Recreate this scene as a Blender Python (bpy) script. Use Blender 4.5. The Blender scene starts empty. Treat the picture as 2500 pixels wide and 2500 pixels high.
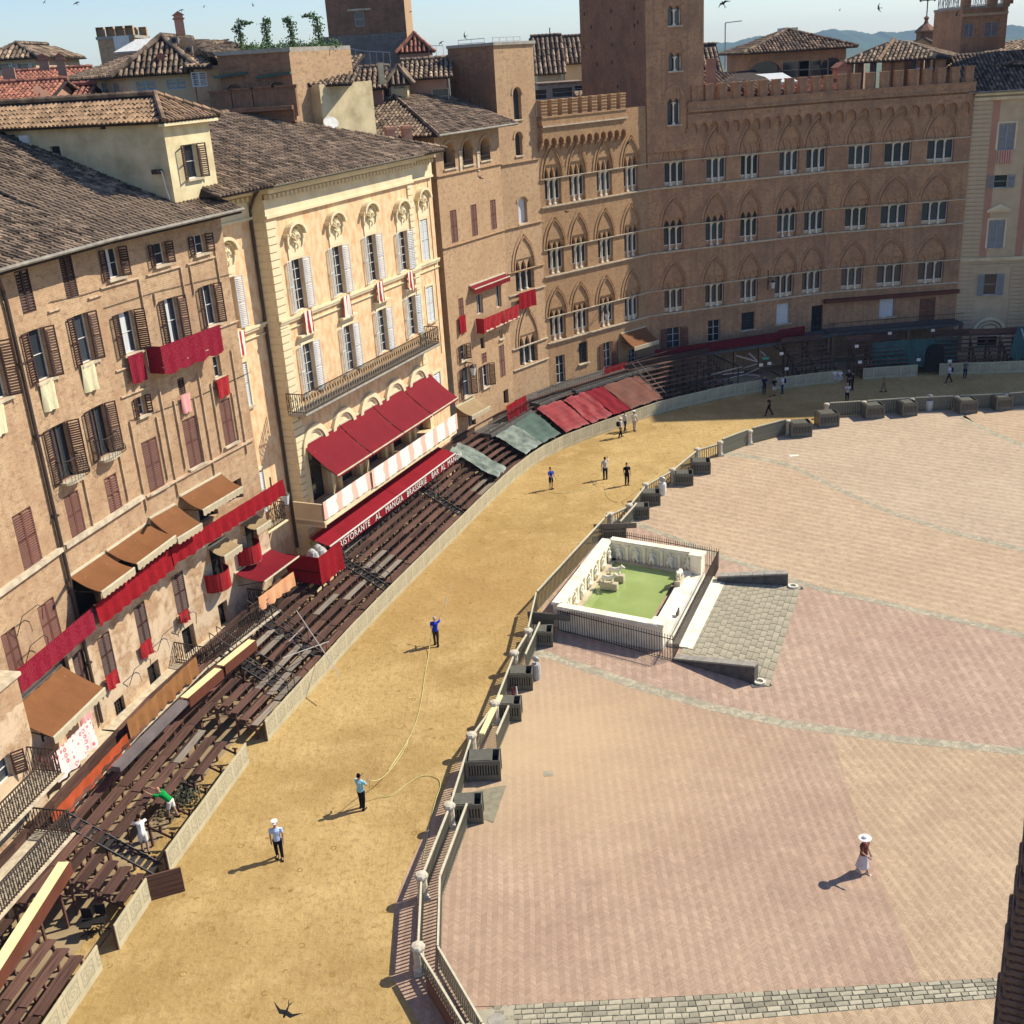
import bpy, math, random
from mathutils import Vector, Matrix
import numpy as np
random.seed(7)
HAZE = 0.00011
S = bpy.context.scene
COL = S.collection
PI = math.pi
# ------------------------------------------------------------------ camera
FPX, EYE = 2745.0, 29.5
_d = np.array([(1690 - 1250) / FPX, -(8100 - 1250) / FPX, -1.0]); _d /= np.linalg.norm(_d)
_up = -_d
_fw = np.array([0, 0, -1.0]); _fw = _fw - _fw.dot(_up) * _up; _fw /= np.linalg.norm(_fw)
_rt = np.cross(_fw, _up)
RC = np.array([_rt, _fw, _up])
cd = bpy.data.cameras.new('camera'); cam = bpy.data.objects.new('camera', cd); COL.objects.link(cam)
cd.sensor_width = 36; cd.lens = 36 * FPX / 2500; cd.clip_end = 9000; cd.clip_start = .05
M4 = Matrix.Identity(4)
for i in range(3):
    for j in range(3): M4[i][j] = float(RC[i][j])
M4[2][3] = EYE
cam.matrix_world = M4
S.camera = cam
# ------------------------------------------------------------------ light
SUN_RATIO, SUN_EL = .36, math.radians(43)
saz = Vector((1, SUN_RATIO, 0)).normalized()
sdir = Vector((saz.x * math.cos(SUN_EL), saz.y * math.cos(SUN_EL), math.sin(SUN_EL)))
W = bpy.data.worlds.new('World'); S.world = W; W.use_nodes = True
wn = W.node_tree.nodes; wl = W.node_tree.links
sky = wn.new('ShaderNodeTexSky'); sky.sky_type = 'NISHITA'; sky.sun_disc = False
sky.sun_elevation = SUN_EL; sky.sun_rotation = math.atan2(sdir.x, sdir.y)
sky.air_density = 1.15; sky.dust_density = .3; sky.ozone_density = 1.2; sky.altitude = 300
wn['Background'].inputs[1].default_value = .095
stn = wn.new('ShaderNodeMix'); stn.data_type = 'RGBA'; stn.blend_type = 'MULTIPLY'; stn.inputs[0].default_value = 1; stn.inputs[7].default_value = (.86, .99, 1.27, 1)
wl.new(sky.outputs[0], stn.inputs[6]); wl.new(stn.outputs[2], wn['Background'].inputs[0])
sl = bpy.data.lights.new('sun', 'SUN'); sl.energy = 5.0; sl.angle = math.radians(.5); sl.color = (1, .92, .76)
sun = bpy.data.objects.new('sun', sl); COL.objects.link(sun)
sun.rotation_euler = sdir.to_track_quat('Z', 'Y').to_euler()
S.view_settings.view_transform = 'Standard'; S.view_settings.look = 'None'
S.view_settings.gamma = 1; S.view_settings.use_curve_mapping = False
S.view_settings.exposure = 0.42
# ------------------------------------------------------------------ pixel <-> world (photograph is 2500 px)
def ray(x, y):
    return RC @ np.array([(x - 1250) / FPX, -(y - 1250) / FPX, -1.0])
def G(x, y, z=0.0):
    r = ray(x, y); t = (z - EYE) / r[2]
    return Vector((r[0] * t, r[1] * t, z))
def AT(x, y, Y):
    r = ray(x, y); t = Y / r[1]
    return Vector((r[0] * t, Y, EYE + r[2] * t))
def PX(p):
    c = RC.T @ (np.array([p[0], p[1], p[2] - EYE]))
    return (1250 + FPX * c[0] / -c[2], 1250 - FPX * c[1] / -c[2])
# zoom-tile converters (tile offset + zoomed px / 2.76)
def Z(ox, oy): return lambda x, y: (ox + x / 2.76, oy + y / 2.76)
T1, T2, T3, T4 = Z(0, 0), Z(600, 0), Z(1200, 0), Z(1800, 0)
T5, T6, T7, T8 = Z(0, 600), Z(600, 600), Z(1200, 600), Z(1800, 600)
A1, A2, A3, A4 = Z(0, 1200), Z(600, 1200), Z(1200, 1200), Z(1800, 1200)
B1, B2, B3, B4 = Z(0, 1800), Z(600, 1800), Z(1200, 1800), Z(1800, 1800)
# ------------------------------------------------------------------ mesh builder
class MB:
    def __init__(s): s.v, s.f, s.m = [], [], []
    def add(s, vs, fs, m=0):
        n = len(s.v); s.v += [tuple(v) for v in vs]
        s.f += [tuple(i + n for i in f) for f in fs]; s.m += [m] * len(fs)
    def quad(s, a, b, c, d, m=0): s.add([a, b, c, d], [(0, 1, 2, 3)], m)
    def poly(s, ps, m=0): s.add(ps, [tuple(range(len(ps)))], m)
    def box(s, x0, x1, y0, y1, z0, z1, m=0):
        s.add([(x0, y0, z0), (x1, y0, z0), (x1, y1, z0), (x0, y1, z0), (x0, y0, z1), (x1, y0, z1), (x1, y1, z1), (x0, y1, z1)],
              [(3, 2, 1, 0), (4, 5, 6, 7), (0, 1, 5, 4), (1, 2, 6, 5), (2, 3, 7, 6), (3, 0, 4, 7)], m)
    def bar(s, p, q, w, h, m=0, up=(0, 0, 1)):
        p, q = Vector(p), Vector(q); d = (q - p).normalized(); u = Vector(up)
        if abs(d.dot(u)) > .98: u = Vector((0, 1, 0))
        x = d.cross(u).normalized() * w / 2; z = x.cross(d).normalized() * h / 2
        s.add([p - x - z, p + x - z, p + x + z, p - x + z, q - x - z, q + x - z, q + x + z, q - x + z],
              [(0, 1, 2, 3), (7, 6, 5, 4), (0, 4, 5, 1), (1, 5, 6, 2), (2, 6, 7, 3), (3, 7, 4, 0)], m)
    def tube(s, pts, r, n=6, m=0, caps=True):
        pts = [Vector(p) for p in pts]; N = len(pts)
        rs = r if isinstance(r, (list, tuple)) else [r] * N
        vs = []; prev = None
        for i, p in enumerate(pts):
            d = (pts[min(i + 1, N - 1)] - pts[max(i - 1, 0)])
            d = d.normalized() if d.length > 1e-9 else Vector((0, 0, 1))
            if prev is None:
                a = d.orthogonal().normalized()
            else:
                a = prev - d * prev.dot(d); a = a.normalized() if a.length > 1e-6 else d.orthogonal().normalized()
            prev = a; b = d.cross(a)
            for k in range(n):
                t = 2 * PI * k / n; vs.append(p + (a * math.cos(t) + b * math.sin(t)) * rs[i])
        fs = []
        for i in range(N - 1):
            for k in range(n):
                k2 = (k + 1) % n; fs.append((i * n + k, i * n + k2, (i + 1) * n + k2, (i + 1) * n + k))
        if caps: fs.append(tuple(range(n - 1, -1, -1))); fs.append(tuple((N - 1) * n + k for k in range(n)))
        s.add(vs, fs, m)
    def lathe(s, prof, c=(0, 0, 0), n=10, m=0):
        vs = []; c = Vector(c)
        for r, z in prof:
            for k in range(n):
                t = 2 * PI * k / n; vs.append((c.x + r * math.cos(t), c.y + r * math.sin(t), c.z + z))
        fs = [(i * n + k, i * n + (k + 1) % n, (i + 1) * n + (k + 1) % n, (i + 1) * n + k) for i in range(len(prof) - 1) for k in range(n)]
        fs.append(tuple(range(n - 1, -1, -1))); fs.append(tuple((len(prof) - 1) * n + k for k in range(n)))
        s.add(vs, fs, m)
    def ext(s, poly, y0, y1, m=0):      # polygon in x,z extruded along y
        n = len(poly)
        s.add([(x, y0, z) for x, z in poly] + [(x, y1, z) for x, z in poly],
              [tuple(range(n)), tuple(range(2 * n - 1, n - 1, -1))] + [(i, n + i, n + (i + 1) % n, (i + 1) % n) for i in range(n)], m)
    def band(s, path, w, y0, y1, m=0):  # strip of width w that follows a path in x,z, extruded along y
        P = [Vector((a, 0, b)) for a, b in path]; N = len(P); L = []
        for i, p in enumerate(P):
            d = (P[min(i + 1, N - 1)] - P[max(i - 1, 0)]).normalized(); nn = Vector((-d.z, 0, d.x)) * w / 2
            L.append((p - nn, p + nn))
        for i in range(N - 1):
            a, b = L[i]; c, d = L[i + 1]
            s.add([(a.x, y0, a.z), (b.x, y0, b.z), (d.x, y0, d.z), (c.x, y0, c.z), (a.x, y1, a.z), (b.x, y1, b.z), (d.x, y1, d.z), (c.x, y1, c.z)],
                  [(0, 3, 2, 1), (4, 5, 6, 7), (0, 4, 7, 3), (1, 2, 6, 5)] + ([(0, 1, 5, 4)] if i == 0 else []) + ([(3, 7, 6, 2)] if i == N - 2 else []), m)
    def mesh(s, name, mats):
        me = bpy.data.meshes.new(name); me.from_pydata(s.v, [], s.f)
        if not isinstance(mats, (list, tuple)): mats = [mats]
        for m in mats: me.materials.append(m)
        if len(mats) > 1: me.polygons.foreach_set('material_index', s.m)
        me.update(); return me
WM = {}     # world matrix of everything built, so that children can be parented without a depsgraph update
def mw(loc, rz=0, sc=None):
    m = Matrix.Translation(Vector(loc)) @ Matrix.Rotation(rz, 4, 'Z')
    if sc: m = m @ Matrix.Diagonal((sc[0], sc[1], sc[2], 1))
    return m
def link(name, data, parent=None, loc=(0, 0, 0), rz=0, mat4=None, label=None, kind=None, sc=None):
    o = bpy.data.objects.new(name, data); COL.objects.link(o)
    m = mat4 if mat4 is not None else mw(loc, rz, sc); WM[o.name] = m
    if parent is not None:
        o.parent = parent; o.matrix_basis = WM[parent.name].inverted() @ m
    else: o.matrix_basis = m
    if label: o['label'] = label
    if kind: o['kind'] = kind
    return o
def tag(o, label, cat, group=None):
    o['label'] = label; o['category'] = cat
    if group: o['group'] = group
    return o
def thing(name, label, cat, loc=(0, 0, 0), rz=0, group=None, mat4=None):
    return tag(link(name, None, None, loc, rz, mat4), label, cat, group)
def tagmesh(name, mb, mats, label, cat, loc=(0, 0, 0), rz=0, group=None):
    return tag(link(name, mb.mesh(name, mats), None, loc, rz), label, cat, group)
def struct(name, mb, mats, kind='structure'):
    return link(name, mb.mesh(name, mats), kind=kind)
def smooth(o):
    o.data.polygons.foreach_set('use_smooth', [True] * len(o.data.polygons)); return o
# ------------------------------------------------------------------ materials
def srgb(r, g, b): return tuple(((c / 255) / 12.92 if c / 255 <= .04045 else ((c / 255 + .055) / 1.055) ** 2.4) for c in (r, g, b))
class NT:
    def __init__(s, name):
        s.m = bpy.data.materials.new(name); s.m.use_nodes = True
        s.n = s.m.node_tree.nodes; s.l = s.m.node_tree.links; s.b = s.n['Principled BSDF']
        s.co = s.n.new('ShaderNodeTexCoord').outputs['Object']
    def put(s, sock, v):
        if hasattr(v, 'is_linked'): s.l.new(v, sock)
        elif isinstance(v, tuple) and len(v) == 3 and sock.type == 'RGBA': sock.default_value = (*v, 1)
        else: sock.default_value = v
    def math(s, op, a, b=0.0, c=None):
        n = s.n.new('ShaderNodeMath'); n.operation = op; s.put(n.inputs[0], a); s.put(n.inputs[1], b)
        if c is not None: s.put(n.inputs[2], c)
        return n.outputs[0]
    def noise(s, scale, detail=3, vec=None, rough=.55, stretch=None):
        n = s.n.new('ShaderNodeTexNoise'); n.inputs['Scale'].default_value = scale; n.inputs['Detail'].default_value = detail
        n.inputs['Roughness'].default_value = rough
        v = vec or s.co
        if stretch:
            mp = s.n.new('ShaderNodeMapping'); mp.inputs['Scale'].default_value = stretch; s.l.new(v, mp.inputs[0]); v = mp.outputs[0]
        s.l.new(v, n.inputs['Vector']); return n.outputs['Fac']
    def ramp(s, fac, lo, hi):
        n = s.n.new('ShaderNodeMapRange'); s.put(n.inputs[0], fac); n.inputs[1].default_value = lo; n.inputs[2].default_value = hi
        return n.outputs[0]
    def mix(s, fac, a, b, blend='MIX'):
        n = s.n.new('ShaderNodeMix'); n.data_type = 'RGBA'; n.blend_type = blend
        s.put(n.inputs[0], fac); s.put(n.inputs[6], a); s.put(n.inputs[7], b); return n.outputs[2]
    def xz(s):
        a = s.n.new('ShaderNodeSeparateXYZ'); s.l.new(s.co, a.inputs[0]); return a.outputs
    def comb(s, x, y, z=0.0):
        c = s.n.new('ShaderNodeCombineXYZ'); s.put(c.inputs[0], x); s.put(c.inputs[1], y); s.put(c.inputs[2], z); return c.outputs[0]
    def bump(s, h, st=.5, dist=.02):
        n = s.n.new('ShaderNodeBump'); n.inputs['Strength'].default_value = st; n.inputs['Distance'].default_value = dist
        s.put(n.inputs['Height'], h); s.l.new(n.outputs[0], s.b.inputs['Normal'])
    def out(s, col, rough=.85, spec=None):
        s.put(s.b.inputs['Base Color'], col); s.put(s.b.inputs['Roughness'], rough)
        if spec is not None: s.b.inputs['Specular IOR Level'].default_value = spec
        return s.m
def plain(name, c1, c2=None, scale=3.0, rough=.8, bump=0, bs=20, stretch=None, island=0, spec=.3, lo=.35, hi=.65, obj=0):
    t = NT(name); c2 = c2 or tuple(x * .75 for x in c1)
    col = t.mix(t.ramp(t.noise(scale, 4, stretch=stretch), lo, hi), c1, c2)
    if island:
        g = t.n.new('ShaderNodeNewGeometry').outputs['Random Per Island']
        col = t.mix(1.0, col, t.mix(g, (1 - island,) * 3, (1 + island * .6,) * 3), 'MULTIPLY')
    if obj:
        g = t.n.new('ShaderNodeObjectInfo').outputs['Random']
        col = t.mix(1.0, col, t.mix(g, (1 - obj,) * 3, (1 + obj * .5,) * 3), 'MULTIPLY')
    if bump: t.bump(t.noise(bs, 4, stretch=stretch), bump)
    return t.out(col, rough, spec)
def brickmat(name, c1, c2, mortar, bw=.3, bh=.085, stain=.35, stainc=None, plaster=0):
    t = NT(name); x = t.xz(); vec = t.comb(x[0], x[2])
    b = t.n.new('ShaderNodeTexBrick'); t.l.new(vec, b.inputs['Vector']); b.inputs['Scale'].default_value = 1
    b.inputs['Brick Width'].default_value = bw; b.inputs['Row Height'].default_value = bh; b.inputs['Mortar Size'].default_value = .012
    b.inputs['Color1'].default_value = (*c1, 1); b.inputs['Color2'].default_value = (*c2, 1); b.inputs['Mortar'].default_value = (*mortar, 1)
    col = b.outputs[0]
    n1 = t.noise(4.5, 5, stretch=(1, 1, 2.2), rough=.7); col = t.mix(t.math('MULTIPLY', t.ramp(n1, .42, .62), .8), col, tuple(min(1, v * 1.45) for v in c2)); n4 = t.noise(2.2, 7, stretch=(1, 1, 1.6), rough=.8); col = t.mix(t.math('MULTIPLY', t.ramp(n4, .50, .62), .75), col, tuple(v * .58 for v in c2))
    n2 = t.noise(.45, 5, rough=.65); n3 = t.noise(1.3, 5, stretch=(2.2, 2.2, .16), rough=.6)
    sc = stainc or tuple(v * .62 for v in c1)
    col = t.mix(t.math('MULTIPLY', t.ramp(n2, .42, .62), min(1, stain * 1.3)), col, sc)
    col = t.mix(t.math('MULTIPLY', t.ramp(n3, .48, .66), stain * 1.1), col, sc)
    if plaster: col = t.mix(t.math('MULTIPLY', t.math('MULTIPLY', t.ramp(t.noise(.7, 6, rough=.7), .44, .54), t.math('LESS_THAN', t.math('ADD', x[2], t.math('MULTIPLY', t.noise(.5, 3), 4.0)), plaster)), .7), col, (.66, .52, .36))
    t.bump(t.math('ADD', t.math('MULTIPLY', b.outputs[1], -.6), t.noise(14, 4)), .45, .03)
    return t.out(col, .9, .2)
def barkstuff(): pass
m_brickB1 = brickmat('ochre_brick', (.49, .345, .21), (.375, .24, .135), (.58, .45, .30), .3, .09, .4, (.33, .19, .11), 9.5)
m_brickB3 = brickmat('tan_brick', (.47, .31, .175), (.40, .26, .145), (.50, .36, .23), .28, .08, .28, (.36, .215, .12))
m_brickSL = brickmat('honey_brick', (.43, .262, .13), (.36, .215, .105), (.46, .31, .18), .28, .08, .38, (.30, .18, .10))
m_brickSR = brickmat('red_brown_brick', (.46, .26, .135), (.39, .215, .11), (.48, .31, .18), .28, .08, .5, (.25, .15, .095))
m_brickDK = brickmat('shaded_dark_red_brick', (.30, .16, .09), (.235, .125, .07), (.27, .17, .11), .3, .1, .5, (.15, .09, .06))  # darker copy for walls turned from the sun, shade put into the colour
m_stone_wall = brickmat('grey_rubble_stone', (.24, .22, .19), (.17, .16, .14), (.27, .25, .22), .6, .3, .5, (.14, .13, .11))
m_peach = plain('peach_stucco', (.75, .55, .33), (.65, .38, .19), 2.6, .9, .15, 8, (1, 1, .55), lo=.42, hi=.64)
m_cream = plain('cream_stone', (.76, .65, .42), (.60, .49, .30), .9, .85, .15, 10, lo=.4, hi=.75)
m_yellow = plain('weathered_shaded_yellow_stucco', (.66, .55, .33), (.40, .32, .18), .8, .9, .2, 6, lo=.38, hi=.72)  # darker twin of the lit stucco below, shade put into its colour
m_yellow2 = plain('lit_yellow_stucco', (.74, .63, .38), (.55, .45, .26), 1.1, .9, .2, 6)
m_beige = plain('beige_plaster', (.55, .43, .28), (.45, .34, .22), .6, .9)
m_pinkwall = plain('rosy_plaster', (.42, .24, .17), (.34, .19, .13), .7, .9, .2, 5)
m_creamdim = plain('buff_stone', (.60, .47, .29), (.50, .38, .24), .8, .85, .1, 8)
m_rose = plain('rose_plaster', (.50, .26, .17), (.43, .22, .14), .8, .9)
m_sill = plain('pale_travertine', (.62, .53, .38), (.42, .35, .25), 3, .8, .2, 12)
m_white = plain('white_stone', (.82, .77, .64), (.66, .60, .47), 2.5, .7, .2, 12)
m_grey_st = plain('grey_sandstone', (.38, .35, .29), (.27, .25, .21), 3, .85, .3, 10)
m_black = plain('swift_feathers', (.012, .010, .009), (.02, .015, .012), 9, .7)
m_dkstone = plain('dark_basalt_stone', (.12, .11, .10), (.07, .065, .06), 3, .8, .3, 10)
m_tile = plain('weathered_roof_tile', (.33, .23, .15), (.13, .09, .062), 1.4, .95, .5, 25, island=.6)
m_tileN = plain('mossy_roof_tile', (.38, .27, .175), (.125, .088, .062), 1.6, .95, .5, 25, island=.65, obj=.35)
m_tileO = plain('orange_roof_tile', (.47, .30, .17), (.24, .155, .10), 1.5, .95, .5, 25, island=.35, obj=.4)
m_tileR = plain('red_roof_tile', (.40, .16, .10), (.25, .10, .07), 1.0, .95, .4, 25, island=.4)
m_under = plain('roof_underlay', (.045, .032, .025), (.03, .022, .018), 2, .95)
m_gutter = plain('tarnished_gutter', (.28, .25, .20), (.17, .15, .12), 2, .5, spec=.5)
m_pipe = plain('brown_downpipe', (.07, .045, .035), (.045, .03, .025), 2, .5, spec=.5)
m_shB = plain('brown_shutter_paint', (.075, .03, .023), (.045, .02, .017), 4, .6, obj=.25)
m_shP = plain('rust_shutter_paint', (.165, .062, .042), (.125, .048, .033), 4, .65, obj=.15)
m_shW = plain('pale_grey_shutter_paint', (.62, .65, .66), (.52, .55, .57), 4, .6)
m_shG = plain('blue_grey_shutter_paint', (.30, .34, .36), (.25, .29, .32), 4, .6)
m_frame = plain('white_window_paint', (.74, .72, .66), (.62, .60, .54), 4, .5)
m_wood = plain('old_bench_wood', (.175, .088, .062), (.058, .03, .024), 2.2, .75, .4, 30, (.35, 6, 6), obj=.5, lo=.3, hi=.7)
m_woodG = plain('sun_bleached_wood', (.33, .28, .22), (.20, .165, .13), 2.5, .8, .4, 30, (.35, 6, 6), obj=.3)
m_steel = plain('black_steel', (.045, .04, .04), (.03, .028, .028), 5, .5, spec=.5)
m_iron = plain('wrought_iron', (.035, .028, .025), (.06, .04, .03), 8, .6)
m_galv = plain('galvanised_steel', (.45, .45, .44), (.35, .35, .34), 8, .4, spec=.6)
def canvas(name, a, b):
    t = NT(name); x = t.xz(); f = t.math('FRACT', t.math('DIVIDE', x[0], 1.15)); c = t.mix(t.ramp(t.noise(.9, 5, rough=.7), .35, .7), a, b)
    c = t.mix(t.math('MULTIPLY', t.math('LESS_THAN', f, .05), .45), c, b); c = t.mix(t.math('MULTIPLY', t.ramp(t.noise(7, 2), .72, .76), .5), c, (.5, .4, .34)); t.bump(t.noise(1.6, 3, stretch=(1.5, .5, .5)), .5, .05); return t.out(c, .8, .15)
m_red = plain('red_cloth', (.29, .011, .018), (.22, .009, .014), 5, .85, .15, 60, spec=.1)
m_redaw = canvas('crimson_awning_canvas', (.185, .008, .016), (.145, .006, .012))
m_brownaw = canvas('tan_awning_canvas', (.215, .09, .034), (.165, .068, .026))
m_dullaw = plain('faded_buff_canvas', (.33, .24, .13), (.28, .20, .11), 1.5, .85, spec=.1)
m_valance = plain('cream_valance', (.48, .40, .27), (.40, .33, .22), 3, .85)
m_orangec = plain('burnt_orange_cloth', (.44, .085, .032), (.36, .07, .025), 2, .85, spec=.1)
m_brownc = plain('caramel_cloth', (.31, .145, .055), (.25, .115, .043), 2, .85, spec=.1)
m_peachc = plain('peach_cloth', (.74, .38, .20), (.66, .32, .16), 2, .85, spec=.1)
m_pinkc = plain('pale_pink_cloth', (.80, .38, .36), (.72, .30, .30), 2, .85, spec=.1)
m_sheet = plain('grey_green_sheeting', (.21, .25, .21), (.08, .105, .09), 1.6, .5, .4, 5)
m_green = plain('dull_green_sheeting', (.058, .105, .082), (.038, .072, .056), .8, .6, .3, 5)
m_net = plain('dark_green_netting', (.05, .11, .09), (.035, .08, .068), .8, .8, .3, 5)
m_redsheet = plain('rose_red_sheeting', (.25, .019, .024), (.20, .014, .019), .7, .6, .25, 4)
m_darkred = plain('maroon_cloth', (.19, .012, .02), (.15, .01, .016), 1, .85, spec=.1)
m_brownsh = plain('rust_brown_sheeting', (.14, .042, .022), (.10, .03, .017), .7, .7, .25, 4)
m_creamb = plain('cream_board', (.85, .72, .38), (.78, .64, .32), 1.5, .6)
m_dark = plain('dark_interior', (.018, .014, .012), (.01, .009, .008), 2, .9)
m_box = plain('olive_grey_metal', (.13, .125, .095), (.10, .095, .075), 3, .45, spec=.5)
m_rail = plain('grey_olive_painted_rail', (.14, .14, .105), (.10, .10, .075), 3, .5, spec=.4)
m_railL = plain('pale_rail_top', (.62, .58, .42), (.50, .46, .33), 3, .6)
m_post = plain('worn_travertine', (.62, .56, .44), (.42, .37, .28), 5, .8, .4, 15)
m_marble = plain('white_marble', (.86, .80, .64), (.70, .62, .46), 1.4, .6, .3, 9, lo=.42, hi=.72)
m_marbleS = plain('stained_marble', (.55, .48, .34), (.40, .33, .22), 1.2, .75, .5, 8)
m_hose = plain('yellow_green_hose', (.60, .57, .26), (.5, .48, .2), 3, .5)
m_skin = plain('skin', (.42, .24, .16), (.38, .21, .14), 6, .6)
m_vine = plain('vine_leaves', (.07, .13, .03), (.04, .08, .02), 3, .7, island=.4)
def mkglass(name, c, rough=.08):
    t = NT(name); g = t.n.new('ShaderNodeObjectInfo').outputs['Random']
    return t.out(t.mix(g, c, tuple(v * 3 + .01 for v in c)), rough, .6)
m_glass = mkglass('window_glass', (.012, .016, .02))
m_glassW = plain('net_curtain', (.62, .64, .64), (.50, .52, .52), 1.5, .7, stretch=(8, 8, .4))
# ---- ground, cloth-print and panel materials
def m_clay_():
    t = NT('yellow_clay_track'); big = t.noise(.09, 4, rough=.6); mid = t.noise(.5, 5, rough=.65); fine = t.noise(3.2, 6, rough=.75); dot = t.noise(1.1, 2)
    c = t.mix(t.ramp(big, .42, .60), (.475, .335, .14), (.36, .24, .09))
    c = t.mix(t.math('MULTIPLY', t.ramp(mid, .48, .72), .6), c, (.60, .43, .20))
    c = t.mix(t.math('MULTIPLY', t.ramp(fine, .50, .64), .6), c, (.29, .18, .065))
    for q, r in ((G(1150, 1430), 11.0), (G(1330, 1080), 5.0)):
        d = t.n.new('ShaderNodeVectorMath'); d.operation = 'DISTANCE'; t.l.new(t.co, d.inputs[0]); d.inputs[1].default_value = tuple(q)
        c = t.mix(t.math('MULTIPLY', t.math('SUBTRACT', 1.0, t.ramp(t.math('ADD', d.outputs['Value'], t.math('MULTIPLY', t.noise(.5, 5, rough=.7), 7.0)), r * .45, r * 1.2)), .7), c, (.33, .20, .07))
    v3 = t.n.new('ShaderNodeTexVoronoi'); v3.inputs['Scale'].default_value = 3.6; t.l.new(t.co, v3.inputs['Vector'])
    c = t.mix(t.math('MULTIPLY', t.math('MULTIPLY', t.math('LESS_THAN', v3.outputs['Distance'], .16), t.math('GREATER_THAN', t.noise(.8, 3), .48)), .45), c, (.27, .165, .055))
    c = t.mix(t.math('MULTIPLY', t.ramp(t.noise(8, 5, rough=.8), .56, .66), .5), c, (.26, .165, .06)); c = t.mix(t.math('MULTIPLY', t.ramp(t.noise(5, 5, rough=.8), .58, .70), .45), c, (.66, .50, .27))
    c = t.mix(t.math('MULTIPLY', t.ramp(t.noise(2.4, 5, stretch=(2.6, .13, 1), rough=.7), .53, .66), .32), c, (.30, .19, .07))
    # hoof scuffs: small dark arcs scattered by a voronoi pattern
    v = t.n.new('ShaderNodeTexVoronoi'); v.inputs['Scale'].default_value = 1.15; v.inputs['Randomness'].default_value = 1; t.l.new(t.co, v.inputs['Vector'])
    ring = t.math('LESS_THAN', t.math('ABSOLUTE', t.math('SUBTRACT', v.outputs['Distance'], .13)), .03)
    half = t.math('GREATER_THAN', t.noise(1.7, 1), .50)
    c = t.mix(t.math('MULTIPLY', t.math('MULTIPLY', ring, half), .8), c, (.30, .17, .05))
    h = t.math('ADD', t.math('ADD', t.math('MULTIPLY', fine, 1.0), t.math('MULTIPLY', mid, 1.5)), t.math('MULTIPLY', ring, -.5))
    t.bump(h, .9, .07); return t.out(c, .95, .1)
m_clay = m_clay_()
def herring(name, ang, c1, c2, dark, colw=.2, bh=.072, sand=.0, joint=.75):
    t = NT(name); x = t.xz(); ca, sa = math.cos(ang), math.sin(ang)
    wob = t.math('MULTIPLY', t.math('SUBTRACT', t.noise(.25, 2), .5), .18)
    u = t.math('ADD', t.math('ADD', t.math('MULTIPLY', x[0], ca), t.math('MULTIPLY', x[1], sa)), wob)
    v = t.math('ADD', t.math('MULTIPLY', x[0], -sa), t.math('MULTIPLY', x[1], ca))
    uc = t.math('DIVIDE', u, colw); ci = t.math('FLOOR', uc); fr = t.math('FRACT', uc)
    par = t.math('SUBTRACT', t.math('MULTIPLY', t.math('ABSOLUTE', t.math('MODULO', ci, 2.0)), 2.0), 1.0)
    tt = t.math('DIVIDE', t.math('ADD', v, t.math('MULTIPLY', par, t.math('MULTIPLY', fr, colw * .8))), bh)
    bi = t.math('FLOOR', tt); bf = t.math('FRACT', tt)
    wnz = t.n.new('ShaderNodeTexWhiteNoise'); t.l.new(t.comb(ci, bi), wnz.inputs['Vector'])
    wn2 = t.n.new('ShaderNodeTexWhiteNoise'); t.l.new(t.comb(ci, 7.5), wn2.inputs['Vector'])
    jn = t.math('MAXIMUM', t.math('LESS_THAN', bf, .3), t.math('MULTIPLY', t.math('LESS_THAN', fr, .07), .8))
    big = t.noise(.12, 4, rough=.65); mid = t.noise(.9, 5, rough=.7)
    c = t.mix(t.ramp(big, .38, .64), c1, c2)
    c = t.mix(t.math('MULTIPLY', t.ramp(mid, .45, .75), .3), c, tuple(min(1, v * 1.22) for v in c1))
    c = t.mix(1.0, c, t.mix(wnz.outputs[0], (.86,) * 3, (1.10,) * 3), 'MULTIPLY')
    strip = t.math('MULTIPLY', t.math('ADD', par, 1.0), .5)
    c = t.mix(1.0, c, t.mix(strip, (.92, .915, .91), (1.04, 1.04, 1.04)), 'MULTIPLY')
    patch = t.ramp(t.noise(.55, 4, rough=.7), .34, .62)
    c = t.mix(t.math('MULTIPLY', t.math('MULTIPLY', jn, patch), joint), c, dark)
    gr = t.ramp(t.noise(5.5, 4, rough=.7), .63, .78)
    c = t.mix(t.math('MULTIPLY', gr, .25), c, (.80, .64, .48))
    if sand:
        d = t.n.new('ShaderNodeVectorMath'); d.operation = 'DISTANCE'; t.l.new(t.co, d.inputs[0]); d.inputs[1].default_value = tuple(SANDC)
        m = t.math('MULTIPLY', t.math('SUBTRACT', 1.0, t.ramp(t.math('ADD', d.outputs['Value'], t.math('MULTIPLY', t.noise(.45, 4), 9.0)), 4.5, 15.5)), sand)
        c = t.mix(m, c, (.56, .41, .23))
    t.bump(t.math('ADD', t.math('MULTIPLY', jn, -1.0), t.math('MULTIPLY', mid, .8)), .5, .015)
    return t.out(c, .88, .2)
SANDC = G(1330, 1800)
m_h1 = herring('rose_brick_herringbone', -.02, (.46, .325, .225), (.39, .265, .185), (.25, .155, .115), sand=.75)
m_h2 = herring('warm_brick_herringbone', .16, (.50, .37, .235), (.45, .325, .205), (.24, .15, .10))
m_h3 = herring('pink_brick_herringbone', -.10, (.46, .33, .235), (.41, .28, .205), (.28, .18, .14), .26, .16)
m_h4 = herring('coarse_brick_herringbone', .9, (.49, .365, .24), (.445, .325, .21), (.34, .22, .16), .34, .14, joint=.35)
m_h5 = herring('pale_brick_herringbone', .95, (.485, .375, .26), (.44, .335, .23), (.36, .26, .20), .34, .14, joint=.3)
m_h6 = herring('buff_brick_herringbone', .12, (.50, .37, .235), (.44, .32, .20), (.24, .15, .09), .24, .1, joint=.8)
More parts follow.
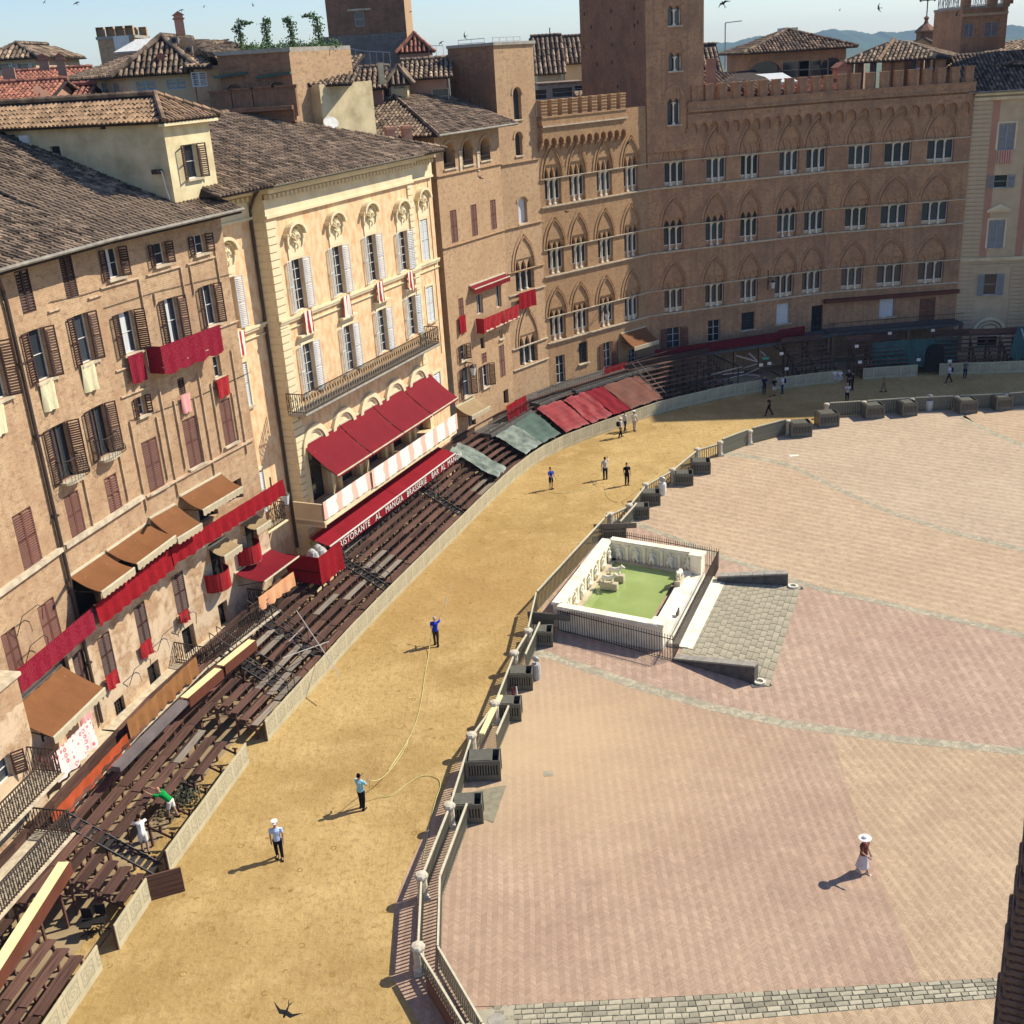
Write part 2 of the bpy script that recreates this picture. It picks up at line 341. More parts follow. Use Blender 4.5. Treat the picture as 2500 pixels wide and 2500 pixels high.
def m_stonestrip_():
    t = NT('grey_green_stone_setts'); v = t.n.new('ShaderNodeTexVoronoi'); v.inputs['Scale'].default_value = 4.6; t.l.new(t.co, v.inputs['Vector'])
    v2 = t.n.new('ShaderNodeTexVoronoi'); v2.feature = 'DISTANCE_TO_EDGE'; v2.inputs['Scale'].default_value = 4.6; t.l.new(t.co, v2.inputs['Vector'])
    c = t.mix(t.ramp(t.noise(.8, 4), .35, .65), (.42, .365, .26), (.345, .315, .225))
    s = t.n.new('ShaderNodeSeparateColor'); t.l.new(v.outputs['Color'], s.inputs[0])
    c = t.mix(1.0, c, t.mix(s.outputs[0], (.78,) * 3, (1.2,) * 3), 'MULTIPLY')
    j = t.math('LESS_THAN', v2.outputs['Distance'], .045)
    c = t.mix(t.math('MULTIPLY', j, .4), c, (.2, .175, .12))
    t.bump(v2.outputs['Distance'], .5, .03); return t.out(c, .85, .2)
m_setts = m_stonestrip_()
m_slab = plain('olive_paving_stone', (.41, .36, .255), (.30, .27, .19), .7, .8, .4, 14, obj=.12)
m_sett1 = plain('worn_grey_paving_stone', (.42, .375, .27), (.30, .275, .19), 3.5, .85, .6, 14, obj=.4)
m_joint = plain('dirt_joint', (.30, .265, .18), (.21, .19, .125), 3, .95)
m_dirt = plain('packed_earth', (.36, .27, .15), (.22, .16, .10), .4, .95, .3, 6)
def m_panel_():
    t = NT('painted_panel_board'); x = t.xz()
    c = t.mix(t.ramp(t.noise(1.2, 5, rough=.7), .35, .7), (.50, .44, .29), (.37, .33, .22))
    fu = t.math('FRACT', t.math('DIVIDE', x[0], 1.0)); du = t.math('ABSOLUTE', t.math('SUBTRACT', fu, .5)); dz = t.math('ABSOLUTE', t.math('SUBTRACT', x[2], .62))
    inr = t.math('MULTIPLY', t.math('LESS_THAN', du, .40), t.math('LESS_THAN', dz, .34))
    inr2 = t.math('MULTIPLY', t.math('LESS_THAN', du, .345), t.math('LESS_THAN', dz, .285))
    c = t.mix(t.math('MULTIPLY', t.math('SUBTRACT', inr, inr2), .55), c, (.20, .18, .13))
    r = t.math('SQRT', t.math('ADD', t.math('MULTIPLY', t.math('MULTIPLY', du, du), .6), t.math('MULTIPLY', dz, dz)))
    orn = t.math('MULTIPLY', t.math('GREATER_THAN', t.math('SINE', t.math('ADD', t.math('MULTIPLY', r, 42.0), t.math('MULTIPLY', t.noise(7, 2), 9.0))), .1), inr2)
    c = t.mix(t.math('MULTIPLY', orn, .38), c, (.19, .17, .13))
    t.bump(t.noise(9, 3), .1); return t.out(c, .7, .2)
m_panel = m_panel_()
def m_striped_(name, a, b, per, w=.5, ax=0, n=0.35):
    t = NT(name); x = t.xz(); f = t.math('FRACT', t.math('ADD', t.math('DIVIDE', x[ax], per), t.math('MULTIPLY', t.noise(1.5, 2), n)))
    return t.out(t.mix(t.math('LESS_THAN', f, w), a, b), .85, .1)
m_pinkstripe = m_striped_('white_cloth_with_pink_panels', (.86, .80, .70), (.80, .47, .38), 1.75, .36)
m_redwhite = m_striped_('white_and_red_striped_cloth', (.80, .74, .64), (.42, .05, .05), .42, .42)
m_redpink = m_striped_('red_and_pale_striped_cloth', (.45, .14, .11), (.55, .36, .28), .22, .5, 0, 0)
def m_damask_(name, a, b, sc=6.0):
    t = NT(name); v = t.n.new('ShaderNodeTexVoronoi'); v.inputs['Scale'].default_value = sc; v.inputs['Randomness'].default_value = .25; t.l.new(t.co, v.inputs['Vector'])
    m = t.math('LESS_THAN', t.math('ABSOLUTE', t.math('SUBTRACT', v.outputs['Distance'], .32)), .09)
    return t.out(t.mix(t.math('MULTIPLY', m, .8), a, b), .85, .1)
m_damask = m_damask_('crimson_damask', (.20, .009, .024), (.31, .04, .06), 9)
m_damaskR = m_damask_('scarlet_damask', (.30, .015, .02), (.42, .06, .06), 8)
m_damaskP = m_damask_('white_and_red_patterned_cloth', (.86, .62, .58), (.50, .07, .09), 3.6)
m_creamcl = plain('cream_cloth', (.74, .66, .44), (.55, .50, .30), 5, .85, .1, stretch=(3, 3, .5))
def m_water_():
    t = NT('green_fountain_water'); c = t.mix(t.ramp(t.noise(.3, 3, rough=.5), .35, .7), (.25, .33, .10), (.34, .42, .15))
    t.bump(t.noise(3.2, 3), .06, .01); return t.out(c, .04, .6)
m_water = m_water_()
m_hill = [plain('far_ridge', (.05, .09, .05), (.04, .07, .04), .01, .95), plain('middle_ridge', (.045, .08, .035), (.06, .08, .03), .01, .95)]
m_land = plain('valley_floor', (.10, .12, .05), (.07, .09, .04), .008, .95)
_mc = {}
def cloth(r, g, b, name='cloth'):
    k = (r, g, b)
    if k not in _mc: _mc[k] = plain(name, srgb(r, g, b), tuple(v * .8 for v in srgb(r, g, b)), 6, .85, spec=.1)
    return _mc[k]
# ------------------------------------------------------------------ facades
class Fac:
    """vertical wall from A to B (left to right as seen from the square); local x along it, y into it, z up"""
    def __init__(s, A, B, z0, z1, mat, parent, name='wall', k=1.0):
        s.A = Vector((A[0] * k, A[1] * k, 0)); s.B = Vector((B[0] * k, B[1] * k, 0)); s.t = (s.B - s.A).normalized()
        s.L = (s.B - s.A).length; s.n = Vector((s.t.y, -s.t.x, 0)); s.rz = math.atan2(s.t.y, s.t.x)
        s.z0, s.z1, s.mat, s.p, s.name, s.holes = z0, z1, mat, parent, name, []
    def pt(s, u, z, w=0): return s.A + s.t * u + s.n * w + Vector((0, 0, z))
    def on(s, px, w=0):
        r = ray(*px); a = s.A + s.n * w; k = a.dot(s.n) / (r[0] * s.n.x + r[1] * s.n.y)
        p = Vector((r[0] * k, r[1] * k, EYE + r[2] * k)); return (p - a).dot(s.t), p.z
    def ux(s, x, z, w=0):      # u where a point at height z appears at image x
        lo, hi = -30, s.L + 30
        f = lambda u: PX(s.pt(u, z, w))[0] - x
        for _ in range(40):
            m = (lo + hi) / 2
            if (f(m) > 0): hi = m
            else: lo = m
        return (lo + hi) / 2
    def put(s, name, mb, mats, u=0, z=0, w=0, parent=None, **k):
        me = mb if not isinstance(mb, MB) else mb.mesh(name, mats)
        return link(name, me, parent or s.p, s.pt(u, z, w), s.rz, **k)
    def hole(s, u0, u1, z0, z1, d=.3): s.holes.append((u0, u1, z0, z1, d))
    def build(s, u0=0, u1=None, mats=None):
        u1 = s.L if u1 is None else u1; mb = MB()
        H = [(max(a, u0), min(b, u1), max(c, s.z0), min(d, s.z1), e) for a, b, c, d, e in s.holes if b > u0 and a < u1 and b - a > .01]
        us = sorted({u0, u1, *[h[0] for h in H], *[h[1] for h in H]}); zs = sorted({s.z0, s.z1, *[h[2] for h in H], *[h[3] for h in H]})
        for j in range(len(zs) - 1):
            if zs[j + 1] - zs[j] < 1e-6: continue
            zc = (zs[j] + zs[j + 1]) / 2; run = None
            for i in range(len(us) - 1):
                uc = (us[i] + us[i + 1]) / 2
                if us[i + 1] - us[i] < 1e-6: continue
                inh = any(a < uc < b and c < zc < d for a, b, c, d, e in H)
                if not inh: run = (run[0], us[i + 1]) if run else (us[i], us[i + 1])
                if (inh or i == len(us) - 2) and run:
                    a, b = run; mb.quad((a, 0, zs[j]), (b, 0, zs[j]), (b, 0, zs[j + 1]), (a, 0, zs[j + 1])); run = None
                if not inh and i == len(us) - 2: run = None
        for a, b, c, d, e in H:
            mb.quad((a, 0, c), (a, e, c), (a, e, d), (a, 0, d)); mb.quad((b, e, c), (b, 0, c), (b, 0, d), (b, e, d))
            mb.quad((a, 0, d), (a, e, d), (b, e, d), (b, 0, d)); mb.quad((a, e, c), (a, 0, c), (b, 0, c), (b, e, c))
            mb.quad((a, e, c), (b, e, c), (b, e, d), (a, e, d))
        return link(s.name, mb.mesh(s.name, s.mat), s.p, s.A, s.rz)
_cache = {}
def cached(key, fn):
    if key not in _cache: _cache[key] = fn()
    return _cache[key]
def shutter_mesh(w, h, mat, slats=True):
    w, h = round(w, 2), round(h * 2) / 2 if h > 1.6 else round(h, 1)
    def f():
        mb = MB(); r = .055
        mb.box(0, r, -.022, .022, 0, h); mb.box(w - r, w, -.022, .022, 0, h)
        for z in (0, h / 2 - r / 2, h - r): mb.box(r, w - r, -.02, .02, z, z + r)
        n = int((h - .2) / .1)
        for i in range(n):
            z = .08 + i * (h - .16) / n
            if abs(z - h / 2 + .02) < .06: continue
            mb.add([(r, -.034, z), (w - r, -.034, z), (w - r, .018, z + .05), (r, .018, z + .05), (r, -.02, z - .014), (w - r, -.02, z - .014), (w - r, .026, z + .034), (r, .026, z + .034)],
                   [(0, 1, 2, 3), (7, 6, 5, 4), (0, 4, 5, 1), (3, 2, 6, 7)])
        return mb.mesh('shutter', mat)
    return cached(('sh', w, h, mat.name), f), h
def pane_frame(w, h, mat, bars=(1, 2), t=.045):
    def f():
        mb = MB()
        mb.box(-w / 2, -w / 2 + t, -.03, .03, 0, h); mb.box(w / 2 - t, w / 2, -.03, .03, 0, h)
        mb.box(-w / 2 + t, w / 2 - t, -.03, .03, 0, t); mb.box(-w / 2 + t, w / 2 - t, -.03, .03, h - t, h)
        for i in range(bars[0]):
            x = -w / 2 + w * (i + 1) / (bars[0] + 1); mb.box(x - t * .45, x + t * .45, -.028, .028, t, h - t)
        for i in range(bars[1]):
            z = h * (i + 1) / (bars[1] + 1); mb.box(-w / 2 + t, w / 2 - t, -.02, .02, z - .012, z + .012)
        return mb.mesh('frame', mat)
    return cached(('fr', round(w, 2), round(h, 2), mat.name, bars), f)
def boxmesh(name, w, d, h, mat, z=0):
    def f():
        mb = MB(); mb.box(-w / 2, w / 2, -d, 0, z, z + h); return mb.mesh(name, mat)
    return cached((name, round(w, 2), round(d, 2), round(h, 2), mat.name), f)
def window(F, top, bot, w, style='open', sh=None, ang=None, sill=True, curtain=0, surround=None, frame=None, depth=.28, bars=(0, 1), swf=.5, w0=0):
    """opening given by the photo pixels of its top centre and bottom centre"""
    if isinstance(top[0], tuple): pass
    (ua, za), (ub, zb) = F.on(top, w0), F.on(bot, w0); u = (ua + ub) / 2; h = max(.3, za - zb)
    return window_at(F, u, zb, w, h, style, sh, ang, sill, curtain, surround, frame, depth, bars, swf)
def window_at(F, u, zb, w, h, style='open', sh=None, ang=None, sill=True, curtain=0, surround=None, frame=None, depth=.28, bars=(1, 2), swf=.5):
    sh = sh or m_shB; frame = frame or m_frame; h = round(h, 1)
    win = link('window', None, F.p, F.pt(u, zb), F.rz)
    closed = style == 'closed'
    F.hole(u - w / 2, u + w / 2, zb, zb + h, .09 if closed else depth)
    if not closed:
        F.put('frame', pane_frame(round(w, 2), h, frame, bars), None, u, zb, -(depth - .08), win)
        g = cached(('gl', round(w, 2), h), lambda: _pane(w - .04, h)); F.put('pane', g, None, u, zb, -(depth - .05), win)
        if curtain:
            F.put('curtain', cached(('cu', round(w * curtain, 2), h), lambda: _pane(w * curtain, h - .1, m_glassW)), None, u - w / 2 + w * curtain / 2 + .03, zb + .05, -(depth - .065), win)
    if style in ('closed', 'open', 'half'):
        sw = round(w / 2, 2); me, hh = shutter_mesh(sw, h, sh)
        sc = h / hh
        if closed:
            F.put('shutter', me, None, u - w / 2, zb, -.04, win, sc=(1, 1, sc)) if 0 else None
            for k, uu in ((0, u - w / 2), (1, u)):
                link('shutter', me, win, F.pt(uu, zb, -.035), F.rz, sc=(1, 1, sc))
        else:
            a = ang if ang is not None else (random.uniform(2.92, 3.08), random.uniform(2.4, 2.75))
            # hinge at the jambs, folded back against the wall by angle a
            link('shutter', me, win, F.pt(u - w / 2, zb, .04), F.rz - a[0], sc=(1, 1, sc))
            if style == 'open': link('shutter', me, win, F.pt(u + w / 2, zb, .04), F.rz + PI + a[1], sc=(1, 1, sc))
    if sill: F.put('sill', boxmesh('sill', w + .3, .16, .1, m_sill), None, u, zb - .1, 0, win)
    if surround:
        def f():
            mb = MB(); t = .16; mb.box(-w / 2 - t, -w / 2, -.04, 0, 0, h); mb.box(w / 2, w / 2 + t, -.04, 0, 0, h); mb.box(-w / 2 - t, w / 2 + t, -.05, 0, h, h + t); return mb.mesh('surround', surround)
        F.put('surround', cached(('su', round(w, 2), h, surround.name), f), None, u, zb, 0, win)
    return win, u, zb, h
def _pane(w, h, m=None):
    mb = MB(); mb.box(-w / 2, w / 2, -.01, .01, 0, h); return mb.mesh('pane', m or m_glass)
def arch_pts(w, h, pointed, n=8, c=0, z=0):
    """outline from left foot over the crown to right foot"""
    r = []
    if pointed:
        # two arcs whose centres lie on the springing line
        R = (h * h + w * w / 4) / w
        a1 = math.atan2(h, R - w / 2)
        for i in range(n + 1):
            a = PI - a1 * i / n; r.append((c + (-w / 2 + R) + R * math.cos(a), z + R * math.sin(a)))
        r += [(2 * c - x, y) for x, y in reversed(r[:-1])]
    else:
        for i in range(2 * n + 1):
            a = PI - PI * i / (2 * n); r.append((c + w / 2 * math.cos(a), z + h * math.sin(a)))
    return r
def arch_panel(mb, x0, x1, H, n, aw, ah, pointed, y0, y1, seg=6, m=0, z0=0):
    """wall panel x0..x1, height H, with n arch-shaped openings cut up from its foot"""
    bw = (x1 - x0) / n
    for i in range(n):
        c = x0 + bw * (i + .5); P = arch_pts(aw, ah, pointed, seg, c, z0)
        xs = [x0 + bw * i] + [p[0] for p in P] + [x0 + bw * (i + 1)]
        lo = [z0] + [p[1] for p in P] + [z0]
        mb.quad((xs[0], y0, z0), (P[0][0], y0, z0), (P[0][0], y0, H), (xs[0], y0, H), m)
        mb.quad((P[-1][0], y0, z0), (xs[-1], y0, z0), (xs[-1], y0, H), (P[-1][0], y0, H), m)
        for k in range(len(P) - 1):
            a, b = P[k], P[k + 1]
            mb.quad((a[0], y0, a[1]), (b[0], y0, b[1]), (b[0], y0, H), (a[0], y0, H), m)
            mb.quad((a[0], y0, a[1]), (a[0], y1, a[1]), (b[0], y1, b[1]), (b[0], y0, b[1]), m)
        mb.quad((xs[0], y0, z0), (xs[0], y1, z0), (P[0][0], y1, z0), (P[0][0], y0, z0), m)
        mb.quad((P[-1][0], y0, z0), (P[-1][0], y1, z0), (xs[-1], y1, z0), (xs[-1], y0, z0), m)
    mb.quad((x0, y1, z0), (x0, y0, z0), (x0, y0, H), (x0, y1, H), m); mb.quad((x1, y0, z0), (x1, y1, z0), (x1, y1, H), (x1, y0, H), m)
    mb.quad((x0, y0, H), (x1, y0, H), (x1, y1, H), (x0, y1, H), m)
def colonnette(mb, x, y, z0, h, r=.07, m=0):
    mb.box(x - r * 1.7, x + r * 1.7, y - r * 1.7, y + r * 1.7, z0, z0 + .14, m)
    mb.lathe([(r, .14), (r * .92, h - .3), (r * 1.1, h - .27), (r * 1.9, h - .08)], (x, y, z0), 8, m)
    mb.box(x - r * 2.2, x + r * 2.2, y - r * 2.2, y + r * 2.2, z0 + h - .08, z0 + h, m)
def trifora(F, u, z, w, h, wallm, headh=.95, blind=False, bigh=2.9, bigw=None, frame=True, colm=None, apex=True):
    """three-light window with two colonnettes under a large blind pointed arch"""
    colm = colm or m_white; win = link('window', None, F.p, F.pt(u, z), F.rz); w = round(w, 1); bigw = bigw or w + .7
    F.hole(u - w / 2, u + w / 2, z, z + h + headh + .05, .42)
    bw = w / 3
    def fh():
        mb = MB(); arch_panel(mb, -w / 2, w / 2, headh + .05, 3, bw * .86, headh * .9, True, .10, .38); return mb.mesh('arch_heads', wallm)
    F.put('arch_heads', cached(('ah', w, headh, wallm.name), fh), None, u, z + h, 0, win)
    def fb():
        mb = MB(); mb.box(-w / 2, w / 2, .2, .40, 0, headh + .04); return mb.mesh('blind_panel', wallm)
    if blind: F.put('blind_panel', cached(('bp', w, headh, wallm.name), fb), None, u, z + h, 0, win)
    def fg():
        mb = MB(); mb.box(-w / 2, w / 2, .36, .385, 0, h + (0 if blind else headh)); return mb.mesh('pane', m_glass)
    F.put('pane', cached(('tg', w, h, headh, blind), fg), None, u, z, 0, win)
    if frame:
        def ff():
            mb = MB(); hh = h; b = .42 if not blind else .28
            for i in range(3):
                a = -w / 2 + bw * i; c = a + bw; t = .05
                mb.box(a, a + t, .3, .35, b, hh); mb.box(c - t, c, .3, .35, b, hh); mb.box(a + t, c - t, .3, .35, b, b + t * 1.4)
                if blind: mb.box(a + t, c - t, .3, .35, hh - t, hh)
            return mb.mesh('frame', m_frame)
        F.put('frame', cached(('tf', w, h, blind), ff), None, u, z, 0, win)
        def fs():
            mb = MB(); mb.box(-w / 2, w / 2, .26, .355, 0, .42 if not blind else .28); return mb.mesh('parapet', m_creamdim if blind else wallm)
        F.put('parapet', cached(('tp', w, blind, wallm.name), fs), None, u, z, 0, win)
    for s in (-1, 1):
        def fc():
            mb = MB(); colonnette(mb, 0, 0, 0, h, .075); return mb.mesh('colonnette', colm)
        F.put('colonnette', cached(('co', h, colm.name), fc), None, u + s * bw / 2, z, -.2, win)
    if apex:
        def fa():
            mb = MB()
            for ww, hh, t, y in ((bigw, bigh, .2, -.055), (bigw - .5, bigh - .34, .09, -.11)):
                P = arch_pts(ww, hh, True, 10); mb.band(P, t, y, .0)
            return mb.mesh('arch_moulding', wallm)
        F.put('arch_moulding', cached(('am', bigw, bigh, wallm.name), fa), None, u, z + h + .12, .003, win)
    return win
def course(F, z, u0, u1, mat=None, t=.09, d=.12, name='string_course'):
    mb = MB(); mb.box(u0, u1, -d, 0, -t, t); mb.box(u0, u1, -d - .06, -d, t * .1, t * 1.2)
    return F.put(name, mb, mat or m_sill, 0, z, .002)
def railing(pts, h=1.0, sp=.13, r=.015, top=.024, bottom=True, curl=False, spike=0):
    mb = MB(); P = [Vector(p) for p in pts]
    for a, b in zip(P[:-1], P[1:]):
        L = (b - a).length; n = max(1, int(L / sp)); up = Vector((0, 0, 1))
        mb.bar(a + up * h, b + up * h, top * 2, top * 2)
        if bottom: mb.bar(a + up * .08, b + up * .08, top * 1.6, top * 1.6)
        for i in range(n + 1):
            p = a + (b - a) * i / n; e = h + (spike if spike else 0)
            mb.bar(p, p + up * e, r * 2, r * 2, 0, (b - a).normalized())
            if spike: mb.lathe([(r * .6, 0), (r * 2.6, .05), (0.002, .13)], (p.x, p.y, p.z + e), 4)
            if curl and i % 2 == 0 and i < n:
                q = a + (b - a) * (i + 1) / n; m = (p + q) / 2
                mb.bar(p + up * .15, q + up * (h * .5), r * 1.6, r * 1.6); mb.bar(q + up * h * .5, p + up * (h - .1), r * 1.6, r * 1.6)
    return mb
def corbels(F, z, u0, u1, n, d=.5, h=1.15, wallm=None, brm=None, name='corbel_table'):
    bw = (u1 - u0) / n; mb = MB()
    arch_panel(mb, u0, u1, h, n, bw * .74, bw * .42, False, -d, 0, 5, 0)
    F.put(name, mb, wallm or F.mat, 0, z, 0)
    def fb():
        b = MB(); b.ext([(0, 0), (0, 0), (0, 0)], 0, 0) if 0 else None
        ww = bw * .13
        for i, (o, zz) in enumerate(((1, -.2), (.66, -.42), (.33, -.62))):
            b.box(-ww, ww, -d * o, 0, zz, zz + .2 if i else 0)
        return b.mesh('bracket', brm or m_sill)
    me = fb()
    for i in range(n + 1): F.put('bracket', me, None, u0 + bw * i, z, 0)
def merlons(F, z, u0, u1, n, h=1.3, t=.45, mat=None, d=.35):
    bw = (u1 - u0) / (n - .46); mw_ = bw * .54
    def f():
        mb = MB(); mb.box(0, mw_, -d, -d + t, 0, h)
        for k in range(4): mb.box(-.03, mw_ + .03, -d - .05, -d + t + .05, h * (.2 + .22 * k), h * (.2 + .22 * k) + .07)
        mb.box(-.05, mw_ + .05, -d - .07, -d + t + .07, h, h + .1); return mb.mesh('merlon', [mat or F.mat])
    me = f()
    for i in range(n): F.put('merlon', me, None, u0 + bw * i, z, 0)
# ------------------------------------------------------------------ tiled roofs
def tile_mesh(w, l, mat):
    mb = MB(); n = 5; vs = []
    for j, (y, s, dz) in enumerate(((0, 1.0, .03), (l * 1.12, .8, 0))):
        for k in range(n):
            a = PI * k / (n - 1); vs.append((-math.cos(a) * w / 2 * s, y, math.sin(a) * w * .55 * s + dz))
    mb.add(vs, [(k, k + 1, n + k + 1, n + k) for k in range(n - 1)] + [(4, 3, 2, 1, 0)]); return mb.mesh('roof_tile', mat)
def roof(parent, e0, e1, r0, r1, mat, sp=.26, ln=.45, indiv=0, under=None, pick=None, thick=.12, name='roof_tiles'):
    """tiled slope: eave e0->e1, ridge r0->r1 (e0 below r0); rows of overlapping cover tiles"""
    e0, e1, r0, r1 = map(Vector, (e0, e1, r0, r1)); org = e0.copy()
    ex = (e1 - e0).normalized(); nrm = ex.cross(((r0 + r1) / 2 - (e0 + e1) / 2).normalized()).normalized()
    if nrm.z < 0: nrm = -nrm
    up = nrm.cross(ex).normalized()
    if up.z < 0: up = -up
    mb = MB(); o = nrm * thick
    pl = [e0, e1, r1, r0]; mb.add([p - org for p in pl] + [p - o - org for p in pl], [(0, 1, 2, 3), (7, 6, 5, 4), (0, 4, 5, 1), (1, 5, 6, 2), (2, 6, 7, 3), (3, 7, 4, 0)])
    link('roof_deck', mb.mesh('roof_deck', under or m_under), parent, org)
    # in slope coordinates
    def sc(p): d = p - e0; return d.dot(ex), d.dot(up)
    P = [sc(p) for p in pl]; xmin = min(p[0] for p in P); xmax = max(p[0] for p in P)
    def vrange(x):
        ys = []
        for i in range(4):
            (x0, y0), (x1, y1) = P[i], P[(i + 1) % 4]
            if (x0 - x) * (x1 - x) <= 0 and abs(x1 - x0) > 1e-6: ys.append(y0 + (y1 - y0) * (x - x0) / (x1 - x0))
        return (min(ys), max(ys)) if len(ys) > 1 else (0, 0)
    R = Matrix((ex, up, nrm)).transposed().to_4x4(); vs = []; fs = []; n = 5; items = []
    for i in range(int((xmax - xmin) / sp) + 1):
        x = xmin + sp * (i + .5); a, b = vrange(x)
        if b - a < ln * .6: continue
        for j in range(int((b - a) / ln)):
            items.append((x + random.uniform(-.02, .02), a + ln * j - .04, random.uniform(-.012, .02), random.uniform(-.05, .05)))
    loc = lambda it: Matrix.Translation(e0 + ex * it[0] + up * it[1] + nrm * (it[2] + .0))
    if indiv:
        def score(it):
            p = e0 + ex * it[0] + up * it[1]; q = PX(p)
            return (p - Vector((0, 0, EYE))).length + (1000 if not (0 <= q[0] <= 2500) else 0)
        items.sort(key=pick and (lambda it: pick(e0 + ex * it[0] + up * it[1])) or score)
        me = tile_mesh(sp * .74, ln, mat)
        for it in items[:indiv]:
            link('roof_tile', me, parent, mat4=loc(it) @ R @ Matrix.Rotation(it[3], 4, 'Z'))
        items = items[indiv:]
    w = sp * .74
    base = [(-math.cos(PI * k / 4) * w / 2 * s, y, math.sin(PI * k / 4) * w * .55 * s + dz) for (y, s, dz) in ((0, 1.0, .03), (ln * 1.12, .8, 0)) for k in range(5)]
    V = []; Fc = []
    for it in items:
        c, s_ = math.cos(it[3]), math.sin(it[3]); q = len(V)
        for (x, y, z) in base:
            xx, yy, zz = it[0] + x * c - y * s_, it[1] + x * s_ + y * c, z + it[2]
            V.append(ex * xx + up * yy + nrm * zz)
        for k in range(4): Fc.append((q + k, q + k + 1, q + 5 + k + 1, q + 5 + k))
        Fc.append((q + 4, q + 3, q + 2, q + 1, q))
    if V:
        me = bpy.data.meshes.new(name); me.from_pydata([tuple(v) for v in V], [], Fc); me.materials.append(mat); me.update()
        link(name, me, parent, e0, kind='stuff')
def hipcap(parent, a, b, mat, r=.13, name='hip_tiles'):
    a, b = Vector(a), Vector(b); L = (b - a).length; n = max(1, int(L / .45)); mb = MB(); d = (b - a) / n
    for i in range(n):
        p = a + d * i; mb.tube([p - a + Vector((0, 0, .03)), p + d * 1.1 - a], [r, r * .8], 6)
    link(name, mb.mesh(name, mat), parent, a)
def slab(name, parent, pts, z0, z1, mat):
    """prism over a plan polygon"""
    mb = MB(); o = Vector(pts[0]); n = len(pts); P = [(p[0] - o.x, p[1] - o.y) for p in pts]
    mb.add([(x, y, z0) for x, y in P] + [(x, y, z1) for x, y in P], [tuple(range(n - 1, -1, -1)), tuple(range(n, 2 * n))] + [(i, (i + 1) % n, n + (i + 1) % n, n + i) for i in range(n)])
    return link(name, mb.mesh(name, mat), parent, (o.x, o.y, 0))
# ------------------------------------------------------------------ cloth, awnings
def cloth_on(F, u0, u1, zt, zb, w, mat, label, cat='drape', group=None, fold=.07, n=None, zt1=None, zb1=None, name='hanging_cloth', side=None, hang=.0, scal=0, th=.02):
    zt1 = zt if zt1 is None else zt1; zb1 = zb if zb1 is None else zb1; mb = MB(); n = n or max(6, int((u1 - u0) / .22)); m = 4
    ph = random.random() * 6; g = []
    for i in range(n + 1):
        f = i / n; row = []
        for j in range(m + 1):
            k = j / m; zt_ = zt + (zt1 - zt) * f; zb_ = zb + (zb1 - zb) * f - scal * abs(math.sin(f * PI * 4))
            y = -(fold * (.25 + k) * (math.sin(i * 1.9 + ph) + .5 * math.sin(i * .83 + ph * 2 + k)) + hang * k)
            row.append(((u1 - u0) * f, y, zt_ + (zb_ - zt_) * k - zt))
        g.append(row)
    for lay in (0, th):
        q = len(mb.v)
        mb.v += [(x, y - lay, z) for r in g for (x, y, z) in r]
        fs = [(q + i * (m + 1) + j, q + (i + 1) * (m + 1) + j, q + (i + 1) * (m + 1) + j + 1, q + i * (m + 1) + j + 1) for i in range(n) for j in range(m)]
        mb.f += fs; mb.m += [0] * len(fs)
    if side:   # return at the left end, back to the wall
        d = side; mb.add([(0, 0, 0), (0, d, 0), (0, d, zb - zt), (0, 0, zb - zt)], [(0, 1, 2, 3)])
    o = tag(link(name, mb.mesh(name, mat), None, F.pt(u0, zt, w), F.rz), label, cat, group); return smooth(o)
def awning(F, bl, br, fr, fl, wout, mat, label, group=None, val=.28, valm=None, arms=True, name='awning', w0=.05):
    u0 = (F.on(bl, w0)[0] + F.on(fl, wout)[0]) / 2; u1 = (F.on(br, w0)[0] + F.on(fr, wout)[0]) / 2
    zb = (F.on(bl, w0)[1] + F.on(br, w0)[1]) / 2; zf = (F.on(fl, wout)[1] + F.on(fr, wout)[1]) / 2
    zb = max(zb, zf + .25)
    return awning_at(F, u0, u1, zb, zf, wout, mat, label, group, val, valm, arms, name, w0)
def awning_at(F, u0, u1, zb, zf, wout, mat, label, group=None, val=.28, valm=None, arms=True, name='awning', w0=.05):
    t = thing(name, label, 'awning', F.pt(u0, zf, w0), F.rz, group); L = u1 - u0; H = zb - zf; D = wout - w0
    mb = MB(); nu, nv = max(4, int(L / .5)), 6; g = []
    for i in range(nu + 1):
        for j in range(nv + 1):
            k = j / nv; x = L * i / nu; sag = -.11 * math.sin(k * PI) + .03 * math.sin(i * 2.1) * math.sin(k * PI)
            g.append((x, -D * k, H * (1 - k) + sag))
    for lay in (0, -.02):
        q = len(mb.v); mb.v += [(x, y, z + lay) for x, y, z in g]
        fs = [(q + i * (nv + 1) + j, q + i * (nv + 1) + j + 1, q + (i + 1) * (nv + 1) + j + 1, q + (i + 1) * (nv + 1) + j) for i in range(nu) for j in range(nv)]
        mb.f += fs; mb.m += [0] * len(fs)
    o = F.put('canopy', mb, mat, u0, zf, w0, t); smooth(o)
    if val:
        v = MB(); n = max(3, int(L / .3))
        for i in range(n):
            a, b = L * i / n, L * (i + 1) / n; z = -val - .07
            v.poly([(a, -D - .02, 0), (b, -D - .02, 0), (b, -D - .02, -val), ((a + b) / 2, -D - .02, z), (a, -D - .02, -val)])
        F.put('valance', v, valm or m_valance, u0, zf, w0, t)
    b = MB(); b.bar((0, -D, 0), (L, -D, 0), .06, .07); b.bar((0, 0, H), (L, 0, H), .09, .1)
    F.put('roller_bar', b, m_railL, u0, zf, w0, t)
    if arms:
        for x in (.08, L - .08):
            a = MB(); a.bar((x, -.02, H - .75), (x, -D + .02, -.04), .03, .04); F.put('arm', a, m_iron, u0, zf, w0, t)
    return t
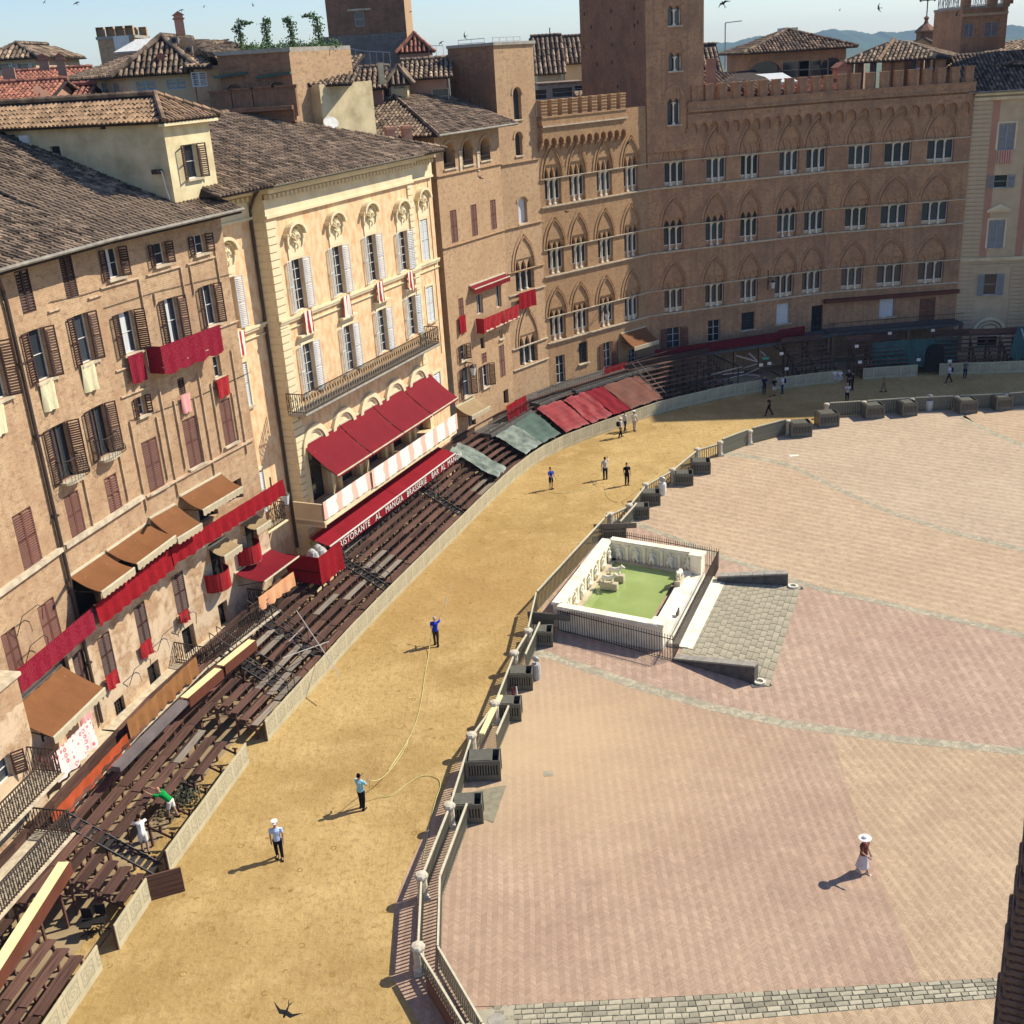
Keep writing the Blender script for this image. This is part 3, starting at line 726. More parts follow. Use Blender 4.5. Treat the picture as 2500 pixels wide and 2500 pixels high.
# ------------------------------------------------------------------ plan lines
def catmull(P, k=6):
    P = [Vector((p[0], p[1], 0)) for p in P]; P = [P[0] * 2 - P[1]] + P + [P[-1] * 2 - P[-2]]; r = []
    for i in range(1, len(P) - 2):
        for j in range(k):
            t = j / k; a, b, c, d = P[i - 1:i + 3]
            r.append(.5 * ((2 * b) + (c - a) * t + (2 * a - 5 * b + 4 * c - d) * t * t + (3 * b - a - 3 * c + d) * t ** 3))
    r.append(P[-2]); return r
class Line:
    def __init__(s, P):
        s.P = P; s.S = [0]
        for a, b in zip(P[:-1], P[1:]): s.S.append(s.S[-1] + (b - a).length)
        s.L = s.S[-1]
    def at(s, d):
        d = min(max(d, 0), s.L - 1e-4)
        for i in range(len(s.P) - 1):
            if s.S[i + 1] > d: break
        f = (d - s.S[i]) / (s.S[i + 1] - s.S[i]); return s.P[i].lerp(s.P[i + 1], f)
    def nrm(s, d):      # to the left of travel (towards the houses)
        t = (s.at(d + .6) - s.at(d - .6)).normalized(); return Vector((-t.y, t.x, 0))
    def of(s, q):
        best = (1e9, 0)
        for i in range(len(s.P) - 1):
            a, b = s.P[i], s.P[i + 1]; k = max(0, min(1, (q - a).dot(b - a) / (b - a).length_squared)); d = (a.lerp(b, k) - q).length
            if d < best[0]: best = (d, s.S[i] + k * (b - a).length)
        return best[1]
    def off(s, d, w, z=0): p = s.at(d) + s.nrm(d) * w; return Vector((p.x, p.y, z))
front = Line(catmull([(-17.2, 19), (-17.0, 25), (-15.85, 31.7), (-15.47, 32.9), (-15.0, 35.45), (-14.65, 37.0), (-12.94, 44.5), (-12.35, 46.3), (-9.19, 55.84), (-6.65, 62.6), (-3.64, 70.3), (-1.4, 76.0), (.95, 81.4), (3.5, 85.7), (5.7, 88), (8.3, 90.3), (11.45, 93.1), (14.6, 95.5), (20.4, 98.5), (24.2, 99.8), (32.4, 101.2), (41.1, 101.2), (48, 100.3), (56, 100.5)]))
inner_px = [(1250, 2760), (1150, 2580), (1062, 2440), (1027, 2372), (1033, 2200), (1100, 2022), (1150, 1860), (1209, 1765), (1250, 1655), (1290, 1585), (1322, 1480), (1478, 1295), (1535, 1268), (1575, 1222), (1642, 1181), (1702, 1130), (1758, 1113), (1830, 1085), (1923, 1062), (2015, 1022), (2108, 1013), (2224, 1005), (2335, 1000), (2452, 995), (2560, 985)]
inner = [G(*p) for p in inner_px]
# ------------------------------------------------------------------ setting
def sheet(name, pts, z, mat, grid=None, kind='structure'):
    mb = MB(); mb.poly([(p[0], p[1], z) for p in pts]); return struct(name, mb, mat, kind)
# world ground reaching the horizon
mb = MB(); mb.quad((-3800, -300, -.06), (3800, -300, -.06), (3800, 3800, -.06), (-3800, 3800, -.06)); struct('ground', mb, m_land)
sheet('street_ground', [(-60, 5), (70, 5), (90, 150), (-60, 150)], -.03, m_dirt)
# clay track between the barrier line and the stone posts
fr = [front.at(d) for d in np.linspace(0, front.L, 90)]
def inner_at():
    L = Line([Vector((p.x, p.y, 0)) for p in [G(1300, 2900)] + inner + [G(2700, 978)]]); return [L.at(d) for d in np.linspace(0, L.L, 90)]
inn = inner_at()
mb = MB()
for i in range(89):
    a, b, c, d = fr[i], fr[i + 1], inn[i + 1], inn[i]
    a = a + (a - d).normalized() * 1.6; b = b + (b - c).normalized() * 1.6
    for j in range(8):
        f, g = j / 8, (j + 1) / 8
        mb.quad(*[(p.x, p.y, .0) for p in (a.lerp(d, f), a.lerp(d, g), b.lerp(c, g), b.lerp(c, f))])
struct('race_track', mb, m_clay)
# brick sectors of the square, divided by the radial stone gutters
def W_(l): return [G(*p) for p in l]
inl = inner_px
g4a = [(1040, 2462), (1200, 2456), (1700, 2430), (2250, 2398), (2560, 2380)]
g4b = [(1160, 2520), (1700, 2500), (2250, 2452), (2560, 2428)]
g3a = [(1300, 1575), (1333, 1590), (1553, 1663), (1735, 1716), (1915, 1757), (2200, 1797), (2560, 1832)]
g3b = [(1290, 1600), (1333, 1607), (1553, 1684), (1735, 1736), (1915, 1776), (2200, 1815), (2560, 1850)]
g2a = [(1490, 1262), (1553, 1273), (1760, 1352), (1993, 1430), (2200, 1476), (2560, 1560)]
g2b = [(1480, 1275), (1553, 1284), (1760, 1364), (1993, 1441), (2200, 1488), (2560, 1573)]
g1a = [(1770, 1102), (1850, 1114), (1925, 1132), (2020, 1176), (2150, 1238), (2303, 1288), (2560, 1352)]
g1b = [(1760, 1110), (1850, 1122), (1925, 1141), (2020, 1186), (2150, 1247), (2303, 1298), (2560, 1363)]
g0a = [(2350, 1018), (2425, 1052), (2560, 1110)]
g0b = [(2340, 1020), (2420, 1060), (2560, 1120)]
sheet('brick_paving', W_([(1170, 2540)] + [(2800, 2540), (2560, 2428)][::1] + g4b[::-1][1:] ), -.004, m_h6) if 0 else None
sheet('brick_paving', W_(g4b + [(2800, 2600), (1500, 2900), (1250, 2700)]), .008, m_h6)
sheet('brick_paving', W_([(1060, 2560), (957, 2385), (965, 2200), (1000, 2112), (1056, 1990), (1108, 1880), (1165, 1790), (1215, 1705), (1262, 1640)] + g3b[0:5] + [(2032, 1790), (2090, 1990), (2253, 2398)] + g4a[2:0:-1]), .008, m_h1)
sheet('brick_paving', W_([(2253, 2398), (2090, 1990), (2032, 1790)] + g3b[5:] + [(2560, 2380)]), .008, m_h2)
sheet('brick_paving', W_([(1322, 1480), (1478, 1295)] + g2b[1:] + g3a[::-1]), .008, m_h3)
sheet('brick_paving', W_([(1548, 1256), (1575, 1222), (1642, 1181), (1702, 1130), (1758, 1113)] + g1b[1:] + g2a[:0:-1]), .008, m_h4)
sheet('brick_paving', W_([(1830, 1085), (1923, 1062), (2015, 1022), (2108, 1013), (2224, 1005), (2335, 1000)] + g0b[1:] + g1a[:0:-1]), .008, m_h5)
sheet('brick_paving', W_([(2380, 998), (2452, 995), (2560, 985)] + g0a[::-1]), .008, m_h4)
sheet('brick_paving', W_([(1758, 1113), (1830, 1085), (1850, 1114), (1850, 1122)]), .008, m_h5); sheet('brick_paving', W_([(1478, 1295), (1535, 1266), (1548, 1256), (1553, 1273), (1553, 1284)]), .008, m_h4)
for a, b in ((g3a, g3b), (g2a, g2b), (g1a, g1b), (g0a, g0b)): sheet('stone_gutter', W_(a + b[::-1]), .012, m_setts)
# nearest gutter: every stone is a block of its own
gb = sheet('stone_gutter', W_(g4a + g4b[::-1]), .004, m_joint)
def on_line(L, x):
    for (x0, y0), (x1, y1) in zip(L[:-1], L[1:]):
        if x0 <= x <= x1: return y0 + (y1 - y0) * (x - x0) / (x1 - x0)
    return L[-1][1]
L4a, L4b = Line(W_(g4a[1:])), Line(W_(g4b)); sb = []
cnt = 0; rows = 5
for r in range(rows):
    d = random.uniform(0, .2)
    while d < L4a.L - .3 and cnt < 300:
        l = random.uniform(.22, .5)
        q = []
        for dd, f in ((d + .008, r / rows + random.uniform(0, .03)), (d + l - .008, r / rows + random.uniform(0, .03)), (d + l - random.uniform(.008, .04), (r + 1) / rows - .01), (d + .008, (r + 1) / rows - .01)):
            a = L4a.at(min(dd, L4a.L - .01)); bq = L4b.at(L4b.of(a)); q.append(a.lerp(bq, f + .01))
        c = sum(q, Vector()) / 4; h = .02 + random.uniform(0, .012); mb = MB()
        mb.add([(p.x - c.x, p.y - c.y, 0) for p in q] + [((p.x - c.x) * .95, (p.y - c.y) * .95, h) for p in q], [(4, 5, 6, 7), (0, 1, 5, 4), (1, 2, 6, 5), (2, 3, 7, 6), (3, 0, 4, 7)])
        if PX(c)[1] < 2520:
            link('stone', mb.mesh('stone', m_sett1), gb, (c.x, c.y, .006)); cnt += 1
        d += l
# thin brick kerb line along the gutter
mb = MB()
P = W_(g4a)
for a, b in zip(P[:-1], P[1:]): mb.bar(a + Vector((0, 0, .015)), b + Vector((0, 0, .015)), .05, .03)
struct('gutter_edge', mb, m_h1)
# manhole slab and small floor hatch
t = thing('manhole_cover', 'square stone slab with a round iron cover set in the near gutter', 'manhole cover', G(1212, 2492))
mb = MB(); mb.box(-.62, .6, -.45, .5, .012, .03); link('slab', mb.mesh('slab', m_slab), t, G(1212, 2492), .05)
mb = MB(); mb.lathe([(.3, .03), (.3, .04), (.27, .042)], n=24); link('lid', mb.mesh('lid', m_grey_st), t, G(1212, 2492))
mb = MB(); mb.box(-.2, .2, -.2, .2, .008, .02); mb.box(-.09, .09, -.09, .09, .02, .026)
tagmesh('floor_hatch', mb, m_slab, 'small square stone floor hatch in the brick paving right of the barrier boxes', 'floor hatch', G(1339, 1889))
mb = MB(); mb.box(-.35, .35, -.2, .2, .008, .03)
tagmesh('paving_slab', mb, m_white, 'pale rectangular slab set in the far brick paving', 'paving slab', G(1938, 1113))
# hills
def hill(name, pxs, Y, mat, base=-5):
    top = [AT(x, y, Y) for x, y in pxs]; mb = MB(); n = len(top); R = 6
    vs = []
    for p in top:
        for j in range(R + 1):
            k = j / R; zz = base + (p.z - base) * (1 - k) ** 1.4; y = p.y - 480 * k * (1 + .15 * math.sin(p.x * .02 + j))
            vs.append((p.x, y, zz))
    fs = [(i * (R + 1) + j, (i + 1) * (R + 1) + j, (i + 1) * (R + 1) + j + 1, i * (R + 1) + j + 1) for i in range(n - 1) for j in range(R)]
    vb = [(p.x, p.y + 200, base) for p in top]; q = len(vs); vs += vb
    fs += [(q + i, q + i + 1, (i + 1) * (R + 1), i * (R + 1)) for i in range(n - 1)]
    mb.add(vs, fs); o = struct(name, mb, mat); smooth(o)
def jit(P, amp=1.6, k=8):
    r = []
    for (x0, y0), (x1, y1) in zip(P[:-1], P[1:]):
        for i in range(k): f = i / k; r.append((x0 + (x1 - x0) * f, y0 + (y1 - y0) * f + random.uniform(-amp, amp)))
    return r + [P[-1]]
hill('hills', jit([(-200, 250), (300, 215), (700, 190), (1000, 160), (1250, 140), (1310, 127), (1390, 112), (1480, 130), (1600, 150), (1715, 104), (1790, 103), (1850, 87), (1900, 92), (1960, 86), (2025, 71), (2090, 76), (2128, 83), (2150, 76), (2190, 80), (2250, 70), (2310, 64), (2350, 72), (2400, 74), (2470, 60), (2520, 68), (2700, 60), (2900, 70)]), 3300, m_hill[0])
hill('hills', jit([(-200, 270), (900, 190), (1280, 145), (1340, 128), (1400, 138), (1650, 150), (1760, 120), (1830, 108), (1900, 118), (2060, 106), (2150, 118), (2200, 104), (2330, 98), (2450, 92), (2520, 84), (2700, 90), (2900, 90)]), 2500, m_hill[1])
# ------------------------------------------------------------------ ochre brick house, nearest on the left
KB = .945
hb = thing('brick_house', 'ochre brick house with brown shutters nearest the camera on the left side of the square', 'house', Vector((-20.3, 46.6, 0)) * KB)
FL = Fac((-25.5, 24.5), (-20.3, 46.6), 0, 23.4, m_brickB1, hb, k=KB)
FM = Fac((-20.3, 46.6), (-18.4, 52.9), 0, 23.4, m_brickB1, hb, k=KB)
FR = Fac((-18.4, 52.9), (-14.5, 61.8), 0, 23.4, m_brickB1, hb, k=KB)
wt = plain
# upper row
window(FM, T5(140, 170), T5(205, 450), .85, 'closed', m_shB, sill=False)
window(FM, T5(435, 55), T5(490, 350), .85, 'closed', m_shB, sill=False)
window(FR, T5(735, 14), T5(790, 214), .85, curtain=.5)
window(FR, T5(1055, -15), T5(1095, 125), .85, curtain=.3)
window(FR, T5(1325, -75), T5(1365, 50), .9, curtain=.4)
# second row
window(FL, T5(-75, 650), T5(0, 1040), 1.0)
window(FM, T5(235, 560), T5(305, 905), .95, curtain=.25)
window(FM, T5(530, 460), T5(600, 785), .95, curtain=.25)
window(FR, T5(840, 440), T5(895, 720), 1.0, curtain=.6)
window(FR, T5(1135, 350), T5(1200, 655), .95, curtain=.5)
window(FR, T5(1390, 270), T5(1440, 530), .9, curtain=.4)
# third row: french windows with bulging iron balconies
def bulge_balcony(F, top, bot, w, label):
    wi, u, zb, h = window(F, top, bot, w, 'open', sill=False, frame=m_shB, bars=(1, 0))
    t = thing('bulging_balcony', label, 'balcony', F.pt(u, zb), F.rz, 'small bulging iron balconies')
    mb = MB(); P = [(-.65, 0), (-.65, -.35), (-.4, -.5), (.4, -.5), (.65, -.35), (.65, 0)]
    mb.add([(x, y, -.1) for x, y in P] + [(x, y, 0) for x, y in P], [(5, 4, 3, 2, 1, 0), (6, 7, 8, 9, 10, 11)] + [(i, (i + 1) % 6, 6 + (i + 1) % 6, 6 + i) for i in range(6)])
    F.put('slab', mb, m_sill, u, zb, 0, t)
    mb = MB(); L = Line([Vector((x, y, 0)) for x, y in P])
    for i in range(15):
        p = L.at(L.L * i / 14); o = Vector((p.x, p.y, 0)).normalized() if p.length else Vector((0, -1, 0)); o = Vector((p.x * .5, -1 if p.y < -.3 else -.3, 0)).normalized()
        mb.tube([p + o * a + Vector((0, 0, z)) for a, z in ((0, 0), (.24, .12), (.26, .3), (.06, .6), (0, .95))], .011, 4, caps=False)
    mb.tube([Vector((x, y, .95)) for x, y in P], .02, 5); F.put('railing', mb, m_iron, u, zb, 0, t)
bulge_balcony(FM, T5(400, 1205), T5(455, 1575), 1.05, 'bulging iron balcony beside the long brown downpipe')
bulge_balcony(FM, T5(655, 1080), T5(708, 1420), 1.05, 'bulging iron balcony right of its twin, above the small closed shutters')
window(FR, T5(942, 1015), T5(965, 1140), .55)
window(FR, T5(1215, 895), T5(1232, 1000), .5, 'closed', m_shB, sill=False)
window(FR, T5(1455, 745), T5(1475, 885), .6, 'plain')
# fourth row: closed rust shutters
for a, b, w in (((140, 130), (230, 500), 1.25),): window(FL, A1(*a), A1(*b), w, 'closed', m_shP)
window(FM, A1(470, 20), A1(540, 285), 1.0, 'closed', m_shP)
window(FM, A1(740, -110), A1(785, 130), .95, 'closed', m_shP)
window(FR, T5(1000, 1300), T5(1062, 1640), 1.1, 'closed', m_shP)
window(FR, T5(1268, 1160), T5(1325, 1480), 1.05, 'closed', m_shP)
window(FR, T5(1512, 1030), T5(1553, 1335), .95, 'closed', m_shP)
# recessed strips, blind frames and cracks in the old wall
def strip(F, a, b, w=.07, d=.06, mat=None, wide=None):
    (u0, z0), (u1, z1) = F.on(a), F.on(b); mb = MB(); u = (u0 + u1) / 2; mb.box(-w / 2, w / 2, -d, 0, 0, abs(z0 - z1)); F.put('wall_ridge', mb, mat or F.mat, u, min(z0, z1), .002)
for a, b in (((880, 1180), (975, 1790)), ((1050, 1150), (1125, 1580)), ((1160, 1045), (1250, 1500)), ((1300, 1030), (1375, 1450)), ((1415, 925), (1490, 1390)), ((1550, 990), (1610, 1310)), ((1070, 970), (1195, 1690)), ((1325, 860), (1445, 1540)), ((1550, 700), (1660, 1400)), ((1030, 320), (1045, 400)), ((925, 225), (965, 420)), ((1210, 140), (1240, 350)), ((1275, 135), (1300, 330)), ((1440, 30), (1480, 260)), ((545, 1580), (630, 1880)), ((790, 1380), (860, 1720))):
    strip(FR if a[0] > 860 else FM, T5(*a), T5(*b), .05, .09)
def crs(F, a, b, h=.14, d=.1, mat=None):
    (u0, z0), (u1, z1) = F.on(a), F.on(b); z = (z0 + z1) / 2; mb = MB(); mb.box(0, u1 - u0, -d, 0, -h / 2, h / 2); F.put('ledge', mb, mat or m_sill, u0, z, .003)
for a, b in (((670, 285), (925, 220)), ((985, 200), (1205, 140)), ((1255, 125), (1440, 75)), ((590, 355), (680, 330)), ((320, 445), (405, 420)), ((810, 1025), (985, 950)), ((775, 845), (850, 820)), ((1470, 555), (1600, 500))):
    crs(FR if a[0] > 660 else FM, T5(*a), T5(*b), .06, .1, m_brickB1)
crs(FL, A1(-200, 810), A1(409, 385), .2, .2); crs(FM, A1(425, 378), A1(950, 28), .2, .2); crs(FR, T5(980, 1700), T5(1700, 1290), .1, .12, m_brickB1)
# ground and mezzanine openings
window(FL, A1(300, 742), A1(372, 1015), 1.15, 'closed', m_shP, sill=False); window(FL, A1(58, 935), A1(112, 1215), .9, 'closed', m_shP, sill=False)
for a, b in (((690, 960), (752, 1225)), ((932, 760), (988, 1025)), ((1190, 555), (1238, 808))):
    window(FM if a[0] < 1000 else FR, A1(*a), A1(*b), .92, 'closed', m_shB)
window(FL, A1(530, 1080), A1(590, 1390), .95, 'closed', m_shB, sill=False)
window(FL, A1(410, 1130), A1(470, 1400), .9, 'plain', sill=False, frame=m_shB)
def door(F, a, b, w, mat=None):
    (ua, za), (ub, zb) = F.on(a), F.on(b); u = (ua + ub) / 2; F.hole(u - w / 2, u + w / 2, zb, za, .5)
    mb = MB(); mb.box(-w / 2 + .02, w / 2 - .02, .3, .36, 0, za - zb)
    for k in range(3): mb.box(-w / 2 + .15, w / 2 - .15, .27, .30, .2 + k * (za - zb) / 3.3, .2 + (k + .7) * (za - zb) / 3.3)
    F.put('door', mb, mat or m_dark, u, zb)
door(FR, A1(1260, 915), A1(1300, 1105), .95); door(FM, A1(1025, 1160), A1(1060, 1310), .95); door(FR, A1(1500, 745), A1(1520, 905), .8)
door(FR, A1(1450, 330), A1(1490, 620), 1.1); door(FR, A1(1680, 190), A1(1720, 420), 1.1)
window(FM, A1(790, 1400), A1(830, 1500), .75, 'plain', frame=m_iron, bars=(3, 4))
for F, a, b, w in ((FM, (520, 580), (640, 790), 1.8), (FM, (800, 470), (900, 580), 1.8), (FR, (1050, 300), (1140, 420), 1.6), (FR, (1380, 30), (1420, 180), 1.5), (FR, (1560, -60), (1600, 60), 1.4)):
    (ua, za), (ub, zb) = F.on(A1(*a)), F.on(A1(*b)); u = (ua + ub) / 2; door(F, A1(*a), A1(*b), w)
FL.build(); FM.build(0, FM.L + .01); FR.build()
# right return of the house and roof
e = FR.B; mb = MB(); mb.quad((0, 0, 0), (0, 6, 0), (0, 6, 23.4), (0, 0, 23.4)); link('wall', mb.mesh('wall', m_brickB1), hb, e, FR.rz)
EZ = 23.45
def rp(F, u, back, z0=EZ, sl=.36, w=1.0): return F.pt(u, z0 + back * sl - 0, w - back)
for F, u0, u1, nn in ((FR, -.12, FR.L + .55, 300), (FM, -.1, FM.L + .1, 0), (FL, FL.L - 13, FL.L + .05, 0)):
    dpt = 15
    roof(hb, rp(F, u0, 0), rp(F, u1, 0), rp(F, u0, dpt), rp(F, u1, dpt), m_tileN, .29, .42, nn)
    g = MB(); a, b = F.pt(u0, EZ - .02, 1.07) - F.A, F.pt(u1, EZ - .02, 1.07) - F.A; g.tube([a, b], .085, 8)
    s_ = MB(); s_.box(u0, u1, -.95, 0, EZ - .22, EZ - .14)
    link('gutter', g.mesh('gutter', m_gutter), hb, F.A); F.put('soffit', s_, m_under)
# long downpipe
t = thing('downpipe', 'long brown downpipe running the full height of the ochre brick house', 'downpipe', FM.pt(0, 0), FM.rz)
mb = MB(); mb.tube([(-1.2, -.95, 23.4), (-.9, -.8, 23.0), (-.1, -.16, 22.5), (0, -.13, 22.0), (0, -.13, 3)], .085, 8)
FM.put('pipe', mb, m_pipe, 0, 0, 0, t)
mb = MB(); [mb.box(-.13, .13, -.24, 0, z, z + .08) for z in (6, 9.5, 13, 16.5, 19.5)]; FM.put('bracket', mb, m_iron, 0, 0, 0, t)
# ---- penthouse on the roof
hp = thing('rooftop_house', 'pale yellow stucco rooftop house with a tiled roof standing on the ochre brick house', 'house', FR.pt(6, 22.3, -.9))
wq = -.6
uc, zc = FR.on(T1(1097, 855), wq); ue, _ = FR.on(T1(1405, 830), wq)
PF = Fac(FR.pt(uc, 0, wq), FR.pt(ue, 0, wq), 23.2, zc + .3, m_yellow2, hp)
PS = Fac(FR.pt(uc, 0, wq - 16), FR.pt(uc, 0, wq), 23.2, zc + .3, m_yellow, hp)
window(PF, T1(1275, 975), T1(1310, 1200), 1.0, 'open', m_shB, ang=(2.75, 2.75), curtain=.3)
for a, b, w in (((368, 990), (385, 1085), .65), ((70, 905), (85, 950), .5), ((690, 845), (692, 872), .35), ((430, 1065), (440, 1105), .35)):
    window(PS, T1(*a), T1(*b), w, 'plain', sill=False, frame=m_iron, bars=(2, 3))
PF.build(); PS.build()
mb = MB(); mb.quad((0, 0, 23.2), (0, 9, 23.2), (0, 9, zc + .3), (0, 0, zc + .3)); link('wall', mb.mesh('wall', m_yellow), hp, PF.B, PF.rz)
ez = zc + .25; L = PF.L; ov = .45
c = lambda u, b, z: FR.pt(uc + u, z, wq - b)
rz_ = ez + 1.15; mid = L / 2
roof(hp, c(-ov, 16.5, ez), c(-ov, -ov, ez), c(mid, 16.5, rz_), c(mid, mid - .2, rz_), m_tileO, .27, .42, 300)
roof(hp, c(-ov, -ov, ez), c(L + ov, -ov, ez), c(mid - .05, mid - .2, rz_), c(mid + .05, mid - .2, rz_), m_tileO, .27, .42, 0)
roof(hp, c(L + ov, -ov, ez), c(L + ov, 16.5, ez), c(mid, mid - .2, rz_), c(mid, 16.5, rz_), m_tileO, .27, .42, 0)
hipcap(hp, c(mid, 16.5, rz_ + .08), c(mid, mid - .2, rz_ + .08), m_tileO, .16); hipcap(hp, c(mid, mid - .2, rz_ + .08), c(-ov, -ov, ez + .1), m_tileO, .14)
hipcap(hp, c(mid, mid - .2, rz_ + .08), c(L + ov, -ov, ez + .1), m_tileO, .14)
mb = MB(); mb.box(-.35, L + .3, -.4, -.003, ez - .22, ez - .06); PF.put('eaves_moulding', mb, m_cream)
# things on the penthouse wall
u, z = PS.on(T1(188, 970)); mb = MB(); mb.box(-.28, .28, -.22, 0, -.42, .42)
tag(PS.put('electric_cabinet', mb, m_frame, u, z, .01, None), 'white metal cabinet on the shaded side wall of the rooftop house', 'cabinet')
u, z = PS.on(T1(1090, 1155), .0); t = thing('wall_lamp', 'white bracket flood light near the corner of the rooftop house', 'lamp', PS.pt(u, z), PS.rz)
mb = MB(); mb.box(-.3, .1, -.4, -.1, -.1, .12); PS.put('lamp_head', mb, m_iron, u, z, 0, t)
mb = MB(); mb.tube([(0, -.2, .1), (.15, -.2, 0), (.2, -.15, -.7), (.28, -.1, -1.3)], .03, 6); PS.put('cable', mb, m_frame, u, z, 0, t)
for pts, nm, lab in (([T1(0, 1000), T1(200, 1060), T1(500, 1150), T1(700, 1220), T1(900, 1310), T1(1120, 1340)], 'cable', 'black cable drooping along the foot of the shaded rooftop wall'), ([T1(600, 1130), T1(700, 1230), T1(850, 1290), T1(1020, 1345), T1(1140, 1390)], 'cable', 'grey cable looping low over the tiles beside the rooftop wall')):
    mb = MB(); P = [PS.pt(*PS.on(p, .12), .12) for p in pts]; mb.tube([p - P[0] for p in P], .03, 5); tagmesh(nm, mb, m_iron, lab, 'cable', P[0])
# ---- lower projecting block with iron balconies (bottom left)
h0 = thing('projecting_house', 'lower brick house front jutting out at the left edge with an arched wooden door', 'house', FL.pt(6, 0, 1))
F0 = Fac(FL.pt(-3, 0, 1.05), FL.pt(FL.on(A1(110, 1240), 1.05)[0], 0, 1.05), 0, FL.on(A1(110, 1240), 1.05)[1], m_brickB1, h0)
door(F0, B1(160, 600), B1(165, 810), 1.25, m_shP); door(F0, A1(330, 1580), A1(330, 1700), .1)
window(F0, A1(20, 1790), A1(25, 1980), 1.0, 'open', m_shB, sill=False)
window(F0, B1(85, 880), B1(95, 940), .4, 'plain', sill=False, frame=m_iron)
F0.build()
mb = MB(); mb.quad((0, 0, 0), (0, 1.05, 0), (0, 1.05, F0.z1), (0, 0, F0.z1)); link('wall', mb.mesh('wall', m_brickB1), h0, F0.B, F0.rz)
mb = MB(); mb.box(-2, F0.L + .1, -.15, 1.1, 0, .14); F0.put('coping', mb, m_sill, 0, F0.z1, 0)
# balconies with iron railings
def balcony(F, u0, u1, z, d, label, h=1.0, curl=False, mat=None, sp=.14, brk=True, t=.16, railm=None, slabm=None, grp=None):
    th = thing('balcony', label, 'balcony', F.pt(u0, z), F.rz, grp); mb = MB(); mb.box(0, u1 - u0, -d, 0, -t, 0); mb.box(-.05, u1 - u0 + .05, -d - .06, -d, -t * .6, -.02)
    F.put('slab', mb, slabm or m_sill, u0, z, 0, th)
    if h: F.put('railing', railing([(.03, 0, 0), (.03, -d + .04, 0), (u1 - u0 - .03, -d + .04, 0), (u1 - u0 - .03, 0, 0)], h, sp, curl=curl), railm or m_iron, u0, z, 0, th)
    if brk:
        n = max(2, int((u1 - u0) / 1.6)); me = MB(); me.ext([(0, 0), (0, 0), (0, 0)], 0, 0) if 0 else None
        me.add([(-.09, 0, 0), (.09, 0, 0), (.09, -d * .85, 0), (-.09, -d * .85, 0), (-.09, 0, -.5), (.09, 0, -.5), (.09, -d * .5, -.2), (-.09, -d * .5, -.2)], [(0, 1, 2, 3), (7, 6, 5, 4), (0, 4, 5, 1), (1, 5, 6, 2), (2, 6, 7, 3), (3, 7, 4, 0)])
        me = me.mesh('bracket', slabm or m_sill)
        for i in range(n): F.put('bracket', me, None, u0 + (u1 - u0) * (i + .5) / n, z - t, 0, th)
    return th
u1_, zz = F0.on(A1(300, 1940), 1.3); z_ = F0.on(B1(110, 540), 1.2)[1]
balcony(F0, F0.L - 5.2, F0.L - .4, z_, 1.3, 'iron railed balcony with a grating floor at the left edge of the photo', 1.1, True)
# long gallery over the stands with mesh railing
wg = 1.9; zg = FM.on(A1(885, 1690), wg)[1] + .05
balcony(FL, FL.L - 14, FL.on((178, 2030), 3.1)[0], 2.75, 3.1, 'long narrow gallery with mesh railing above the nearest stands', 1.05, True)
balcony(FR, .2, 6.6, zg, wg, 'narrow gallery with a crossed iron railing left of the peach cloth', 1.05, True)
balcony(FM, 0, FM.L, zg, wg - .05, 'long gallery hung with brown and orange cloth above the stands', 0)
# upper long balcony carrying the red drape
zb1 = FM.on(A1(655, 920), 1.05)[1] + .1
balcony(FM, 0, FM.L, zb1, .86, 'long stone balcony behind the scarlet drape, left stretch', 0); balcony(FR, 0, 9.6, zb1, .86, 'long stone balcony behind the scarlet drape, right stretch', 0)
balcony(FL, FL.L - 5.9, FL.L - .25, zb1 - .1, .8, 'stone balcony behind the crimson damask drape', 0)
za, zb_ = FM.on(A1(630, 770), 1.05)[1], FM.on(A1(655, 920), 1.05)[1]
cloth_on(FM, .05, FM.L, za, zb_, 1.05, m_red, 'left half of the long scarlet drape below the tan awnings', 'drape', 'long scarlet drape', scal=.05)
cloth_on(FR, 0, 9.75, za, zb_ + .15, 1.06, m_red, 'right half of the long scarlet drape reaching the house corner', 'drape', 'long scarlet drape', side=1.0, scal=.04)
ua = FL.on(A1(110, 1240), 1.0)[0]; cloth_on(FL, ua + .05, FL.L - .15, za - .05, zb_ - .02, 1.0, m_damask, 'dark crimson damask drape left of the downpipe', 'drape', fold=.02)
# balcony with patterned white cloth, pink drape
balcony(FL, FL.L - 5.0, FL.L - 2.2, 3.6, 1.1, 'small balcony behind the white and red patterned cloth', 0)
cloth_on(FL, FL.L - 5.0, FL.L - 2.1, 4.62, 3.35, 1.15, m_damaskP, 'white cloth with red pattern on the balcony under the lowest tan awning', 'drape', side=1.0, hang=.12)
cloth_on(FL, FL.L - 2.0, FL.L - 1.1, 5.2, 4.0, .6, m_pinkc, 'pale pink striped cloth between the patterned cloth and the wall', 'drape')
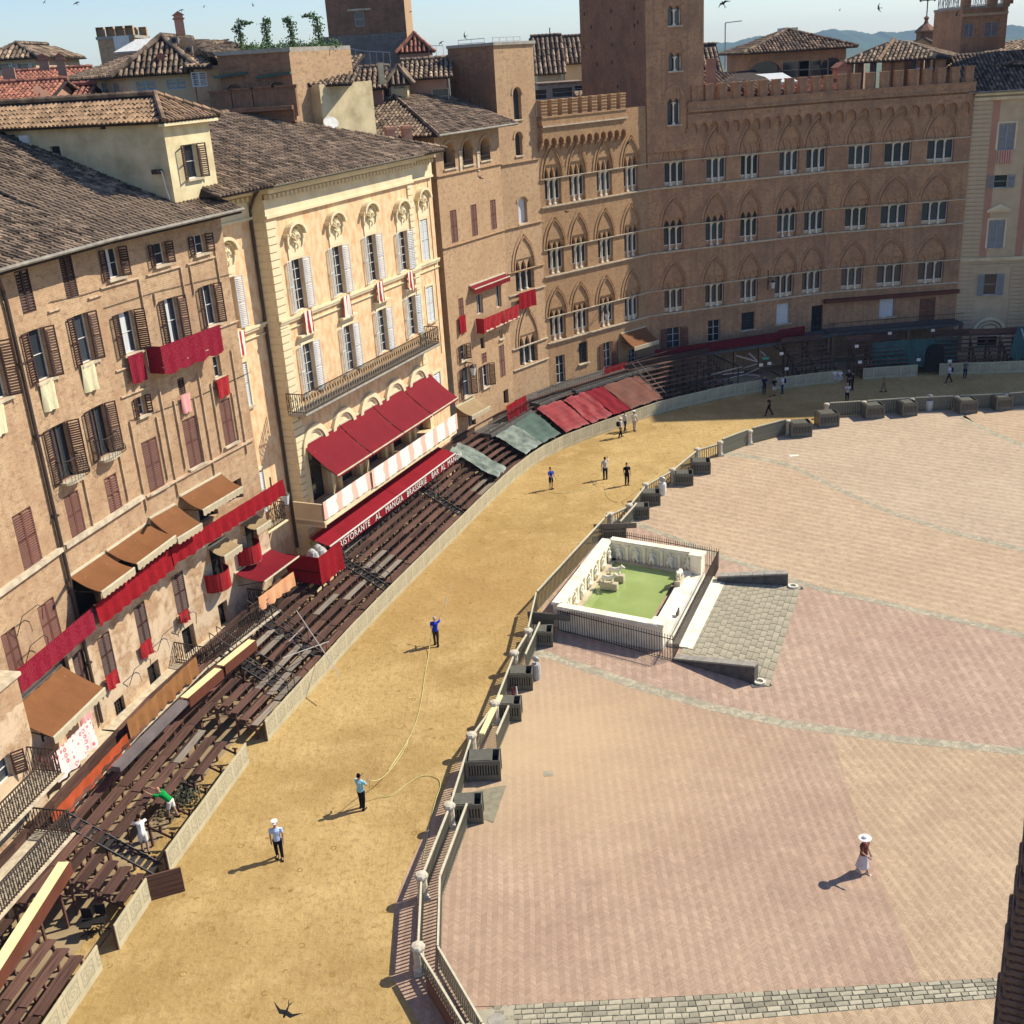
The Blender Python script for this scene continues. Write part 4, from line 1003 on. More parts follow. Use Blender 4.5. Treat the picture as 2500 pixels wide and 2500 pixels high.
# red balcony on second row with the big damask drape
(u0, z0), (u1, z1) = FR.on(T5(1080, 690), .85), FR.on(T5(1475, 520), .85)
zt, zb2 = (z0 + z1) / 2, FR.on(T5(1100, 868), .85)[1]
balcony(FR, u0, u1, zb2 + .35, .8, 'iron balcony behind the large crimson damask drape', 0, t=.1)
cloth_on(FR, u0 - .02, u1, zt, zb2, .86, m_damask, 'large crimson damask drape with white hem around the upper corner balcony', 'drape', side=.85, scal=.12, fold=.02)
def hangc(F, a, b, c, d, w, mat, label, **k):
    (u0, z0), (u1, z1), (u2, z2), (u3, z3) = [F.on(p, w) for p in (a, b, c, d)]
    return cloth_on(F, (u0 + u3) / 2, (u1 + u2) / 2, (z0 + z1) / 2, (z2 + z3) / 2, w, mat, label, **k)
hangc(FR, T5(850, 735), T5(965, 725), T5(985, 905), T5(900, 935), .22, m_damask, 'small crimson damask cloth on the sill left of the large damask drape')
hangc(FM, T5(265, 915), T5(360, 895), T5(400, 1090), T5(310, 1120), .12, m_creamcl, 'cream cloth hanging below the window nearest the downpipe')
hangc(FM, T5(545, 800), T5(640, 780), T5(660, 960), T5(585, 995), .12, m_creamcl, 'cream cloth hanging below the second window right of the downpipe')
hangc(FL, T5(-80, 1080), T5(15, 1045), T5(75, 1245), T5(-30, 1290), .12, m_creamcl, 'cream cloth hanging below the window at the left edge')
hangc(FR, T5(1450, 895), T5(1545, 880), T5(1555, 995), T5(1480, 1035), .2, m_damaskR, 'dull red square cloth under the little barred window')
hangc(FR, T5(1215, 1010), T5(1285, 990), T5(1295, 1110), T5(1240, 1130), .15, m_pinkc, 'salmon towel hung over a blind window niche')
for (a, b, c, d), l in zip((((710, 1240), (790, 1195), (800, 1295), (725, 1355)), ((945, 1030), (1015, 985), (1035, 1080), (965, 1130)), ((1200, 820), (1270, 790), (1275, 860), (1220, 910))), ('leftmost', 'middle', 'rightmost')):
    hangc(FM if a[0] < 1000 else FR, A1(*a), A1(*b), A1(*c), A1(*d), .22, m_damaskR, l + ' of the three small red cloths under the louvred shutters', group='small red cloths under the louvred shutters')
hangc(FM, A1(850, 1560), A1(1310, 1110), A1(1340, 1210), A1(885, 1690), wg + .03, m_brownc, 'caramel brown cloth on the gallery rail above the stands')
hangc(FL, (127, 1970), (313, 1800), (314, 1832), (127, 2018), wg + .03, m_orangec, 'burnt orange cloth on the gallery rail nearest the camera')
balcony(FL, FL.on((127, 1970), wg)[0], FL.L + .1, zg, wg - .05, 'gallery behind the burnt orange cloth', 0)
hangc(FR, A2(80, 740), A2(315, 520), A2(325, 620), A2(110, 820), wg, m_peachc, 'peach cloth along the balcony under the crimson awning')
# awnings
for q, lab, mt, wo in (
    ((A1(490, 560), A1(720, 395), A1(885, 535), A1(660, 690)), 'tan awning right beside the long downpipe', m_brownaw, 1.5),
    ((A1(745, 380), A1(1010, 205), A1(1165, 315), A1(895, 505)), 'creased tan awning, second from the downpipe', m_brownaw, 1.5),
    ((A1(1030, 165), A1(1200, 75), A1(1340, 230), A1(1170, 330)), 'tan awning, third from the downpipe, narrower than its neighbours', m_brownaw, 1.5),
    ((T5(1215, 1690), T5(1485, 1530), T5(1635, 1615), T5(1365, 1790)), 'tan awning at the right end of the upper row, set higher than the others', m_brownaw, 1.3)):
    awning(FM if q[0][0] < 350 else FR, *q, wo, mt, lab, 'tan awnings above the scarlet drape')
awning(FR, A1(1410, 375), A1(1520, 305), A1(1630, 360), A1(1500, 445), 1.0, m_dullaw, 'small buff awning over the left round balcony'); awning(FR, A1(1630, 210), A1(1720, 150), A1(1825, 190), A1(1720, 265), 1.0, m_dullaw, 'small buff awning over the right round balcony')
awning_at(FL, FL.L - 5.5, FL.L - 1.7, 6.9, 5.9, 1.9, m_brownaw, 'large tan awning low down at the left edge below the damask drape')
awning(FR, A1(1620, 590), A2(195, 380), A2(330, 435), A2(100, 650), 1.9, m_redaw, 'dark crimson awning beside the round balconies, above the peach cloth', val=0)
for (cx, cy), l in (((1500, 600), 'left'), ((1710, 420), 'right')):
    u, z = FR.on(A1(cx, cy - 10), .5); t = thing('round_balcony', 'semicircular balcony wrapped in red damask cloth, the ' + l + ' of the two', 'balcony', FR.pt(u, z - .5), FR.rz, 'two round balconies')
    mb = MB(); n = 12; P = [(-.8 * math.cos(PI * i / n), -.8 * math.sin(PI * i / n)) for i in range(n + 1)]
    for i in range(n):
        (a, b), (c_, d_) = P[i], P[i + 1]; k = 1 + .03 * (i % 2)
        for s in (1, .96): mb.quad((a * s, b * s, -.5), (c_ * s * k, d_ * s * k, -.5), (c_ * s, d_ * s, .5), (a * s, b * s, .5))
    FR.put('cloth', mb, m_damaskR, u, z, 0, t); mb = MB(); mb.poly([(a, b, -.52) for a, b in P]); mb.poly([(a, b, -.4) for a, b in P]); FR.put('slab', mb, m_sill, u, z, 0, t)
# lamp brackets / iron poles on the wall
for p, q, l in ((A1(310, 555), A1(460, 605), 'left of the downpipe'), (A1(885, 180), A1(1010, 190), 'above the third tan awning')):
    F = FL if p[0] < 150 else FR; u, z = F.on(q); mb = MB(); mb.bar((0, 0, 0), (-.9, -.7, .15), .09, .12); mb.bar((-.2, 0, -.25), (-.45, -.35, .05), .03, .03)
    tag(F.put('flag_pole_bracket', mb, m_iron, u, z, 0, None), 'short dark iron bracket pole on the brick wall ' + l, 'bracket', 'iron bracket poles')

# iron hoop frames standing off the wall above the gallery
for i, (F, a, b) in enumerate(((FL, (205, 1040), (350, 1100)), (FL, (150, 840), (320, 930)), (FM, (905, 1200), (1050, 1310)), (FM, (1095, 970), (1240, 1120)), (FR, (1235, 855), (1350, 980)), (FM, (560, 1600), (660, 1720)))):
    (u0, z0), (u1, z1) = F.on(A1(*a), .5), F.on(A1(*b), .5); mb = MB(); w = max(.5, u1 - u0); mb.tube([(0, .45, -.9), (0, .1, -.2), (0, 0, 0), (w * .8, 0, 0), (w, 0, -.2), (w, .1, -.8)], .018, 5, caps=False)
    tag(F.put('iron_hoop', mb, m_iron, u0, z0, .5, None), 'thin iron hoop frame on the brick wall, ' + ('second lowest at the left', 'beside the closed mezzanine shutters', 'over the little barred window', 'left of the middle dark door', 'beside the right dark door', 'lowest, by the burnt orange cloth')[i], 'iron frame', 'iron hoop frames')
for i, (F, pp) in enumerate(((FR, ((870, 1180), (1050, 1120), (1300, 1030), (1690, 850))), (FM, ((330, 380), (560, 330), (690, 290))), (FR, ((700, 420), (1050, 310), (1300, 250), (1560, 190))))):
    P = [F.pt(*F.on(T5(*q), .04), .04) for q in pp]; mb = MB(); mb.tube([q - P[0] for q in P], .014, 4); tagmesh('wall_cable', mb, m_iron, 'thin dark cable running along the brick wall ' + ('below the small windows', 'left of the bulging balconies', 'above the large damask drape')[i], 'cable', P[0])
# ------------------------------------------------------------------ cream and peach palace
KC = .95
hc = thing('stucco_palace', 'peach and cream stucco palace with pale grey shutters and a long red awning', 'palace', Vector((-13, 65.8, 0)) * KC)
Z1 = 24.15
CA, CB = Vector((-13, 65.8, 0)) * KC, Vector((-5.6, 82.2, 0)) * KC
FC = Fac(CA, CB, 0, Z1, m_peach, hc); td, nd = FC.t, FC.n
FCL = Fac(CA - td * 4.6 - nd * .9, CA - nd * .9, 0, Z1, m_peach, hc)
FCR = Fac(CB - nd * .35, CB - nd * .35 + td * 3.6, 0, Z1, m_peach, hc)
def flip(F, z): return z
# windows: top row and middle row (tile T6), with surrounds
top4 = [((335, 90), (385, 430)), ((600, 10), (655, 325)), ((830, -65), (878, 235)), ((1045, -95), (1085, 165))]
row2 = [((410, 650), (455, 990)), ((680, 540), (725, 840)), ((905, 430), (945, 710)), ((1105, 340), (1140, 600))]
def chi_window(F, a, b, w, label=None, style='open', ped=False, hood=False):
    wi, u, zb, h = window(F, T6(*a), T6(*b), w, style, m_shW, ang=(2.98, 2.86), sill=False, surround=m_cream, curtain=.25, bars=(1, 4))
    if ped:
        def f():
            mb = MB(); W = w + .35
            mb.box(-W / 2, W / 2, -.06, 0, 0, 1.55)      # cream panel
            P = [(-W / 2 - .15, 1.35)] + [(-W / 2 - .15 + (W * .55) * k / 8, 1.35 + .55 * math.sin(k / 8 * PI * .62)) for k in range(1, 9)]
            P2 = [(W / 2 - .1 - (W * .5) * k / 8, 1.3 + .62 * math.sin(k / 8 * PI * .6)) for k in range(0, 9)]
            P = arch_pts(W * 1.12, .62, False, 7, 0, 1.3); mb.band(P, .17, -.4, 0); mb.band([(p[0] * .8, (p[1] - 1.3) * .75 + 1.28) for p in P], .07, -.22, 0)
            for s in (-1, 1):
                mb.band([(s * (W / 2 - .02), 1.3), (s * (W / 2 + .02), .9), (s * (W / 2 - .06), .6)], .1, -.16, 0)
                mb.box(min(s * (W * .56), s * (W * .56 + .2)), max(s * (W * .56), s * (W * .56 + .2)), -.36, 0, 1.22, 1.42)
            return mb.mesh('pediment', m_cream)
        F.put('pediment', cached(('ped', w), f), None, u, zb + h + .1, .002, wi)
        def g():
            mb = MB()
            for k in range(7):
                a_ = PI * (.12 + .76 * k / 6); mb.tube([(0, -.1, .35), (.28 * math.cos(a_), -.22, .35 + .28 * math.sin(a_)), (.42 * math.cos(a_), -.12, .35 + .5 * math.sin(a_))], [.05, .07, .03], 5)
            mb.tube([(-.3, -.1, .3), (0, -.16, .12), (.3, -.1, .3)], .05, 5); mb.tube([(0, -.1, .35), (.1, -.16, -.05), (.02, -.1, -.2)], .05, 5)
            return mb.mesh('shell_ornament', m_cream)
        F.put('shell_ornament', cached('shell', g), None, u, zb + h + .75, .05, wi)
    if hood:
        mb = cached(('hood', w), lambda: _hood(w)); F.put('hood', mb, None, u, zb + h + .2, 0, wi)
    return u, zb, h
def _hood(w):
    mb = MB(); W = w + .5; mb.box(-W / 2, W / 2, -.05, 0, 0, .3); mb.box(-W / 2 - .1, W / 2 + .1, -.32, 0, .3, .42); mb.box(-W / 2 - .05, W / 2 + .05, -.2, 0, .24, .3); return mb.mesh('hood', m_cream)
tops = [chi_window(FC, a, b, 1.15, ped=True) for a, b in top4]
mids = [chi_window(FC, a, b, 1.1, hood=True) for a, b in row2]
zt_, ht_ = sum(t[1] for t in tops) / 4, sum(t[2] for t in tops) / 4; zm_, hm_ = sum(t[1] for t in mids) / 4, sum(t[2] for t in mids) / 4
# bays either side
uL = 2.2
def bay(F, u, styleb):
    wi = window_at(F, u, zt_, 1.1, ht_, styleb, m_shW, (2.98, 2.86), False, .25, m_cream, bars=(1, 4))[0]
    F.put('pediment', _cache[('ped', 1.15)], None, u, zt_ + ht_ + .1, .002, wi); F.put('shell_ornament', _cache['shell'], None, u, zt_ + ht_ + .75, .05, wi)
    window_at(F, u, zm_ + .4, 1.05, hm_ - .3, 'closed', m_shW, sill=True, surround=m_cream)
    window_at(F, u, 6.2, 1.1, 2.6, 'closed', m_shW, sill=False, surround=m_cream)
bay(FCL, FCL.L - 2.75, 'open'); bay(FCR, 1.9, 'closed')
u_door = FCL.L - 2.75
for F in (FCL, FCR, FC):
    course(F, zt_ - .25, 0, F.L, m_cream, .12, .16, 'string_course'); course(F, zt_ - .75, 0, F.L, m_cream, .04, .06)
# ground-floor arches
zbal = FC.on(T6(400, 1140), 1.2)[1]; zpar = FC.on(T6(520, 1860), 2.0)[1]
for k in range(5):
    u = 1.9 + k * 3.35
    if u > FC.L - .8: break
    h = zbal - 1.5 - zpar
    F = FC; t = link('archway', None, hc, F.pt(u, zpar), F.rz); F.hole(u - 1.05, u + 1.05, zpar, zpar + h - 1.0, .5)
    mb = MB(); P = [(-1.25, 0)] + arch_pts(2.5, 1.25, False, 8, 0, h - 1.2) + [(1.25, 0)]; mb.band(P, .32, -.22, 0); P = arch_pts(1.9, .95, False, 8, 0, h - 1.15); mb.band(P, .14, -.12, 0); mb.box(-1.0, 1.0, -.1, 0, h - 1.3, h - 1.15)
    mb.poly([(x, -.03, z) for x, z in P]); F.put('arch_surround', mb, m_cream, u, zpar, .003, t)
    mb = MB(); mb.box(-1.03, 1.03, .4, .46, 0, h - 1.05); F.put('pane', mb, m_glass, u, zpar, 0, t)
FC.build(); FCL.build(); FCR.build()
# rusticated corner strips (quoins): each block a piece
def quoins(F, u0, u1, z0, z1, d=.1, bh=.42, mat=None, alt=.12):
    n = int((z1 - z0) / bh)
    for i in range(n):
        w = u1 - u0 - (alt if i % 2 else 0)
        me = cached(('q', round(w, 2), bh, d, (mat or m_cream).name), lambda: _q(w, d, bh, mat or m_cream)); F.put('quoin', me, None, u0, z0 + bh * i, 0)
def _q(w, d, bh, mat):
    mb = MB(); g = .055; mb.add([(0, 0, 0), (w, 0, 0), (w, 0, bh - g), (0, 0, bh - g), (0, -d, 0), (w, -d, 0), (w, -d, bh - g), (0, -d, bh - g)], [(4, 5, 6, 7), (0, 1, 5, 4), (1, 2, 6, 5), (2, 3, 7, 6), (3, 0, 4, 7)]); return mb.mesh('quoin', mat)
quoins(FC, 0, 1.0, 0, Z1 - 1.6); quoins(FC, FC.L - .75, FC.L, zbal, Z1 - 1.6); quoins(FC, FC.L - .75, FC.L, 0, zbal)
# return faces
RL = Fac(CA - nd * .9, CA, 0, Z1, m_cream, hc); RL.build(); quoins(RL, 0, .88, 0, Z1 - 1.6, .03, .42)
RR = Fac(CB, CB - nd * .36, 0, Z1, m_cream, hc); RR.build()
# frieze, cornice with dentils
for F, a, b in ((FC, -.0, FC.L), (FCL, 0, FCL.L), (FCR, 0, FCR.L)):
    mb = MB(); mb.box(a, b, -.12, 0, Z1 - 1.6, Z1 - .75); mb.box(a, b, -.2, 0, Z1 - 1.75, Z1 - 1.6); mb.box(a, b, -.5, 0, Z1 - .45, Z1 - .2); mb.box(a, b, -.85, 0, Z1 - .2, Z1 - .04); F.put('cornice', mb, m_cream, 0, 0, .004)
    me = cached('dent', lambda: _q(.2, .36, .3, m_cream)); n = int((b - a) / .42)
    for i in range(n): F.put('dentil', me, None, a + .1 + i * .42, Z1 - .75, .12)
    g = MB(); g.tube([(a - .2, -1.0, Z1 + .02), (b + .2, -1.0, Z1 + .02)], .09, 8); F.put('gutter', g, m_gutter)
# roof
u0, u1 = -5.0, FC.L + 3.6; ov = 1.05
c = lambda u, b, z: FC.pt(u, z, -b)
ez = Z1 + .02; D = 19; sl = .36; hz = ez + sl * D / 2
r0, r1 = c(u0 + 2.5, D / 2, hz), c(u1 - 9.5, D / 2, hz)
roof(hc, c(u0, -ov, ez), c(u1, -ov, ez), r0, r1, m_tile, .32, .45)
roof(hc, c(u1, -ov, ez), c(u1, D, ez), r1, r1 + Vector((0, .1, 0)), m_tile, .32, .45)
roof(hc, c(u0, D, ez), c(u0, -ov, ez), r0 + Vector((0, .1, 0)), r0, m_tile, .32, .45)
hipcap(hc, r0, r1, m_tile, .16); hipcap(hc, r1, c(u1, -ov, ez + .1), m_tile, .15)
mb = MB(); mb.quad((0, 0, 10), (0, 10, 10), (0, 10, Z1), (0, 0, Z1)); link('wall', mb.mesh('wall', m_brickB3), hc, FC.pt(u1 - .6, 0, -.3), FC.rz)
# long iron balcony
th = balcony(FC, -.25, FC.L - .1, zbal, 1.2, 'long balcony with crossed iron railing across the peach palace front', 1.15, True, brk=True, slabm=m_grey_st)
# parapet terrace with pink-white cloth, terrace slab
tz0, tz1 = zpar + .15, zpar + .2
th = thing('terrace', 'cream walled terrace under the long red awning', 'terrace', FC.pt(-1, zpar - .5), FC.rz)
mb = MB(); mb.box(-1.0, FC.L - .2, -2.0, 0, -.35, 0); FC.put('slab', mb, m_cream, 0, zpar, 0, th)
mb = MB(); mb.box(-1.0, -.88, -2, 0, 0, 1.0); mb.box(-1.0, -.86, -2.03, 0, -.45, -.1); FC.put('side_parapet', mb, m_creamdim, 0, zpar, 0, th)
mb = MB(); mb.box(-1.0, FC.L - .2, -2.0, -1.9, 0, .95); FC.put('parapet', mb, m_cream, 0, zpar, 0, th)
me = cached('tbr', lambda: _q(.25, 1.4, .35, m_cream))
for i in range(9): FC.put('bracket', me, None, .2 + i * 2.05, zpar - .7, 0, th)
cloth_on(FC, -.98, 4.4, zpar + 1.15, zpar + .05, 2.06, m_pinkstripe, 'white cloth with pink panels on the left part of the terrace parapet', 'drape', 'white and pink parapet cloths', fold=.02)
cloth_on(FC, 4.6, FC.L - .2, zpar + 1.15, zpar - .02, 2.1, m_pinkstripe, 'longer white cloth with pink panels on the right part of the terrace parapet', 'drape', 'white and pink parapet cloths', fold=.02, scal=.05)
# dark red big awning, four bays
ua0, za0 = FC.on(T6(410, 1355), .05); ub0, zb0 = FC.on(T6(1255, 828), .05); uf0, zf0 = FC.on(T6(600, 1592), 2.2); uf1, zf1 = FC.on(T6(1417, 1008), 2.2)
zb_m, zf_m = (za0 + zb0) / 2, (zf0 + zf1) / 2; s0, s1 = (ua0 + uf0) / 2, (ub0 + uf1) / 2
for i, l in enumerate(('leftmost', 'second from the left', 'third from the left', 'rightmost')):
    a = s0 + (s1 - s0) * i / 4; b = s0 + (s1 - s0) * (i + 1) / 4 - .08
    awning_at(FC, a, b, zb_m, zf_m, 2.2, m_redaw, 'large crimson awning bay over the terrace, ' + l + ' of the four', 'crimson awning bays over the terrace', val=.12, valm=m_redaw)
# ice-blue sign plate and dark glazing under the awning are covered by the archway panes
mb = MB(); mb.lathe([(.0, 0), (.42, .02), (.42, .05), (0, .06)], n=20)
# restaurant banner below with lettering
def textmesh(cu):
    o = bpy.data.objects.new('tmp', cu); COL.objects.link(o); dg = bpy.context.evaluated_depsgraph_get(); me = bpy.data.meshes.new_from_object(o.evaluated_get(dg)); bpy.data.objects.remove(o); me.materials.clear(); me.materials.append(m_frame); return me
(ua, z1a), (ub, z1b) = FC.on(A2(570, 430), 2.3), FC.on(T6(1405, 1350), 2.3); zA = z1a + .75; zB = z1a - .05
LB = ub - ua; half = LB * .5
def banner(u, w, label, words):
    t = thing('restaurant_awning', label, 'awning', FC.pt(u, zB, 2.3), FC.rz, 'restaurant awnings with white lettering')
    mb = MB(); mb.quad((0, 1.3, 1.0), (0, 0, .62), (w, 0, .62), (w, 1.3, 1.0)); mb.quad((0, 1.3, .98), (w, 1.3, .98), (w, 0, .6), (0, 0, .6)); mb.box(0, w, -.02, .01, 0, .6); FC.put('canvas', mb, m_redaw2, u, zB, 2.3, t)
    mb = MB(); mb.box(0, w, -.05, -.0, .58, .66); FC.put('white_edge', mb, m_frame, u, zB, 2.32, t)
    x = 1.0
    for wd, gap in words:
        cu = bpy.data.curves.new('lettering', 'FONT'); cu.body = wd; cu.size = .58; cu.extrude = .008; cu.space_character = 1.08; cu.materials.append(m_frame)
        m = mw(FC.pt(u + x, zB + .1, 2.36), FC.rz) @ Matrix.Rotation(PI / 2, 4, 'X'); link('lettering', textmesh(cu), t, mat4=m); x += gap
m_redaw2 = plain('bright_crimson_canvas', (.23, .010, .018), (.19, .008, .014), 1, .8, spec=.1)
banner(ua, half - .05, 'crimson restaurant awning with white letters RISTORANTE AL MANGIA behind the stands', [('RISTORANTE', 4.3), ('AL', 1.3), ('MANGIA', 3)])
banner(ua + half, half, 'crimson bar awning with white letters BRASSERIE BAR AL MANGIA behind the stands', [('BRASSERIE', 3.6), ('BAR', 1.45), ('AL', 1.05), ('MANGIA', 3)])
# red and white cloths under the top windows
for (u, zb, h), l in zip(tops, ('leftmost', 'second', 'third', 'rightmost')):
    cloth_on(FC, u - .42, u + .42, zb - .05, zb - 1.35, .3, m_redwhite, 'red and white cloth under the ' + l + ' top window of the peach palace', 'cloth', 'red and white window cloths')
cloth_on(FCL, FCL.L - 3.2, FCL.L - 2.3, zt_ - .05, zt_ - 1.4, .3, m_redwhite, 'red and white cloth under the window of the narrow left bay', 'cloth', 'red and white window cloths')
# downpipe at the left corner, small balcony and lamp in the bay
mb = MB(); mb.tube([(0, -1.0, Z1), (-.1, -.5, Z1 - .6), (-.1, -.12, Z1 - 1.3), (-.1, -.12, 3)], .08, 8); tag(FCL.put('downpipe', mb, m_pipe, FCL.L, 0, 0, None), 'brown downpipe in the corner left of the peach palace', 'downpipe')
balcony(FCL, FCL.L - 3.7, FCL.L - 1.8, 5.6, .9, 'small curved iron balcony in the narrow bay left of the palace', 1.1, True, slabm=m_cream)
# red box platform and crimson cloth near it
t = thing('red_platform', 'platform wrapped in red cloth between the crimson awning and the restaurant banner', 'platform', FC.pt(-3.4, 3.0, 3.0), FC.rz)
mb = MB(); mb.box(0, 2.4, 0, 2.2, 0, .1); FC.put('deck', mb, m_wood, -3.6, 3.3, 3.0, t)
cloth_on(FC, -3.6, -1.2, 4.3, 2.6, 3.05, m_red, 'red cloth on the front of the platform left of the restaurant banner', side=2.2)
mb = MB(); random.seed(3)
for k in range(5): mb.lathe([(.05, 0), (.35, .15), (.38, .45), (.2, .75), (.05, .85)], (.5 + k * .22, .7 + .3 * math.sin(k * 2), .1), 7)
tag(FC.put('wrapped_bundle', mb, m_sheet if 0 else plain('crumpled_grey_plastic', (.5, .5, .47), (.3, .3, .28), 5, .5, .8, 6), -3.4, 3.4, 3.0, None), 'crumpled pale grey plastic bundle on the red platform', 'bundle')
# ------------------------------------------------------------------ tan brick house with loggia
K3 = .968
h3 = thing('brick_house', 'tan brick house with a three-arched loggia under its roof, right of the peach palace', 'house', Vector((-3.9, 85.2, 0)) * K3)
F3 = Fac((-3.9, 85.2), (.85, 93.2), 0, 25.0, m_brickB3, h3, k=K3)
def arch_open(F, u, z, w, h, ah, pointed, mat=None, d=.35, surround=None, glass=True, blind=None):
    wi = link('window', None, F.p, F.pt(u, z), F.rz); F.hole(u - w / 2, u + w / 2, z, z + h + ah + .02, d)
    mb = MB(); arch_panel(mb, -w / 2, w / 2, ah + .03, 1, w, ah, pointed, 0, d, 7); F.put('arch_head', mb, mat or F.mat, u, z + h, -.001, wi)
    mb = MB(); mb.box(-w / 2, w / 2, d - .06, d - .02, 0, h + ah); F.put('pane' if glass else 'shutter', mb, blind or m_glass, u, z, 0, wi)
    if surround:
        mb = MB(); mb.band(arch_pts(w + .3, ah + .15, pointed, 8), .18, -.06, 0); F.put('arch_moulding', mb, surround, u, z + h, 0, wi)
    F.put('sill', boxmesh('sill', w + .2, .1, .1, m_sill), None, u, z - .1, 0, wi)
    return wi
# loggia: three arches
ztop = F3.on(T2(1390, 975))[1]
for a, b, w in (((1365, 965), (1375, 1135), 1.55), ((1490, 945), (1500, 1110), 1.45), ((1610, 930), (1615, 1080), 1.45)):
    (u, zt), (u2, zb) = F3.on(T2(*a)), F3.on(T2(*b)); wi = arch_open(F3, (u + u2) / 2, zb, w, (zt - zb) - .75, .75, True, d=.8, surround=m_brickB3, blind=m_dark, glass=False)  # near-black back panel, the open loggia's inner shade put into its colour
    mb = railing([(-w / 2, -.05, 0), (w / 2, -.05, 0)], .35, .12); F3.put('rail', mb, m_iron, (u + u2) / 2, zb, -.1, wi)
for x in (1440, 1560):
    u, z = F3.on(T2(x, 1030)); mb = MB(); mb.box(-.22, .22, -.12, 0, 0, .14); mb.box(-.15, .15, -.06, 0, -1.3, 0); F3.put('pilaster', mb, m_sill, u, z, .003)
for a, b, w in (((1400, 1415), (1408, 1635), .9), ((1533, 1380), (1547, 1590), .85), ((1665, 1345), (1673, 1545), .85)): window(F3, T2(*a), T2(*b), w, 'closed', m_shP, sill=False)
z = F3.on(T2(1500, 1150))[1]; course(F3, z, 0, F3.L, m_brickB3, .05, .07); z = F3.on(T2(1535, 1615))[1]; course(F3, z, 0, F3.L, m_brickB3, .05, .07)
window(F3, T6(1575, 330), T6(1580, 460), .9, 'plain', bars=(1, 0), sill=False); window(F3, T6(1700, 265), T6(1708, 415), .8, 'plain', bars=(1, 0), sill=False)
window(F3, T6(1447, 350), T6(1455, 470), .7, 'closed', m_shP, sill=False); window(F3, T6(1460, 665), T6(1470, 770), .8, 'open', m_shB)
window(F3, T6(1592, 620), T6(1600, 695), .6, 'plain', sill=False, frame=m_iron); window(F3, T6(1718, 565), T6(1722, 625), .5, 'plain')
window(F3, T6(1485, 815), T6(1492, 1015), 1.1, 'open', m_shB, curtain=.3); window(F3, T6(1612, 800), T6(1620, 950), 1.0, 'open', m_shB, curtain=.5)
window(F3, T6(1605, 725), T6(1608, 790), .75, 'closed', m_shP, sill=False); window(F3, T6(1725, 665), T6(1730, 885), .85, 'closed', m_shP, sill=False)
z = F3.on(T6(1480, 1060))[1] - 2.6; window_at(F3, 2.2, max(3.2, z), 1.1, 2.2, 'plain', frame=m_shB, sill=False)
door(F3, T6(1753, 970), T6(1756, 1065), .8)
F3.build()
mb = MB(); mb.quad((0, 0, 0), (1.6, 0, 0), (1.6, 0, 25), (0, 0, 25)); link('wall', mb.mesh('wall', m_brickDK), h3, F3.A - F3.n * 1.6, F3.rz - PI / 2 + PI)
R3 = Fac(F3.A - F3.n * 12, F3.A, 0, 25.0, m_brickB3, h3); R3.build()
c = lambda u, b, z: F3.pt(u, z, -b)
ez = 25.1; ov = 1.1; D = 13; L = F3.L
r0, r1 = c(4.2, 6.0, ez + 2.6), c(4.3, 13, ez + 2.9)
roof(h3, c(-ov, -ov, ez), c(L + 1.2, -ov, ez), r0, c(L + 1.0, 6.0, ez + 2.6), m_tile, .32, .45)
roof(h3, c(-ov - 3, D + 6, ez), c(-ov, -ov, ez), c(3.0, D + 6, ez + 2.8), r0, m_tile, .32, .45)
hipcap(h3, r0, c(-ov, -ov, ez + .1), m_tile, .15)
g = MB(); g.tube([(-ov, -ov - .05, ez), (L + 1, -ov - .05, ez)], .09, 8); F3.put('gutter', g, m_gutter)
for px, l in (((968, 900), 'left'), ((1078, 890), 'right')):
    p = AT(*T2(*px), 80); p = Vector((p.x, 80.5, 25.4)); mb = MB(); mb.box(-.3, .3, -.3, .3, 0, 1.7); mb.box(-.38, .38, -.38, .38, 1.5, 1.62)
    tagmesh('chimney', mb, m_rose, l + ' of two square pink chimneys between the peach palace and the loggia roof', 'chimney', (p.x, 77.5 + px[0] * .003, 24.2), .4, 'twin pink chimneys')
# small awnings and cloths on this house
awning(F3, T6(1515, 272), T6(1755, 180), T6(1770, 205), T6(1535, 300), .5, m_redaw, 'narrow half rolled crimson awning high on the tan brick house', val=.35, valm=m_redaw, arms=False)
awning(F3, T6(1430, 1080), T6(1560, 1010), T6(1630, 1080), T6(1510, 1165), 1.4, m_dullaw, 'buff awning over a door at the foot of the tan brick house')
(u0, z0), (u1, z1) = F3.on(T6(1600, 500), .7), F3.on(T6(1840, 385), .7)
balcony(F3, u0 + .1, u1, (z0 + z1) / 2 - 1.0, .65, 'narrow balcony behind the bulging red drape', 0)
cloth_on(F3, u0, u1 - (u1 - u0) * .45, (z0 + z1) / 2, (z0 + z1) / 2 - 1.15, .72, m_damaskR, 'left half of the red damask drape on the narrow balcony', 'drape', 'red damask balcony drapes', side=.7, hang=-.08)
cloth_on(F3, u1 - (u1 - u0) * .43, u1, (z0 + z1) / 2, (z0 + z1) / 2 - 1.15, .72, m_damaskR, 'right half of the red damask drape on the narrow balcony', 'drape', 'red damask balcony drapes', hang=-.08)
hangc(F3, T6(1435, 475), T6(1478, 465), T6(1490, 580), T6(1440, 600), .12, m_red, 'small red cloth under a bricked window left of the red balcony drape')
(u0, z0), (u1, z1) = F3.on(T6(1755, 1080), 1.2), F3.on(T6(1885, 1005), 1.2)
cloth_on(F3, u0, u1, z0, z0 - 1.4, 1.2, m_red, 'bright red cloth on the terrace rail by the dark doorway')
